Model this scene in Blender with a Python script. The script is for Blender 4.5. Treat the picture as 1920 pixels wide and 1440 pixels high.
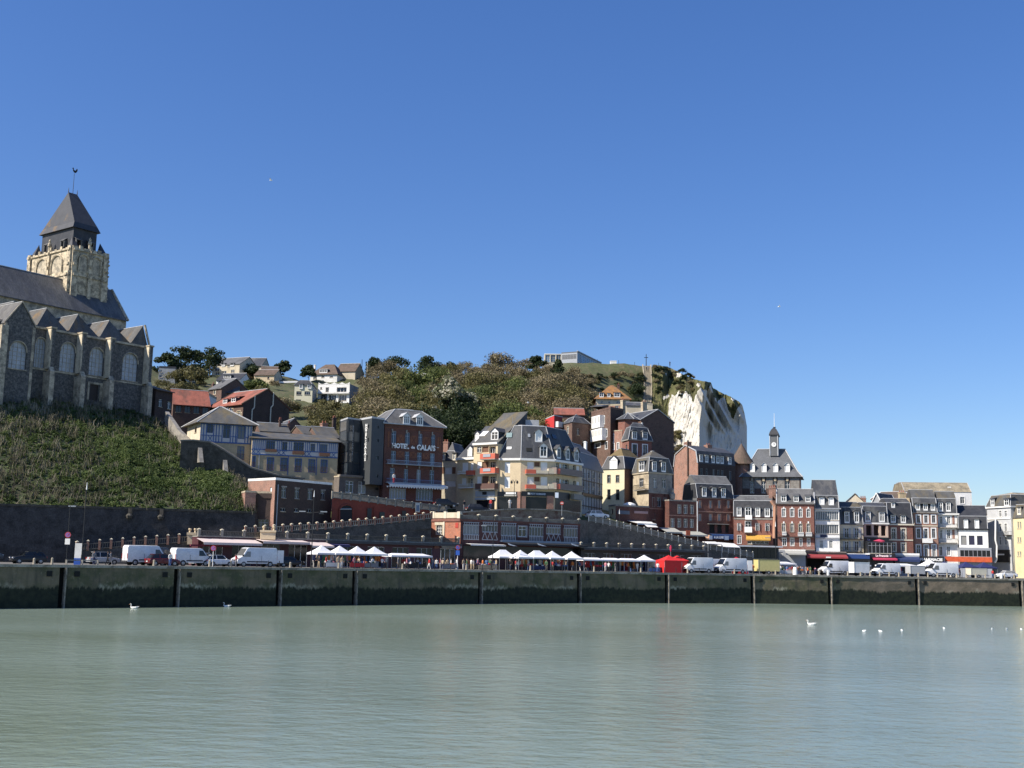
import bpy,bmesh,math,random
import numpy as np
from mathutils import Vector,Matrix,noise as mnoise

for _o in list(bpy.data.objects):
    bpy.data.objects.remove(_o)
SC = bpy.context.scene
COL = SC.collection
RAD = math.radians
rnd = random.Random(7)

# ------------------------------------------------------------------ camera
FPX,EYE,PITCH,ROLL = 2200.0,1.4,RAD(8.6),RAD(1.1)   # focal length in photo pixels (1920 wide), eye above the quay
_fw = np.array([0,math.cos(PITCH),math.sin(PITCH)])
_r0 = np.array([1.0,0,0]); _u0 = np.array([0,-math.sin(PITCH),math.cos(PITCH)])
_rt = _r0 * math.cos(ROLL) + _u0 * math.sin(ROLL)
_up = -_r0 * math.sin(ROLL) + _u0 * math.cos(ROLL)
CAM = np.array([0,0,EYE])
cd = bpy.data.cameras.new('camera'); cam = bpy.data.objects.new('camera',cd); COL.objects.link(cam)
cd.sensor_width = 36.0; cd.lens = 36.0 * FPX / 1920.0; cd.clip_start = 0.5; cd.clip_end = 12000
cam.matrix_world = Matrix(((_rt[0],_up[0],-_fw[0],0),(_rt[1],_up[1],-_fw[1],0),(_rt[2],_up[2],-_fw[2],EYE),(0,0,0,1)))
SC.camera = cam

# ------------------------------------------------------------------ sky and sun
SUN = Vector((-0.912,-0.41,0.0)).normalized()
SUN_EL = RAD(42)
SUND = Vector((SUN.x * math.cos(SUN_EL),SUN.y * math.cos(SUN_EL),math.sin(SUN_EL)))
w = bpy.data.worlds.new('World'); SC.world = w; w.use_nodes = True
nt = w.node_tree; nt.nodes.clear()
sky = nt.nodes.new('ShaderNodeTexSky'); sky.sky_type = 'NISHITA'; sky.sun_disc = False
sky.sun_elevation = SUN_EL; sky.sun_rotation = math.atan2(SUN.x,SUN.y)
sky.altitude = 0; sky.air_density = 1.0; sky.dust_density = 0.5; sky.ozone_density = 6.0
bg = nt.nodes.new('ShaderNodeBackground'); bg.inputs[1].default_value = 0.15
wo = nt.nodes.new('ShaderNodeOutputWorld')
gmn = nt.nodes.new('ShaderNodeGamma'); gmn.inputs[1].default_value = 0.85
hsn = nt.nodes.new('ShaderNodeHueSaturation'); hsn.inputs['Hue'].default_value = 0.514; hsn.inputs['Saturation'].default_value = 1.25; hsn.inputs['Value'].default_value = 0.83
nt.links.new(sky.outputs[0],gmn.inputs[0]); nt.links.new(gmn.outputs[0],hsn.inputs['Color']); nt.links.new(hsn.outputs[0],bg.inputs[0]); nt.links.new(bg.outputs[0],wo.inputs[0])
sl = bpy.data.lights.new('sun','SUN'); sl.energy = 4.8; sl.angle = RAD(0.53); sl.color = (1.0,0.92,0.80)
so = bpy.data.objects.new('sun',sl); COL.objects.link(so)
so.rotation_euler = SUND.to_track_quat('Z','Y').to_euler(); so.location = (-300,-100,300)
vs = SC.view_settings; vs.view_transform = 'Standard'; vs.look = 'None'; vs.gamma = 1.0; vs.exposure = 0.62
vs.use_curve_mapping = False
SC.cycles.max_bounces = 5; SC.cycles.diffuse_bounces = 3; SC.cycles.glossy_bounces = 3
SC.cycles.transmission_bounces = 3; SC.cycles.transparent_max_bounces = 6
SC.cycles.caustics_reflective = False; SC.cycles.caustics_refractive = False

# ------------------------------------------------------------------ photo-pixel surveying
def ray(x,y): return _rt * ((x - 960) / FPX) + _up * ((720 - y) / FPX) + _fw
def P(x,y,Y):                       # point seen at photo pixel (x, y), Y metres ahead
    d = ray(x,y); p = d * (Y / d[1]) + CAM; return Vector(p)
def PZ(x,y,z):
    d = ray(x,y); p = d * ((z - EYE) / d[2]) + CAM; return Vector(p)
def PX(p):
    q = np.array(p) - CAM; c = q @ _fw
    return 960 + FPX * (q @ _rt) / c,720 - FPX * (q @ _up) / c
def XY(x,Y,y=1000): p = P(x,y,Y); return Vector((p.x,p.y,0))
def ZAT(x,y,Y): return P(x,y,Y).z
def crop(x0,y0,s): return lambda x,y: (x0 + x / s,y0 + y / s)
cA = crop(0,300,6.0); cB = crop(0,500,5.143); cC = crop(280,620,4.571); cD = crop(0,740,4.0)
cE = crop(320,740,5.647); cF = crop(600,740,6.546); cG = crop(820,760,6.857); cH = crop(1000,720,6.261)
cI = crop(1080,800,6.0); cJ = crop(1340,780,5.54); cK = crop(1600,880,6.0); cL = crop(1180,640,6.546)
cM = crop(140,940,5.647); cN = crop(460,880,5.333); cO = crop(780,930,5.333); cP = crop(1100,960,5.647)
cQ = crop(1400,960,6.857); cR = crop(660,640,3.31)

# ------------------------------------------------------------------ materials
MATS = {}
def srgb(r,g,b): return tuple(((c / 255) / 12.92 if c / 255 <= 0.04045 else ((c / 255 + 0.055) / 1.055) ** 2.4) for c in (r,g,b))
def _new(name):
    m = bpy.data.materials.new(name); m.use_nodes = True
    n = m.node_tree; b = n.nodes['Principled BSDF']; return m,n,b
def mat(name,col,rough=0.75,var=0.18,scale=1.2,bump=0.0,metal=0.0,spec=0.4,col2=None,c2scale=0.35,c2lo=0.5,c2hi=0.62,stretch=None,fine=6.0):
    """base colour with two octaves of tone variation, and an optional second colour in patches (stains, lichen, moss)"""
    if name in MATS: return MATS[name]
    m,n,b = _new(name); N = n.nodes; L = n.links
    tc = N.new('ShaderNodeTexCoord')
    mp = N.new('ShaderNodeMapping'); L.new(tc.outputs['UV'],mp.inputs[0])
    if stretch: mp.inputs['Scale'].default_value = stretch
    src = mp.outputs[0]
    oi = N.new('ShaderNodeObjectInfo')
    n1 = N.new('ShaderNodeTexNoise'); n1.noise_dimensions = '2D'; n1.inputs['Scale'].default_value = scale; n1.inputs['Detail'].default_value = 5; n1.inputs['Roughness'].default_value = 0.65
    L.new(src,n1.inputs['Vector'])
    mr = N.new('ShaderNodeMapRange'); mr.inputs['From Min'].default_value = 0.25; mr.inputs['From Max'].default_value = 0.75
    mr.inputs['To Min'].default_value = 1 - var; mr.inputs['To Max'].default_value = 1 + var
    L.new(n1.outputs['Fac'],mr.inputs[0])
    n3 = N.new('ShaderNodeTexNoise'); n3.noise_dimensions = '2D'; n3.inputs['Scale'].default_value = scale * fine; n3.inputs['Detail'].default_value = 2
    L.new(src,n3.inputs['Vector'])
    mr3 = N.new('ShaderNodeMapRange'); mr3.inputs['From Min'].default_value = 0.25; mr3.inputs['From Max'].default_value = 0.75
    mr3.inputs['To Min'].default_value = 1 - var * 0.7; mr3.inputs['To Max'].default_value = 1 + var * 0.7
    L.new(n3.outputs['Fac'],mr3.inputs[0])
    mu = N.new('ShaderNodeMath'); mu.operation = 'MULTIPLY'; L.new(mr.outputs[0],mu.inputs[0]); L.new(mr3.outputs[0],mu.inputs[1])
    base = N.new('ShaderNodeRGB'); base.outputs[0].default_value = (*col,1)
    cur = base.outputs[0]
    if col2:
        n2 = N.new('ShaderNodeTexNoise'); n2.noise_dimensions = '2D'; n2.inputs['Scale'].default_value = c2scale; n2.inputs['Detail'].default_value = 6; n2.inputs['Roughness'].default_value = 0.7
        ad = N.new('ShaderNodeVectorMath'); ad.operation = 'ADD'
        cm = N.new('ShaderNodeCombineXYZ'); ml = N.new('ShaderNodeMath'); ml.operation = 'MULTIPLY'; ml.inputs[1].default_value = 37.0
        L.new(oi.outputs['Random'],ml.inputs[0]); L.new(ml.outputs[0],cm.inputs[0]); L.new(ml.outputs[0],cm.inputs[1])
        L.new(src,ad.inputs[0]); L.new(cm.outputs[0],ad.inputs[1]); L.new(ad.outputs[0],n2.inputs['Vector'])
        r2 = N.new('ShaderNodeMapRange'); r2.inputs['From Min'].default_value = c2lo; r2.inputs['From Max'].default_value = c2hi
        L.new(n2.outputs['Fac'],r2.inputs[0])
        mx = N.new('ShaderNodeMix'); mx.data_type = 'RGBA'; L.new(r2.outputs[0],mx.inputs[0]); L.new(cur,mx.inputs[6]); mx.inputs[7].default_value = (*col2,1)
        cur = mx.outputs[2]
    sc_ = N.new('ShaderNodeVectorMath'); sc_.operation = 'SCALE'; L.new(cur,sc_.inputs[0]); L.new(mu.outputs[0],sc_.inputs['Scale'])
    L.new(sc_.outputs[0],b.inputs['Base Color'])
    b.inputs['Roughness'].default_value = rough; b.inputs['Metallic'].default_value = metal; b.inputs['Specular IOR Level'].default_value = spec
    if bump:
        bp = N.new('ShaderNodeBump'); bp.inputs['Strength'].default_value = bump; bp.inputs['Distance'].default_value = 0.05
        L.new(n3.outputs['Fac'],bp.inputs['Height']); L.new(bp.outputs[0],b.inputs['Normal'])
    MATS[name] = m; return m
def brickmat(name,col,mortar=(0.36,0.33,0.29),dark=None,var=0.2,bw=0.23,bh=0.075):
    if name in MATS: return MATS[name]
    m = mat(name,col,0.85,var,0.9,col2=dark or tuple(c * 0.55 for c in col),c2scale=0.5,c2lo=0.5,c2hi=0.75)
    n = m.node_tree; N = n.nodes; L = n.links; b = N['Principled BSDF']
    old = b.inputs['Base Color'].links[0].from_socket
    tc = [q for q in N if q.type == 'TEX_COORD'][0]
    br = N.new('ShaderNodeTexBrick'); br.inputs['Scale'].default_value = 1.0; br.inputs['Brick Width'].default_value = bw; br.inputs['Row Height'].default_value = bh
    br.inputs['Mortar Size'].default_value = 0.006; br.inputs['Color1'].default_value = (0.82,0.82,0.82,1); br.inputs['Color2'].default_value = (1.15,1.1,1.1,1); br.inputs['Mortar'].default_value = (1,1,1,1)
    L.new(tc.outputs['UV'],br.inputs['Vector'])
    mm = N.new('ShaderNodeVectorMath'); mm.operation = 'MULTIPLY'; L.new(old,mm.inputs[0]); L.new(br.outputs['Color'],mm.inputs[1])
    mx = N.new('ShaderNodeMix'); mx.data_type = 'RGBA'; L.new(br.outputs['Fac'],mx.inputs[0]); L.new(mm.outputs[0],mx.inputs[6]); mx.inputs[7].default_value = (*mortar,1)
    L.new(mx.outputs[2],b.inputs['Base Color'])
    return m
def plain(name,col,rough=0.6,metal=0.0,spec=0.5):
    return mat(name,col,rough,0.07,2.0,metal=metal,spec=spec)
def glassmat(name,col=(0.012,0.016,0.022),rough=0.08):
    if name in MATS: return MATS[name]
    m,n,b = _new(name); N = n.nodes; L = n.links
    oi = N.new('ShaderNodeObjectInfo'); cr = N.new('ShaderNodeValToRGB'); L.new(oi.outputs['Random'],cr.inputs[0])
    e = cr.color_ramp.elements; e[0].color = (*[c * 0.6 for c in col],1); e[1].color = (*[c * 2.6 for c in col],1)
    k = cr.color_ramp.elements.new(0.6); k.color = (*[c * 1.3 for c in col],1)
    k = cr.color_ramp.elements.new(0.75); k.color = (0.06,0.06,0.062,1)
    k = cr.color_ramp.elements.new(0.88); k.color = (0.24,0.235,0.22,1)
    L.new(cr.outputs[0],b.inputs['Base Color']); b.inputs['Roughness'].default_value = rough; b.inputs['Specular IOR Level'].default_value = 0.6
    tc = N.new('ShaderNodeTexCoord'); n1 = N.new('ShaderNodeTexNoise'); n1.noise_dimensions = '2D'; n1.inputs['Scale'].default_value = 0.8; L.new(tc.outputs['UV'],n1.inputs['Vector'])
    bp = N.new('ShaderNodeBump'); bp.inputs['Strength'].default_value = 0.08; L.new(n1.outputs['Fac'],bp.inputs['Height']); L.new(bp.outputs[0],b.inputs['Normal'])
    MATS[name] = m; return m
def leafmat(name,stops,rough=0.6,trans=0.35,jit=0.22):
    """leaf colour varies by bush and by clump over world space; thin leaves let some light through"""
    if name in MATS: return MATS[name]
    m,n,b = _new(name); N = n.nodes; L = n.links
    g = N.new('ShaderNodeNewGeometry'); fac = []
    for sc_,k in ((0.13,1.1),(0.55,0.9)):
        n1 = N.new('ShaderNodeTexNoise'); n1.inputs['Scale'].default_value = sc_; n1.inputs['Detail'].default_value = 3; L.new(g.outputs['Position'],n1.inputs['Vector'])
        q = N.new('ShaderNodeMath'); q.operation = 'MULTIPLY_ADD'; L.new(n1.outputs['Fac'],q.inputs[0]); q.inputs[1].default_value = k
        if fac: L.new(fac[-1],q.inputs[2])
        else: q.inputs[2].default_value = -0.5 - jit / 2
        fac.append(q.outputs[0])
    ad = N.new('ShaderNodeMath'); ad.operation = 'MULTIPLY_ADD'; L.new(g.outputs['Random Per Island'],ad.inputs[0]); ad.inputs[1].default_value = jit; L.new(fac[-1],ad.inputs[2])
    cr = N.new('ShaderNodeValToRGB'); L.new(ad.outputs[0],cr.inputs[0])
    el = cr.color_ramp.elements
    for i,(p,c) in enumerate(stops):
        e = el[i] if i < 2 else el.new(p)
        e.position = p; e.color = (*c,1)
    L.new(cr.outputs[0],b.inputs['Base Color']); b.inputs['Roughness'].default_value = rough; b.inputs['Specular IOR Level'].default_value = 0.25
    tr = N.new('ShaderNodeBsdfTranslucent'); L.new(cr.outputs[0],tr.inputs[0])
    mx = N.new('ShaderNodeMixShader'); mx.inputs[0].default_value = trans
    o = N['Material Output']; L.new(b.outputs[0],mx.inputs[1]); L.new(tr.outputs[0],mx.inputs[2]); L.new(mx.outputs[0],o.inputs[0])
    MATS[name] = m; return m

# ------------------------------------------------------------------ mesh collecting
class MB:
    def __init__(s): s.v = []; s.f = []; s.mi = []; s.cur = 0
    def poly(s,pts,mi=None):
        i = len(s.v); s.v.extend([tuple(p) for p in pts]); s.f.append(tuple(range(i,i + len(pts)))); s.mi.append(s.cur if mi is None else mi)
        return s
    def quad(s,a,b,c,d,mi=None): return s.poly((a,b,c,d),mi)
    def add(s,pts,faces,mi=None):
        i = len(s.v); s.v.extend([tuple(p) for p in pts])
        for f in faces: s.f.append(tuple(k + i for k in f)); s.mi.append(s.cur if mi is None else mi)
        return s
    def box(s,o,ux,uy,uz,mi=None):
        o,ux,uy,uz = Vector(o),Vector(ux),Vector(uy),Vector(uz)
        if ux.cross(uy).dot(uz) < 0: o = o + ux; ux = -ux
        p = [o,o + ux,o + ux + uy,o + uy]; p += [q + uz for q in p]
        return s.add(p,[(3,2,1,0),(4,5,6,7),(0,1,5,4),(1,2,6,5),(2,3,7,6),(3,0,4,7)],mi)
    def bx(s,x0,x1,y0,y1,z0,z1,mi=None): return s.box((x0,y0,z0),(x1 - x0,0,0),(0,y1 - y0,0),(0,0,z1 - z0),mi)
    def tube(s,p,q,r0,r1=None,n=8,mi=None,caps=True):
        p,q = Vector(p),Vector(q); r1 = r0 if r1 is None else r1; d = (q - p)
        if d.length < 1e-6: return s
        d.normalize(); a = d.orthogonal().normalized(); b = d.cross(a)
        c0 = [p + (a * math.cos(2 * math.pi * k / n) + b * math.sin(2 * math.pi * k / n)) * r0 for k in range(n)]
        c1 = [q + (a * math.cos(2 * math.pi * k / n) + b * math.sin(2 * math.pi * k / n)) * r1 for k in range(n)]
        fs = [(k,(k + 1) % n,n + (k + 1) % n,n + k) for k in range(n)]
        if caps: fs += [tuple(range(n - 1,-1,-1)),tuple(range(n,2 * n))]
        return s.add(c0 + c1,fs,mi)
    def path(s,pts,r,n=6,mi=None):
        for a,b in zip(pts,pts[1:]): s.tube(a,b,r,r,n,mi)
        return s
    def prism(s,poly,vec,mi=None):
        n = len(poly); poly = [Vector(p) for p in poly]; vec = Vector(vec)
        nn = sum(((poly[k] - poly[0]).cross(poly[(k + 1) % n] - poly[0]) for k in range(1,n)),Vector((0,0,0)))
        if nn.dot(vec) > 0: poly = poly[::-1]
        return s.add(poly + [p + vec for p in poly],[tuple(range(n)),tuple(range(2 * n - 1,n - 1,-1))] + [((k + 1) % n,k,n + k,n + (k + 1) % n) for k in range(n)],mi)
    def ring(s,prof,c,n=12,mi=None,axis='z'):   # lathe: prof list of (r, h)
        c = Vector(c); pts = []
        for r,h in prof:
            for k in range(n):
                t = 2 * math.pi * k / n; a,b = r * math.cos(t),r * math.sin(t)
                pts.append(c + (Vector((a,b,h)) if axis == 'z' else Vector((a,h,b)) if axis == 'y' else Vector((h,a,b))))
        fs = []
        for j in range(len(prof) - 1):
            for k in range(n):
                f = (j * n + k,j * n + (k + 1) % n,(j + 1) * n + (k + 1) % n,(j + 1) * n + k)
                fs.append(f if axis != 'y' else f[::-1])
        fs += [tuple(range(n - 1,-1,-1)),tuple(range((len(prof) - 1) * n,len(prof) * n))]
        return s.add(pts,fs,mi)
    def mesh(s,name,mats,origin=(0,0,0),smooth=False):
        me = bpy.data.meshes.new(name); o = Vector(origin)
        v = np.array(s.v,dtype=np.float64).reshape(-1,3) - np.array(o)
        me.from_pydata(v.tolist(),[],s.f)
        for m in (mats if isinstance(mats,(list,tuple)) else [mats]): me.materials.append(m)
        if any(s.mi): me.polygons.foreach_set('material_index',s.mi)
        if smooth: me.polygons.foreach_set('use_smooth',[True] * len(s.f))
        uvmap(me,o); me.update(); return me
    def build(s,name,mats,parent=None,smooth=False,origin=None):
        if parent is not None: org = ROOTLOC(parent)
        elif origin is not None: org = Vector(origin)
        else:
            a = np.array(s.v); org = Vector(((a[:,0].min() + a[:,0].max()) / 2,(a[:,1].min() + a[:,1].max()) / 2,a[:,2].min()))
        ob = bpy.data.objects.new(name,s.mesh(name,mats,org,smooth)); COL.objects.link(ob)
        if parent is not None: ob.parent = parent
        else: ob.location = org
        return ob
def uvmap(me,o):
    """u along the wall, v up it (or up the slope), in metres"""
    np_ = len(me.polygons)
    if not np_: return
    uv = me.uv_layers.new(name='UVMap')
    nl = len(me.loops); vi = np.empty(nl,dtype=np.int32); me.loops.foreach_get('vertex_index',vi)
    co = np.empty(len(me.vertices) * 3); me.vertices.foreach_get('co',co); co = co.reshape(-1,3) + np.array(o)
    no = np.empty(np_ * 3); me.polygons.foreach_get('normal',no); no = no.reshape(-1,3)
    lt = np.empty(np_,dtype=np.int32); me.polygons.foreach_get('loop_total',lt)
    nn = np.repeat(no,lt,axis=0); p = co[vi]
    t = np.stack([-nn[:,1],nn[:,0],np.zeros(nl)],1); tl = np.linalg.norm(t,axis=1)
    flat = tl < 0.15; t[flat] = (1,0,0); tl[flat] = 1; t /= tl[:,None]
    b = np.cross(nn,t)
    out = np.stack([(p * t).sum(1),(p * b).sum(1)],1).astype(np.float32)
    uv.data.foreach_set('uv',out.ravel())
def ROOTLOC(o):
    while o.parent is not None: o = o.parent
    return o.location.copy()
def tag(o,label=None,cat=None,group=None,kind=None):
    if label: o['label'] = label
    if cat: o['category'] = cat
    if group: o['group'] = group
    if kind: o['kind'] = kind
    return o
def thing(name,loc,label,cat,group=None,rz=0.0):
    o = bpy.data.objects.new(name,None); COL.objects.link(o); o.location = loc; o.rotation_euler = (0,0,rz)
    o.empty_display_size = 0.5
    return tag(o,label,cat,group)
def copytree(o,parent=None):
    c = o.copy(); COL.objects.link(c); c.parent = parent
    for ch in KIDS.get(o.name) or list(o.children): copytree(ch,c)
    return c
KIDS = {}
def dup(root,loc,rz=0.0,label=None,group=None,scale=None):
    c = copytree(root); c.location = loc; c.rotation_euler = (0,0,rz)
    if label: c['label'] = label
    if group: c['group'] = group
    if scale: c.scale = scale
    return c
def fbm(x,y,z=0.0,oct_=4):
    return mnoise.fractal(Vector((x,y,z)),1.0,2.0,oct_)
def lerp(a,b,t): return a + (b - a) * t
def interp(x,xs,ys): return float(np.interp(x,xs,ys))
# ------------------------------------------------------------------ the setting: water, quay, hill, cliff
WATER_Z = -5.0
QUAY = [(-152,40),(-110,92),(-80,118),(-52.2,140.3),(-41.2,149),(-30.3,158.2),(-21.3,165.8),(-4.2,180.2),(11.4,192.2),(26.5,199.2),(42.3,206.5),(56.8,210.4),(73.8,215.4),(94.2,219.4),(130,226),(220,240),(420,262)]
def quay_pt(px,back=0.0):
    """point on the quay edge under photo column px, moved back from the edge"""
    for a,b in zip(QUAY,QUAY[1:]):
        d = ray(px,1075); k = d[0] / d[1]
        den = (b[0] - a[0]) - k * (b[1] - a[1])
        if abs(den) < 1e-9: continue
        t = (k * a[1] - a[0]) / den
        if -1e-6 <= t <= 1 + 1e-6:
            p = Vector((lerp(a[0],b[0],t),lerp(a[1],b[1],t),0)); u = Vector((b[0] - a[0],b[1] - a[1],0)).normalized()
            n = Vector((-u.y,u.x,0)); return p + n * back,math.atan2(u.y,u.x)
    raise ValueError(px)

m,n,b = _new('harbour water'); N = n.nodes; L = n.links
b.inputs['Roughness'].default_value = 0.16; b.inputs['IOR'].default_value = 1.33
g = N.new('ShaderNodeNewGeometry'); mp = N.new('ShaderNodeMapping'); mp.inputs['Scale'].default_value = (0.03,0.05,0.1); L.new(g.outputs['Position'],mp.inputs[0])
nz = N.new('ShaderNodeTexNoise'); nz.inputs['Scale'].default_value = 1.0; nz.inputs['Detail'].default_value = 5; L.new(mp.outputs[0],nz.inputs['Vector'])
cr = N.new('ShaderNodeValToRGB'); L.new(nz.outputs['Fac'],cr.inputs[0])
cr.color_ramp.elements[0].position = 0.35; cr.color_ramp.elements[0].color = (0.165,0.21,0.158,1)
cr.color_ramp.elements[1].position = 0.65; cr.color_ramp.elements[1].color = (0.215,0.275,0.23,1)
L.new(cr.outputs[0],b.inputs['Base Color'])
hs = []
for sc_,st,dist in (((0.55,0.8,1),1.0,0.10),((1.6,2.1,1),1.0,0.045),((5.0,6.5,1),0.8,0.012)):
    mq = N.new('ShaderNodeMapping'); mq.inputs['Scale'].default_value = sc_; mq.inputs['Rotation'].default_value = (0,0,0.18); L.new(g.outputs['Position'],mq.inputs[0])
    nq = N.new('ShaderNodeTexNoise'); nq.inputs['Scale'].default_value = 1.0; nq.inputs['Detail'].default_value = 4; L.new(mq.outputs[0],nq.inputs['Vector'])
    bp = N.new('ShaderNodeBump'); bp.inputs['Strength'].default_value = st; bp.inputs['Distance'].default_value = dist; L.new(nq.outputs['Fac'],bp.inputs['Height'])
    if hs: L.new(hs[-1].outputs[0],bp.inputs['Normal'])
    hs.append(bp)
L.new(hs[-1].outputs[0],b.inputs['Normal'])
MATS['water'] = m
mb = MB(); mb.quad((-3000,-400,WATER_Z),(3000,-400,WATER_Z),(3000,330,WATER_Z),(-3000,330,WATER_Z))
tag(mb.build('water',m),kind='structure')

ASPHALT = mat('asphalt quay',(0.14,0.133,0.122),0.9,0.2,0.25,col2=(0.18,0.17,0.15),c2scale=0.1)
PAVE = mat('pale quay paving',(0.24,0.22,0.19),0.9,0.2,0.6,col2=(0.16,0.15,0.13),c2scale=0.2)
def offset_line(pl,d):
    out = []
    for i,p in enumerate(pl):
        a = pl[max(0,i - 1)]; c = pl[min(len(pl) - 1,i + 1)]
        u = Vector((c[0] - a[0],c[1] - a[1],0)).normalized(); out.append((p[0] - u.y * d,p[1] + u.x * d))
    return out
back = offset_line(QUAY,3.0)
mb = MB()
for (a,b_),(c,d) in zip(zip(QUAY,QUAY[1:]),zip(back,back[1:])):
    mb.quad((*a,0.004),(*b_,0.004),(*d,0.004),(*c,0.004))
tag(mb.build('quay_pavement',PAVE),kind='structure')
mb = MB()
for a,b_ in zip(QUAY,QUAY[1:]):
    mb.quad((*a,0),(*b_,0),(b_[0] * 3 + 40,5000,0),(a[0] * 3 - 40,5000,0))
tag(mb.build('ground',ASPHALT),kind='structure')

# --- quay wall: panels between recessed joints, coping, posts at the joints, mooring recesses
m,n,b = _new('quay concrete with weed'); N = n.nodes; L = n.links
g = N.new('ShaderNodeNewGeometry'); sp = N.new('ShaderNodeSeparateXYZ'); L.new(g.outputs['Position'],sp.inputs[0])
def _noise(scale,detail=5,rough=0.65):
    mp = N.new('ShaderNodeMapping'); mp.inputs['Scale'].default_value = scale; L.new(g.outputs['Position'],mp.inputs[0])
    q = N.new('ShaderNodeTexNoise'); q.inputs['Scale'].default_value = 1; q.inputs['Detail'].default_value = detail; q.inputs['Roughness'].default_value = rough; L.new(mp.outputs[0],q.inputs['Vector']); return q.outputs['Fac']
def _math(op,a,b_,c=None):
    q = N.new('ShaderNodeMath'); q.operation = op
    for k,v in enumerate((a,b_,c)):
        if v is None: continue
        if isinstance(v,(int,float)): q.inputs[k].default_value = v
        else: L.new(v,q.inputs[k])
    return q.outputs[0]
def _mr(v,a,b_,c=0.0,d=1.0):
    q = N.new('ShaderNodeMapRange'); L.new(v,q.inputs[0]); q.inputs[1].default_value = a; q.inputs[2].default_value = b_; q.inputs[3].default_value = c; q.inputs[4].default_value = d; return q.outputs[0]
def _mix(f,a,b_):
    q = N.new('ShaderNodeMix'); q.data_type = 'RGBA'; L.new(f,q.inputs[0])
    for k,v in ((6,a),(7,b_)):
        if isinstance(v,tuple): q.inputs[k].default_value = (*v,1)
        else: L.new(v,q.inputs[k])
    return q.outputs[2]
z = sp.outputs[2]
c0 = _mix(_mr(_noise((0.35,0.35,0.5)),0.4,0.62),(0.17,0.14,0.092),(0.085,0.088,0.045))
c0 = _mix(_mr(_noise((0.9,0.9,0.12),3),0.5,0.72),c0,(0.07,0.066,0.048))          # run-off streaks
c0 = _mix(_mr(_noise((2.5,2.5,1.5),5,0.8),0.58,0.72),c0,(0.25,0.215,0.155))
# warmer, lighter wall to the right: sunlight put into the colour
right = _mr(sp.outputs[0],58,66)
c0 = _mix(_math('MULTIPLY',right,0.75),c0,_mix(_mr(_noise((0.4,0.4,0.6)),0.4,0.6),(0.25,0.195,0.145),(0.15,0.12,0.09)))
wob = _math('ADD',z,_math('MULTIPLY',_math('SUBTRACT',_noise((0.13,0.13,0.0),4),0.5),-1.9))
wob = _math('ADD',wob,_math('MULTIPLY',_math('SUBTRACT',_noise((1.7,1.7,0.35),6,0.8),0.5),-1.9))
barn = _math('MULTIPLY',_mr(wob,-2.05,-2.4),_mr(_noise((0.12,0.12,0.0),3),0.5,0.56))
c0 = _mix(_math('MULTIPLY',barn,_mr(_noise((2.0,2.0,0.9),5,0.8),0.38,0.56)),c0,(0.33,0.31,0.235))
weed = _mr(wob,-2.45,-2.75)
c1 = _mix(weed,c0,_mix(_mr(_noise((1.5,1.5,1.5)),0.35,0.7),(0.012,0.016,0.011),(0.034,0.04,0.022)))
L.new(c1,b.inputs['Base Color']); b.inputs['Roughness'].default_value = 0.8; b.inputs['Specular IOR Level'].default_value = 0.3
bp = N.new('ShaderNodeBump'); bp.inputs['Strength'].default_value = 0.7; bp.inputs['Distance'].default_value = 0.12; L.new(_noise((3,3,3),6,0.75),bp.inputs['Height']); L.new(bp.outputs[0],b.inputs['Normal'])
QWALL = m
COPING = mat('coping stone',(0.30,0.275,0.23),0.85,0.25,0.8,col2=(0.17,0.15,0.12),c2scale=0.5)
POST = mat('pale joint post',(0.24,0.215,0.18),0.85,0.3,1.5,col2=(0.09,0.08,0.06),c2scale=1.0)
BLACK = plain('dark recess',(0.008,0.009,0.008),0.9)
JOINTS = [-90,118,332,523,665,900,1085,1250,1410,1555,1718,1912,2080]
wall = thing('quay_wall',(0,185,WATER_Z - 1),'long weed-blackened concrete harbour quay wall above the water','quay wall')
def along(i,px0,px1,nseg=5):
    return [quay_pt(lerp(px0,px1,k / nseg))[0] for k in range(nseg + 1)]
def wall_strip(mb,pts,off,z0,z1,thick=None):
    for a,b_ in zip(pts,pts[1:]):
        u = (b_ - a).normalized(); nn = Vector((u.y,-u.x,0)) * off
        mb.quad((*(a + nn).xy,z0),(*(b_ + nn).xy,z0),(*(b_ + nn).xy,z1),(*(a + nn).xy,z1))
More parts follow.
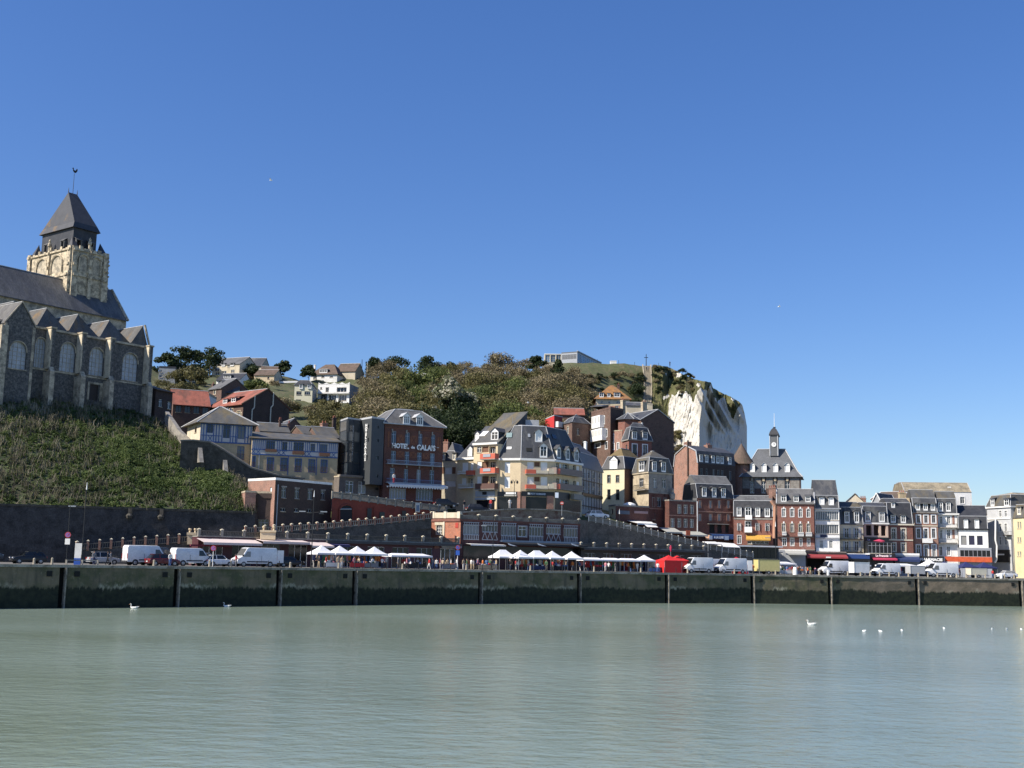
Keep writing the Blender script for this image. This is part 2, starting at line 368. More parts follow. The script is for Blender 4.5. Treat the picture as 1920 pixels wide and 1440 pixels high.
for j,(p0,p1) in enumerate(zip(JOINTS,JOINTS[1:])):
    a,ang = quay_pt(p0); b2,_ = quay_pt(p1)
    u = (b2 - a).normalized(); nn = Vector((u.y,-u.x,0)); L_ = (b2 - a).length; gp = 0.42
    mb = MB(); ns = 10
    a2 = a + u * gp; ln = L_ - 2 * gp
    # slightly battered, uneven face
    grid = []
    for r in range(7):
        zz = lerp(WATER_Z - 1,-0.3,r / 6); row = []
        for c in range(ns + 1):
            p = a2 + u * (ln * c / ns) + nn * (0.05 + 0.25 * (1 - r / 6) + 0.05 * fbm(a.x + c * 1.3,r * 1.1,j))
            row.append((p.x,p.y,zz))
        grid.append(row)
    for r in range(6):
        for c in range(ns): mb.quad(grid[r][c],grid[r][c + 1],grid[r + 1][c + 1],grid[r + 1][c])
    for c in (0,ns):
        for r in range(6):
            q0,q1 = Vector(grid[r][c]),Vector(grid[r + 1][c]); bk = -nn * 1.2
            if c == 0: mb.quad(q0 + bk,q0,q1,q1 + bk)
            else: mb.quad(q0,q0 + bk,q1 + bk,q1)
    mb.quad(grid[6][0],grid[6][ns],Vector(grid[6][ns]) - nn * 1.2,Vector(grid[6][0]) - nn * 1.2)
    mb.build('wall_panel',QWALL,wall,smooth=False)
    mb = MB(); mb.box(a - nn * 0.9 + Vector((0,0,-0.298)),u * L_,nn * 1.08,(0,0,0.32)); mb.build('coping',COPING,wall)
    mb = MB(); mb.box(a + u * 0.2 - nn * 0.35 + Vector((0,0,WATER_Z - 1)),u * 0.17,nn * 0.75,(0,0,4.72 + 0.98)); mb.build('joint_post',POST,wall)
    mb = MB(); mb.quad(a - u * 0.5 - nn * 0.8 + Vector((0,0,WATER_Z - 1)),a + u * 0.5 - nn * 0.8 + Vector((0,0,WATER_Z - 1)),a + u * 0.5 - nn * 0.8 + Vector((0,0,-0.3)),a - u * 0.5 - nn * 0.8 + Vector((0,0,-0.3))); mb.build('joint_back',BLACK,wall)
    for t in (1.6,L_ - 1.6):
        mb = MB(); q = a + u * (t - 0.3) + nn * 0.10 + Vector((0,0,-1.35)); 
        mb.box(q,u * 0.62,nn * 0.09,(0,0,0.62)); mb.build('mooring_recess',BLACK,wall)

# --- the hill behind the town
RIDGE = [(-150,690),(100,695),(300,700),(400,702),(470,704),(540,711),(620,716),(700,708),(800,704),(900,702),(1000,696),(1050,684),(1100,678),(1205,686),(1240,688)]
def zr(x,Y): return ZAT(x,interp(x,[r[0] for r in RIDGE],[r[1] for r in RIDGE]),Y)
COLS = {
 -150: [(205,27),(235,29),(300,48),(345,60),(370,None),(400,'p')],
 250: [(226,24),(250,26),(310,47),(345,58),(375,None),(410,'p')],
 360: [(212,17.5),(245,21),(305,41),(348,52),(385,None),(420,'p')],
 475: [(212,15),(240,18),(300,37),(350,51),(392,None),(425,'p')],
 620: [(210,10.5),(242,14),(300,34),(350,48),(405,None),(440,'p')],
 860: [(214,10.6),(246,12),(300,31),(355,49),(420,None),(460,'p')],
 1040: [(218,10.2),(250,13),(300,30),(360,50),(430,None),(470,'p')],
 1130: [(224,9.6),(252,13),(300,29),(385,52),(430,None),(470,'p')],
 1200: [(231,8),(256,12.5),(300,25),(398,46),(430,None),(470,'p')],
 1236: [(233,4.5),(258,11.5),(300,22),(404,40),(430,None),(470,'p')],
 1262: [(235,3.0),(258,10.5),(300,20),(404,26),(430,26),(470,26)],
 1330: [(240,1.0),(262,7),(300,14),(390,20),(430,24),(470,24)],
 1420: [(246,0.0),(275,5),(300,8),(390,8),(430,8),(470,8)],
 1560: [(262,-0.2),(300,-0.2),(320,-0.2),(390,-0.2),(430,-0.2),(470,-0.2)],
}
CK = sorted(COLS)
def hprof(x):
    i = max(0,min(len(CK) - 2,int(np.searchsorted(CK,x)) - 1)); a,c = CK[i],CK[i + 1]; t = min(1,max(0,(x - a) / (c - a)))
    out = []
    for (Ya,za),(Yc,zc) in zip(COLS[a],COLS[c]):
        f = lambda X,Y,zz: zr(X,Y) if zz is None else zr(X,Y - 40) + 1 if zz == 'p' else zz
        out.append((lerp(Ya,Yc,t),lerp(f(a if za in (None,'p') and False else x,Ya,za),f(x,Yc,zc),t)))
    return out
def hz(x,Y):                     # hill height in photo column x at depth Y
    pr = hprof(x); z = interp(Y,[p[0] for p in pr],[p[1] for p in pr])
    return z + 1.2 * fbm(x * 0.02,Y * 0.05,3.0) * min(1,max(0,(Y - 255) / 40))
def hill_hit(x,y):
    """where the line of sight through photo pixel (x, y) meets the hill"""
    pr = hprof(x); d = ray(x,y); k = d[2] / d[1]; py,pz = [p[0] for p in pr],[p[1] for p in pr]
    Ys = np.arange(pr[0][0],pr[4][0] + 30,0.5); ok = np.nonzero(np.interp(Ys,py,pz) >= EYE + k * Ys)[0]
    Y = float(Ys[ok[0]]) if len(ok) else pr[4][0]
    q = P(x,y,Y); return Vector((q.x,q.y,hz(x,Y)))
HILL = mat('hill turf',(0.075,0.085,0.035),0.95,0.3,0.5,col2=(0.105,0.095,0.05),c2scale=0.12,bump=0.6)
xs = list(np.linspace(-150,1180,134)) + list(np.linspace(1186,1560,64)); 
nY = 70; grid = []
for x in xs:
    pr = hprof(x); ys_ = np.concatenate([np.linspace(pr[0][0],pr[4][0],nY - 14),np.linspace(pr[4][0] + 6,pr[5][0],6),np.linspace(pr[5][0] + 40,900,8)])
    q = XY(x,ys_[0],800); col = [(q.x,q.y,-0.3)]
    for Y in ys_[1:]:
        q = XY(x,Y,800); col.append((q.x,q.y,hz(x,Y)))
    grid.append(col)
mb = MB(); pts = [p for c in grid for p in c]
fs = [(i * nY + j,(i + 1) * nY + j,(i + 1) * nY + j + 1,i * nY + j + 1) for i in range(len(xs) - 1) for j in range(nY - 1)]
mb.add(pts,fs); tag(mb.build('hill',HILL,smooth=True),kind='structure')

# --- the chalk cliff at the hill's end
SKYL = [(1208,686),(1225,684),(1250,687),(1262,692),(1275,699),(1283,704),(1300,710),(1315,714),(1333,717),(1337,727),(1350,735),(1370,744),(1385,752),(1392,760),(1396,775)]
CR = [(1190,0),(1240,0),(1256,2),(1285,-3),(1311,-9),(1313.5,-7),(1318,9),(1329,15),(1336,13),(1350,16),(1370,19),(1388,24),(1396,29),(1402,44)]
def grass_line(x):   # photo row above which the cliff top is grassed
    return interp(x,[1200,1248,1254,1265,1285,1293,1300,1308,1316,1326,1333,1338,1345,1352,1360,1366,1376,1386,1392,1400],
                  [900,900,752,738,734,742,752,735,728,730,722,740,760,744,752,768,782,762,752,768])
NXC,NYC = 200,120
cl = np.zeros((NXC,NYC,3)); gm = np.zeros((NXC,NYC))
for i in range(NXC):
    x = lerp(1223,1400.5,i / (NXC - 1)); yt = interp(x,[s[0] for s in SKYL],[s[1] for s in SKYL]) + 1.2 * fbm(x * 0.15,0,5)
    if x > 1396: yt = lerp(775,800,(x - 1396) / 4.5)
    gl = grass_line(x)
    for j in range(NYC):
        t = j / (NYC - 1); y = lerp(960,yt,t)
        sh = 0.25 * min(0,y - 800) * interp(x,[1200,1262,1300,1330,1360],[0,0.1,0.5,0.5,0])
        Y = 403 + interp(x + sh,[c[0] for c in CR],[c[1] for c in CR])
        xr = x - 0.55 * (y - 745); fold = [(1290,0),(1306,-5),(1311,3),(1322,-5),(1327,4),(1341,-4),(1347,5),(1356,3),(1371,-4),(1377,3),(1392,-3),(1400,0),(1420,0)]
        Y += interp(xr,[c[0] for c in fold],[c[1] for c in fold]) * interp(y,[700,730,790,815],[0.6,1.0,0.8,0.0]) * interp(x,[1296,1312],[0,1])
        if x > 1396: Y += (x - 1396) * 5
        Y += (882 - y) * 0.05
        g_ = 1.0 if y < gl + 9 * fbm(x * 0.14,y * 0.03,1) else 0.0
        if x < 1262 and y > interp(x,[1200,1215,1240,1250,1262],[900,900,770,776,789]): g_ = 1.0
        # chalk scars in the turf
        for (cx,cy,r) in ((1273,703,5),(1251,743,4),(1247,746,4),(1375,748,4),(1249,701,2.2),(1310,722,4),(1321,735,4)):
            if math.hypot(x - cx,(y - cy) * 1.2) < r * (1 + 0.6 * fbm(x * 0.4,y * 0.4,2)): g_ = 0.0
        Y += max(0,(min(gl,756) - y)) * 0.45 * interp(x,[1244,1262],[0,1]) + max(0,800 - y) * 0.10 * interp(x,[1244,1262],[1,0])
        Y += 1.8 * fbm(x * 0.03,y * 0.016,2.0,3) + interp(x,[1244,1262],[0.1,1.1]) * abs(fbm(x * 0.11 + y * 0.02,y * 0.018,4.0,3)) + 0.45 * fbm(x * 0.33,y * 0.11,7.0,3)
        cl[i,j] = P(x,y,Y); gm[i,j] = g_
verts = cl.reshape(-1,3).tolist(); fs = [(i * NYC + j,(i + 1) * NYC + j,(i + 1) * NYC + j + 1,i * NYC + j + 1) for i in range(NXC - 1) for j in range(NYC - 1)]
# top runs back as turf
ntop = len(verts); gml = gm.reshape(-1).tolist()
for i in range(NXC):
    q = cl[i,NYC - 1]; verts.append((q[0] * 1.12 - (4 if i > NXC - 20 else 0),q[1] + 60,q[2] - 1.5)); gml.append(1.0)
for i in range(NXC - 1): fs.append((i * NYC + NYC - 1,(i + 1) * NYC + NYC - 1,ntop + i + 1,ntop + i))
# seaward return
nr = len(verts)
for j in range(NYC):
    q = cl[NXC - 1,j]; verts.append((q[0] * 1.02 + 1,q[1] + 60,q[2] - 1.5 * j / NYC)); gml.append(0.0)
for j in range(NYC - 1): fs.append(((NXC - 1) * NYC + j,nr + j,nr + j + 1,(NXC - 1) * NYC + j + 1))
me = bpy.data.meshes.new('chalk_cliff'); org = Vector(cl[NXC // 2,0]); me.from_pydata([tuple(Vector(v) - org) for v in verts],[],fs)
at = me.attributes.new('turf','FLOAT','POINT'); at.data.foreach_set('value',gml)
uvmap(me,org)
m,n,b = _new('chalk and turf'); N = n.nodes; L = n.links
an = N.new('ShaderNodeAttribute'); an.attribute_name = 'turf'
g = N.new('ShaderNodeNewGeometry')
f = _mr(_math('ADD',an.outputs['Fac'],_math('MULTIPLY',_math('SUBTRACT',_noise((0.5,0.5,0.5),6,0.8),0.5),0.9)),0.42,0.58)
chalk = _mix(_mr(_noise((0.5,0.5,0.07),6,0.7),0.45,0.72),(0.58,0.56,0.51),(0.46,0.44,0.39))
chalk = _mix(_mr(_noise((0.07,0.07,0.8),5,0.7),0.54,0.66),chalk,(0.60,0.575,0.51))
chalk = _mix(_mr(_noise((0.9,0.9,0.9),6,0.8),0.63,0.74),chalk,(0.40,0.38,0.32))
turf = _mix(_mr(_noise((0.25,0.25,0.25),6,0.75),0.4,0.6),(0.12,0.12,0.05),(0.06,0.065,0.03))
turf = _mix(_mr(_noise((0.7,0.7,0.7),4),0.5,0.75),turf,(0.17,0.14,0.085))
L.new(_mix(f,chalk,turf),b.inputs['Base Color']); b.inputs['Roughness'].default_value = 0.95; b.inputs['Specular IOR Level'].default_value = 0.15
bp = N.new('ShaderNodeBump'); bp.inputs['Strength'].default_value = 0.7; bp.inputs['Distance'].default_value = 0.6; L.new(_noise((0.35,0.35,0.2),7,0.75),bp.inputs['Height']); L.new(bp.outputs[0],b.inputs['Normal'])
me.materials.append(m); o = bpy.data.objects.new('chalk_cliff',me); COL.objects.link(o); o.location = org
tag(o,kind='structure')
def cliff_pt(x,y):
    i = int(round((x - 1223) / 177.5 * (NXC - 1))); col = cl[max(0,min(NXC - 1,i))]; return Vector(min(col,key=lambda p: abs(PX(p)[1] - y)))
# ------------------------------------------------------------------ building kit
GLASS = glassmat('window glass'); GLASSB = glassmat('blue glass',(0.03,0.045,0.07),0.05); DGLASS = plain('shop glass',(0.012,0.013,0.016),0.15,spec=0.35)
WHITE = plain('white paint',(0.78,0.78,0.76),0.5); CREAM = plain('cream paint',(0.66,0.60,0.47),0.6); GREYP = plain('grey paint',(0.33,0.35,0.38),0.5)
SLATE = mat('slate',(0.052,0.055,0.062),0.6,0.22,0.7,col2=(0.10,0.10,0.098),c2scale=0.25,stretch=(1.0,0.45,1),fine=9)
SLATEL = mat('lichened slate',(0.085,0.085,0.082),0.7,0.25,0.7,col2=(0.13,0.105,0.06),c2scale=0.3,c2lo=0.48,c2hi=0.66,stretch=(1.0,0.5,1),fine=9)
SLATEP = mat('pale weathered slate',(0.115,0.115,0.115),0.7,0.22,0.7,col2=(0.08,0.08,0.08),c2scale=0.3,stretch=(1.0,0.45,1),fine=9)
SLATED = mat('dark slate hanging',(0.034,0.036,0.042),0.6,0.22,0.9,col2=(0.05,0.05,0.055),c2scale=0.4,fine=9)
TILE = mat('red clay tile',(0.26,0.088,0.06),0.8,0.28,0.8,col2=(0.17,0.072,0.052),c2scale=0.3,stretch=(1,0.5,1),fine=9)
TILEB = mat('brown tile',(0.12,0.085,0.065),0.85,0.25,0.8,col2=(0.085,0.07,0.05),c2scale=0.3,fine=9)
TILEO = mat('ochre lichened tile',(0.28,0.14,0.05),0.85,0.25,0.8,col2=(0.17,0.10,0.06),c2scale=0.4,fine=9)
ZINC = mat('zinc flashing',(0.42,0.43,0.44),0.5,0.15,1.0,metal=0.0)
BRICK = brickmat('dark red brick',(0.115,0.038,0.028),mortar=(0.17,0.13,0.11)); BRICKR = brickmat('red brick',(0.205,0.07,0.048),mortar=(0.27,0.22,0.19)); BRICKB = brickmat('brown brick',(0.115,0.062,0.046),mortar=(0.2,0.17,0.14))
BRICKP = brickmat('pinkish brick',(0.30,0.145,0.10)); BRICKO = brickmat('orange red brick',(0.42,0.13,0.06)); BRICKK = brickmat('dark and shaded brick',(0.058,0.038,0.031),mortar=(0.09,0.075,0.065))  # darkest tone also stands for brick sides lying in shade
STONE = mat('pale limestone',(0.45,0.38,0.27),0.85,0.2,1.0,col2=(0.30,0.25,0.18),c2scale=0.5); STONEG = mat('grey ashlar',(0.27,0.25,0.22),0.85,0.2,1.0,col2=(0.19,0.175,0.155),c2scale=0.5)
FLINT = mat('knapped flint',(0.085,0.082,0.078),0.8,0.5,3.0,col2=(0.15,0.14,0.125),c2scale=1.6,c2lo=0.45,c2hi=0.6)
PLY = mat('yellow render',(0.62,0.50,0.33),0.85,0.08,0.6,col2=(0.55,0.44,0.29),c2scale=0.3); PLC = mat('cream render',(0.60,0.53,0.40),0.85,0.1,0.6,col2=(0.50,0.44,0.33),c2scale=0.3)
PLW = mat('white render',(0.78,0.77,0.74),0.8,0.08,0.6,col2=(0.68,0.67,0.63),c2scale=0.25); PLG = mat('grey render',(0.33,0.345,0.36),0.85,0.12,0.6,col2=(0.27,0.28,0.29),c2scale=0.3)
PLS = mat('sand render',(0.44,0.35,0.22),0.85,0.1,0.6,col2=(0.37,0.29,0.18),c2scale=0.3)
BLUE = plain('blue painted timber',(0.032,0.085,0.25),0.5); DKT = plain('dark timber',(0.035,0.025,0.022),0.6); DKB = plain('black shopfront',(0.012,0.012,0.014),0.4)
REDP = plain('red paint',(0.42,0.05,0.035),0.55); SALMON = plain('salmon balcony panel',(0.50,0.11,0.065),0.6); WOODB = plain('brown wood',(0.16,0.075,0.04),0.6)
ANTH = mat('anthracite cladding',(0.045,0.052,0.06),0.45,0.1,0.7); REDW = mat('oxide red wall',(0.20,0.045,0.03),0.85,0.15,0.4,col2=(0.15,0.038,0.027),c2scale=0.25)
IRON = plain('dark iron',(0.02,0.021,0.023),0.5,0.3); GALV = plain('galvanised steel',(0.36,0.37,0.38),0.4,0.6); ROUGHST = mat('rubble wall',(0.075,0.068,0.056),0.9,0.35,1.2,col2=(0.045,0.042,0.033),c2scale=0.6)
AWW = plain('white awning cloth',(0.72,0.71,0.68),0.8); AWG = plain('grey awning cloth',(0.36,0.36,0.33),0.8); AWR = plain('red awning cloth',(0.26,0.035,0.04),0.8); AWP = plain('pink awning cloth',(0.48,0.04,0.10),0.8); AWB = plain('navy awning cloth',(0.015,0.03,0.10),0.8)

def inset_poly(pts,d):
    """offset a plan polygon inwards; d a number or one per edge (edge k runs from k to k+1)"""
    n = len(pts); ds = [d] * n if isinstance(d,(int,float)) else d
    area = sum(pts[k].x * pts[(k + 1) % n].y - pts[(k + 1) % n].x * pts[k].y for k in range(n)); sg = 1 if area > 0 else -1
    lines = []
    for k in range(n):
        a,b = pts[k],pts[(k + 1) % n]; u = Vector((b.x - a.x,b.y - a.y)).normalized(); nn = Vector((-u.y,u.x)) * sg
        lines.append((Vector((a.x,a.y)) + nn * ds[k],u))
    out = []
    for k in range(n):
        p,u = lines[k - 1]; q,v = lines[k]; den = u.x * v.y - u.y * v.x
        if abs(den) < 1e-6: r = q
        else: t = ((q.x - p.x) * v.y - (q.y - p.y) * v.x) / den; r = p + u * t
        out.append(Vector((r.x,r.y,0)))
    return out
def level_depth(pL,YL,pR):
    """depth at which pR lies level with pL"""
    z = P(*pL,YL).z; return PZ(*pR,z).y
def plan(pL,pR,YL,YR=None,D=8.0):
    """front-left and front-right eaves pixels -> plan quad (front edge first) and eaves height"""
    if YR is None: YR = level_depth(pL,YL,pR)
    a = P(*pL,YL); b = P(*pR,YR); z = (a.z + b.z) / 2
    u = Vector((b.x - a.x,b.y - a.y,0)).normalized(); nb = Vector((-u.y,u.x,0))
    A = Vector((a.x,a.y,0)); B = Vector((b.x,b.y,0)); return [A,B,B + nb * D,A + nb * D],z
SV = lambda v,z: Vector((v.x,v.y,z))
class Bld:
    def __init__(s,name,label,cat,pts,z0,z1,group=None,root=None):
        s.pts = pts; s.z0 = z0; s.z1 = z1; s.n = len(pts); s.op = [[] for _ in pts]; s.rl = None; s.party = False
        s.root = root or thing(name,SV(pts[0],z0),label,cat,group)
    def edge(s,i):
        a,b = s.pts[i],s.pts[(i + 1) % s.n]; u = (b - a); L = u.length; u = u / L; return a,u,Vector((u.y,-u.x,0)),L     # outward normal (front faces the viewer)
    def uv(s,i,x,y,off=0.0):
        a,u,nn,L = s.edge(i); a = a + nn * off; d = Vector(ray(x,y)); c = Vector(CAM)
        t = ((a - c).x * nn.x + (a - c).y * nn.y) / (d.x * nn.x + d.y * nn.y); p = c + d * t
        return (p - SV(a,0)).x * u.x + (p - SV(a,0)).y * u.y,p.z
    def rect(s,i,r,off=0.0):
        x0,y0,x1,y1 = r; xm,ym = (x0 + x1) / 2,(y0 + y1) / 2
        return s.uv(i,x0,ym,off)[0],s.uv(i,xm,y1,off)[1],s.uv(i,x1,ym,off)[0],s.uv(i,xm,y0,off)[1]
    def pt(s,i,u,z,off=0.0):
        a,d,nn,L = s.edge(i); p = a + d * u + nn * off; return Vector((p.x,p.y,z))
    def win(s,i,r,**k):                     # r: pixel rect
        s.op[i].append((s.rect(i,r),k)); return s
    def wrow(s,i,a,b,n,w,h,**k):        # n windows between pixel centres a and b, w by h metres
        (u0,z0),(u1,z1) = s.uv(i,*a),s.uv(i,*b)
        for j in range(n):
            t = j / (n - 1) if n > 1 else 0.5; u,z = lerp(u0,u1,t),lerp(z0,z1,t)
            s.op[i].append(((u - w / 2,z - h / 2,u + w / 2,z + h / 2),dict(k)))
        return s
    def urow(s,i,us,zc,w,h,**k):         # in metres along the wall and above the ground
        for u in us: s.op[i].append(((u - w / 2,zc - h / 2,u + w / 2,zc + h / 2),dict(k)))
        return s
    def walls(s,mats,base=None):
        """one wall object per side, with real openings and reveals; mats: one or one per side"""
        for i in range(s.n):
            m = mats[i] if isinstance(mats,(list,tuple)) else mats
            a,u,nn,L = s.edge(i); mb = MB(); ops = []
            for (r,k) in s.op[i]:
                u0,z0,u1,z1 = max(0.05,r[0]),max(s.z0 + 0.02,r[1]),min(L - 0.05,r[2]),min(s.z1 - 0.02,r[3])
                if u1 - u0 > 0.1 and z1 - z0 > 0.1: ops.append(((u0,z0,u1,z1),k))
            us = sorted({0.0,L,*[o[0][0] for o in ops],*[o[0][2] for o in ops]}); zs = sorted({s.z0,s.z1,*[o[0][1] for o in ops],*[o[0][3] for o in ops]})
            for j in range(len(us) - 1):
                run = None
                for k in range(len(zs) - 1):
                    cu,cz = (us[j] + us[j + 1]) / 2,(zs[k] + zs[k + 1]) / 2
                    hole = any(o[0][0] < cu < o[0][2] and o[0][1] < cz < o[0][3] for o in ops)
                    if hole:
                        if run is not None: mb.quad(s.pt(i,us[j],run),s.pt(i,us[j + 1],run),s.pt(i,us[j + 1],zs[k]),s.pt(i,us[j],zs[k])); run = None
                    elif run is None: run = zs[k]
                if run is not None: mb.quad(s.pt(i,us[j],run),s.pt(i,us[j + 1],run),s.pt(i,us[j + 1],s.z1),s.pt(i,us[j],s.z1))
            for (u0,z0,u1,z1),k in ops:
                d = -k.get('dep',0.18); f = lambda uu,zz,o=0.0: s.pt(i,uu,zz,o)
                mb.quad(f(u0,z0),f(u0,z0,d),f(u0,z1,d),f(u0,z1)); mb.quad(f(u1,z0,d),f(u1,z0),f(u1,z1),f(u1,z1,d))
                mb.quad(f(u0,z1),f(u0,z1,d),f(u1,z1,d),f(u1,z1)); mb.quad(f(u0,z0,d),f(u0,z0),f(u1,z0),f(u1,z0,d))
            mb.build('wall',m,s.root)
            for r,k in ops: s.window(i,r,**k)
        return s
    def bar(s,mb,i,u0,z0,u1,z1,o0,o1,mi=None):
        mb.box(s.pt(i,u0,z0,o0),s.pt(i,u1,z0,o0) - s.pt(i,u0,z0,o0),s.pt(i,u0,z0,o1) - s.pt(i,u0,z0,o0),(0,0,z1 - z0),mi)
    def window(s,i,r,style='w',dep=0.18,fr=None,pane=None,nv=1,nh=1,sur=None,sw=0.16,sill=True,shut=None,lintel=None,rail=None,t=0.06,name='window',off=0.0,open_=False):
        u0,z0,u1,z1 = r; d = off - dep; fr = fr or WHITE; W = u1 - u0; H = z1 - z0
        if style == 'void':
            mb = MB(); mb.quad(s.pt(i,u0,z0,d + 0.01),s.pt(i,u1,z0,d + 0.01),s.pt(i,u1,z1,d + 0.01),s.pt(i,u0,z1,d + 0.01)); return mb.build('opening',pane or BLACK,s.root)
        if style == 'panel':                    # closed shutter, roller blind, solid door
            mb = MB(); mb.quad(s.pt(i,u0,z0,d + 0.06),s.pt(i,u1,z0,d + 0.06),s.pt(i,u1,z1,d + 0.06),s.pt(i,u0,z1,d + 0.06))
            k = max(3,int(H / 0.28))
            for j in range(k): s.bar(mb,i,u0,z0 + H * j / k + 0.02,u1,z0 + H * (j + 0.8) / k,d + 0.06,d + 0.075)
            return mb.build(name,fr,s.root)
        mb = MB(); o0,o1 = d,d + 0.07
        for q in ((u0,z0,u0 + t,z1),(u1 - t,z0,u1,z1),(u0 + t,z0,u1 - t,z0 + t),(u0 + t,z1 - t,u1 - t,z1)): s.bar(mb,i,*q,o0,o1)
        for j in range(nv): c = u0 + W * (j + 1) / (nv + 1); s.bar(mb,i,c - t * 0.6,z0 + t,c + t * 0.6,z1 - t,o0,o1 - 0.005)
        for j in range(nh): c = (z0 + H * (0.70 if nh == 1 else (j + 1) / (nh + 1))); s.bar(mb,i,u0 + t,c - t * 0.45,u1 - t,c + t * 0.45,o0,o1 - 0.01)
        w_ = mb.build(name,fr,s.root)
        mb = MB(); q = d + 0.02; mb.quad(s.pt(i,u0,z0,q),s.pt(i,u1,z0,q),s.pt(i,u1,z1,q),s.pt(i,u0,z1,q)); mb.build('pane',pane or GLASS,w_)
        if sill and not sur: mb = MB(); s.bar(mb,i,u0 - 0.06,z0 - 0.12,u1 + 0.06,z0,off - 0.05,off + 0.09); mb.build('sill',lintel or STONE if not isinstance(sill,bpy.types.Material) else sill,w_)
        if sur:
            mb = MB(); s.bar(mb,i,u0 - sw,z0 - sw * 0.8,u0,z1 + sw,off - 0.02,off + 0.05); s.bar(mb,i,u1,z0 - sw * 0.8,u1 + sw,z1 + sw,off - 0.02,off + 0.05)
            s.bar(mb,i,u0,z1,u1,z1 + sw,off - 0.02,off + 0.05); s.bar(mb,i,u0,z0 - sw * 0.8,u1,z0,off - 0.02,off + 0.07); mb.build('surround',sur,w_)
        elif lintel: mb = MB(); s.bar(mb,i,u0 - 0.1,z1,u1 + 0.1,z1 + 0.22,off - 0.02,off + 0.04); mb.build('lintel',lintel,w_)
        if shut:
            sm,sd = (shut if isinstance(shut,tuple) else (shut,'flat'))
            for sg in (-1,1):
                mb = MB(); sw2 = W * 0.5
                if sd == 'flat':
                    a_,b_ = (u0 - sw2 - 0.02,u0 - 0.02) if sg < 0 else (u1 + 0.02,u1 + sw2 + 0.02); s.bar(mb,i,a_,z0,b_,z1,off + 0.055,off + 0.10)
                else:                              # standing half open, edge on to the wall
                    c = u0 if sg < 0 else u1; s.bar(mb,i,c - 0.03,z0,c + 0.03,z1,off + 0.01,off + sw2)
                mb.build('shutter',sm,w_)
        if rail:
            mb = MB(); hh = z0 + min(1.0,H * 0.42)
            s.bar(mb,i,u0 - 0.1,hh,u1 + 0.1,hh + 0.05,off + 0.12,off + 0.16); s.bar(mb,i,u0 - 0.1,z0 + 0.05,u1 + 0.1,z0 + 0.09,off + 0.12,off + 0.16)
            k = max(4,int(W / 0.16))
            for j in range(k + 1): c = lerp(u0 - 0.08,u1 + 0.08,j / k); s.bar(mb,i,c - 0.012,z0 + 0.05,c + 0.012,hh,off + 0.125,off + 0.15)
            mb.build('railing',rail,w_)
        return w_
    # ---- roofs
    def _caps(s,segs,r=0.09,m=None):
        for a,b in segs: mb = MB(); mb.tube(Vector(a) + Vector((0,0,0.03)),Vector(b) + Vector((0,0,0.03)),r,r,5); mb.build('ridge_cap',m or ZINC,s.root)
    def loft(s,mb,p0,z0,p1,z1):
        n = len(p0)
        for k in range(n): mb.quad(SV(p0[k],z0),SV(p0[(k + 1) % n],z0),SV(p1[(k + 1) % n],z1),SV(p1[k],z1))
    def cornice(s,m=None,h=0.25,o=0.25,z=None):
        z = s.z1 if z is None else z; a = inset_poly(s.pts,-o); mb = MB(); s.loft(mb,a,z - h,a,z); mb.poly([SV(p,z) for p in a]); mb.poly([SV(p,z - h) for p in a[::-1]]); mb.build('cornice',m or STONE,s.root); return s
    def mansard(s,h1,d1,h2=0.8,d2=None,m=None,m2=None,caps=True,o=0.2):
        """steep lower slope, then a shallow top; d1/d2 insets"""
        pw = s.party and s.n == 4; q = lambda d: [d,0.03,d,0.03] if pw else d          # party walls rise straight at the sides
        e = inset_poly(s.pts,q(-o)); p1 = inset_poly(s.pts,q(d1)); zt = s.z1 + h1; mb = MB(); mb.poly([SV(p,s.z1 + 0.004) for p in e[::-1]])
        s.loft(mb,e,s.z1 + 0.004,p1,zt); r = mb.build('roof',m or SLATE,s.root)
        W = (p1[2] - p1[1]).length if pw else min((p1[(k + 1) % s.n] - p1[k]).length for k in range(s.n)); dd = d2 if d2 is not None else W * 0.42
        dd = min(dd,W * 0.44); p2 = inset_poly(p1,q(dd)); mb = MB(); s.loft(mb,p1,zt,p2,zt + h2); mb.poly([SV(p,zt + h2) for p in p2]); mb.build('roof_top',m2 or m or SLATE,s.root)
        if caps: s._caps([(SV(e[k],s.z1),SV(p1[k],zt)) for k in range(s.n)] + [(SV(p1[k],zt),SV(p1[(k + 1) % s.n],zt)) for k in range(s.n)] + [(SV(p2[k],zt + h2),SV(p2[(k + 1) % s.n],zt + h2)) for k in range(s.n)],0.07)
        s.slope = d1 / h1; s.rl = (o,(o + d1) / h1); return s
    def hip(s,h,frac=0.5,m=None,o=0.35,caps=True,flare=0.0):
        """hip roof on a quad; ridge along the front edge direction; frac: ridge end inset as share of half depth"""
        e = inset_poly(s.pts,-o); a,b,c,d = e; L1,L2 = (a + d) / 2,(b + c) / 2; u = (L2 - L1); 
        k = min(0.499,frac * (d - a).length / 2 / u.length); r0,r1 = L1 + u * k,L1 + u * (1 - k); z,zt = s.z1,s.z1 + h; mb = MB()
        mb.quad(SV(a,z),SV(b,z),SV(r1,zt),SV(r0,zt)); mb.quad(SV(c,z),SV(d,z),SV(r0,zt),SV(r1,zt)); mb.poly((SV(b,z),SV(c,z),SV(r1,zt))); mb.poly((SV(d,z),SV(a,z),SV(r0,zt)))
        mb.poly([SV(p,z - 0.003) for p in (d,c,b,a)]); mb.build('roof',m or SLATE,s.root)
        if caps: s._caps([(SV(r0,zt),SV(r1,zt)),(SV(a,z),SV(r0,zt)),(SV(b,z),SV(r1,zt)),(SV(d,z),SV(r0,zt)),(SV(c,z),SV(r1,zt))])
        s.slope = (d - a).length / 2 / h; s.rl = (o,s.slope); return s
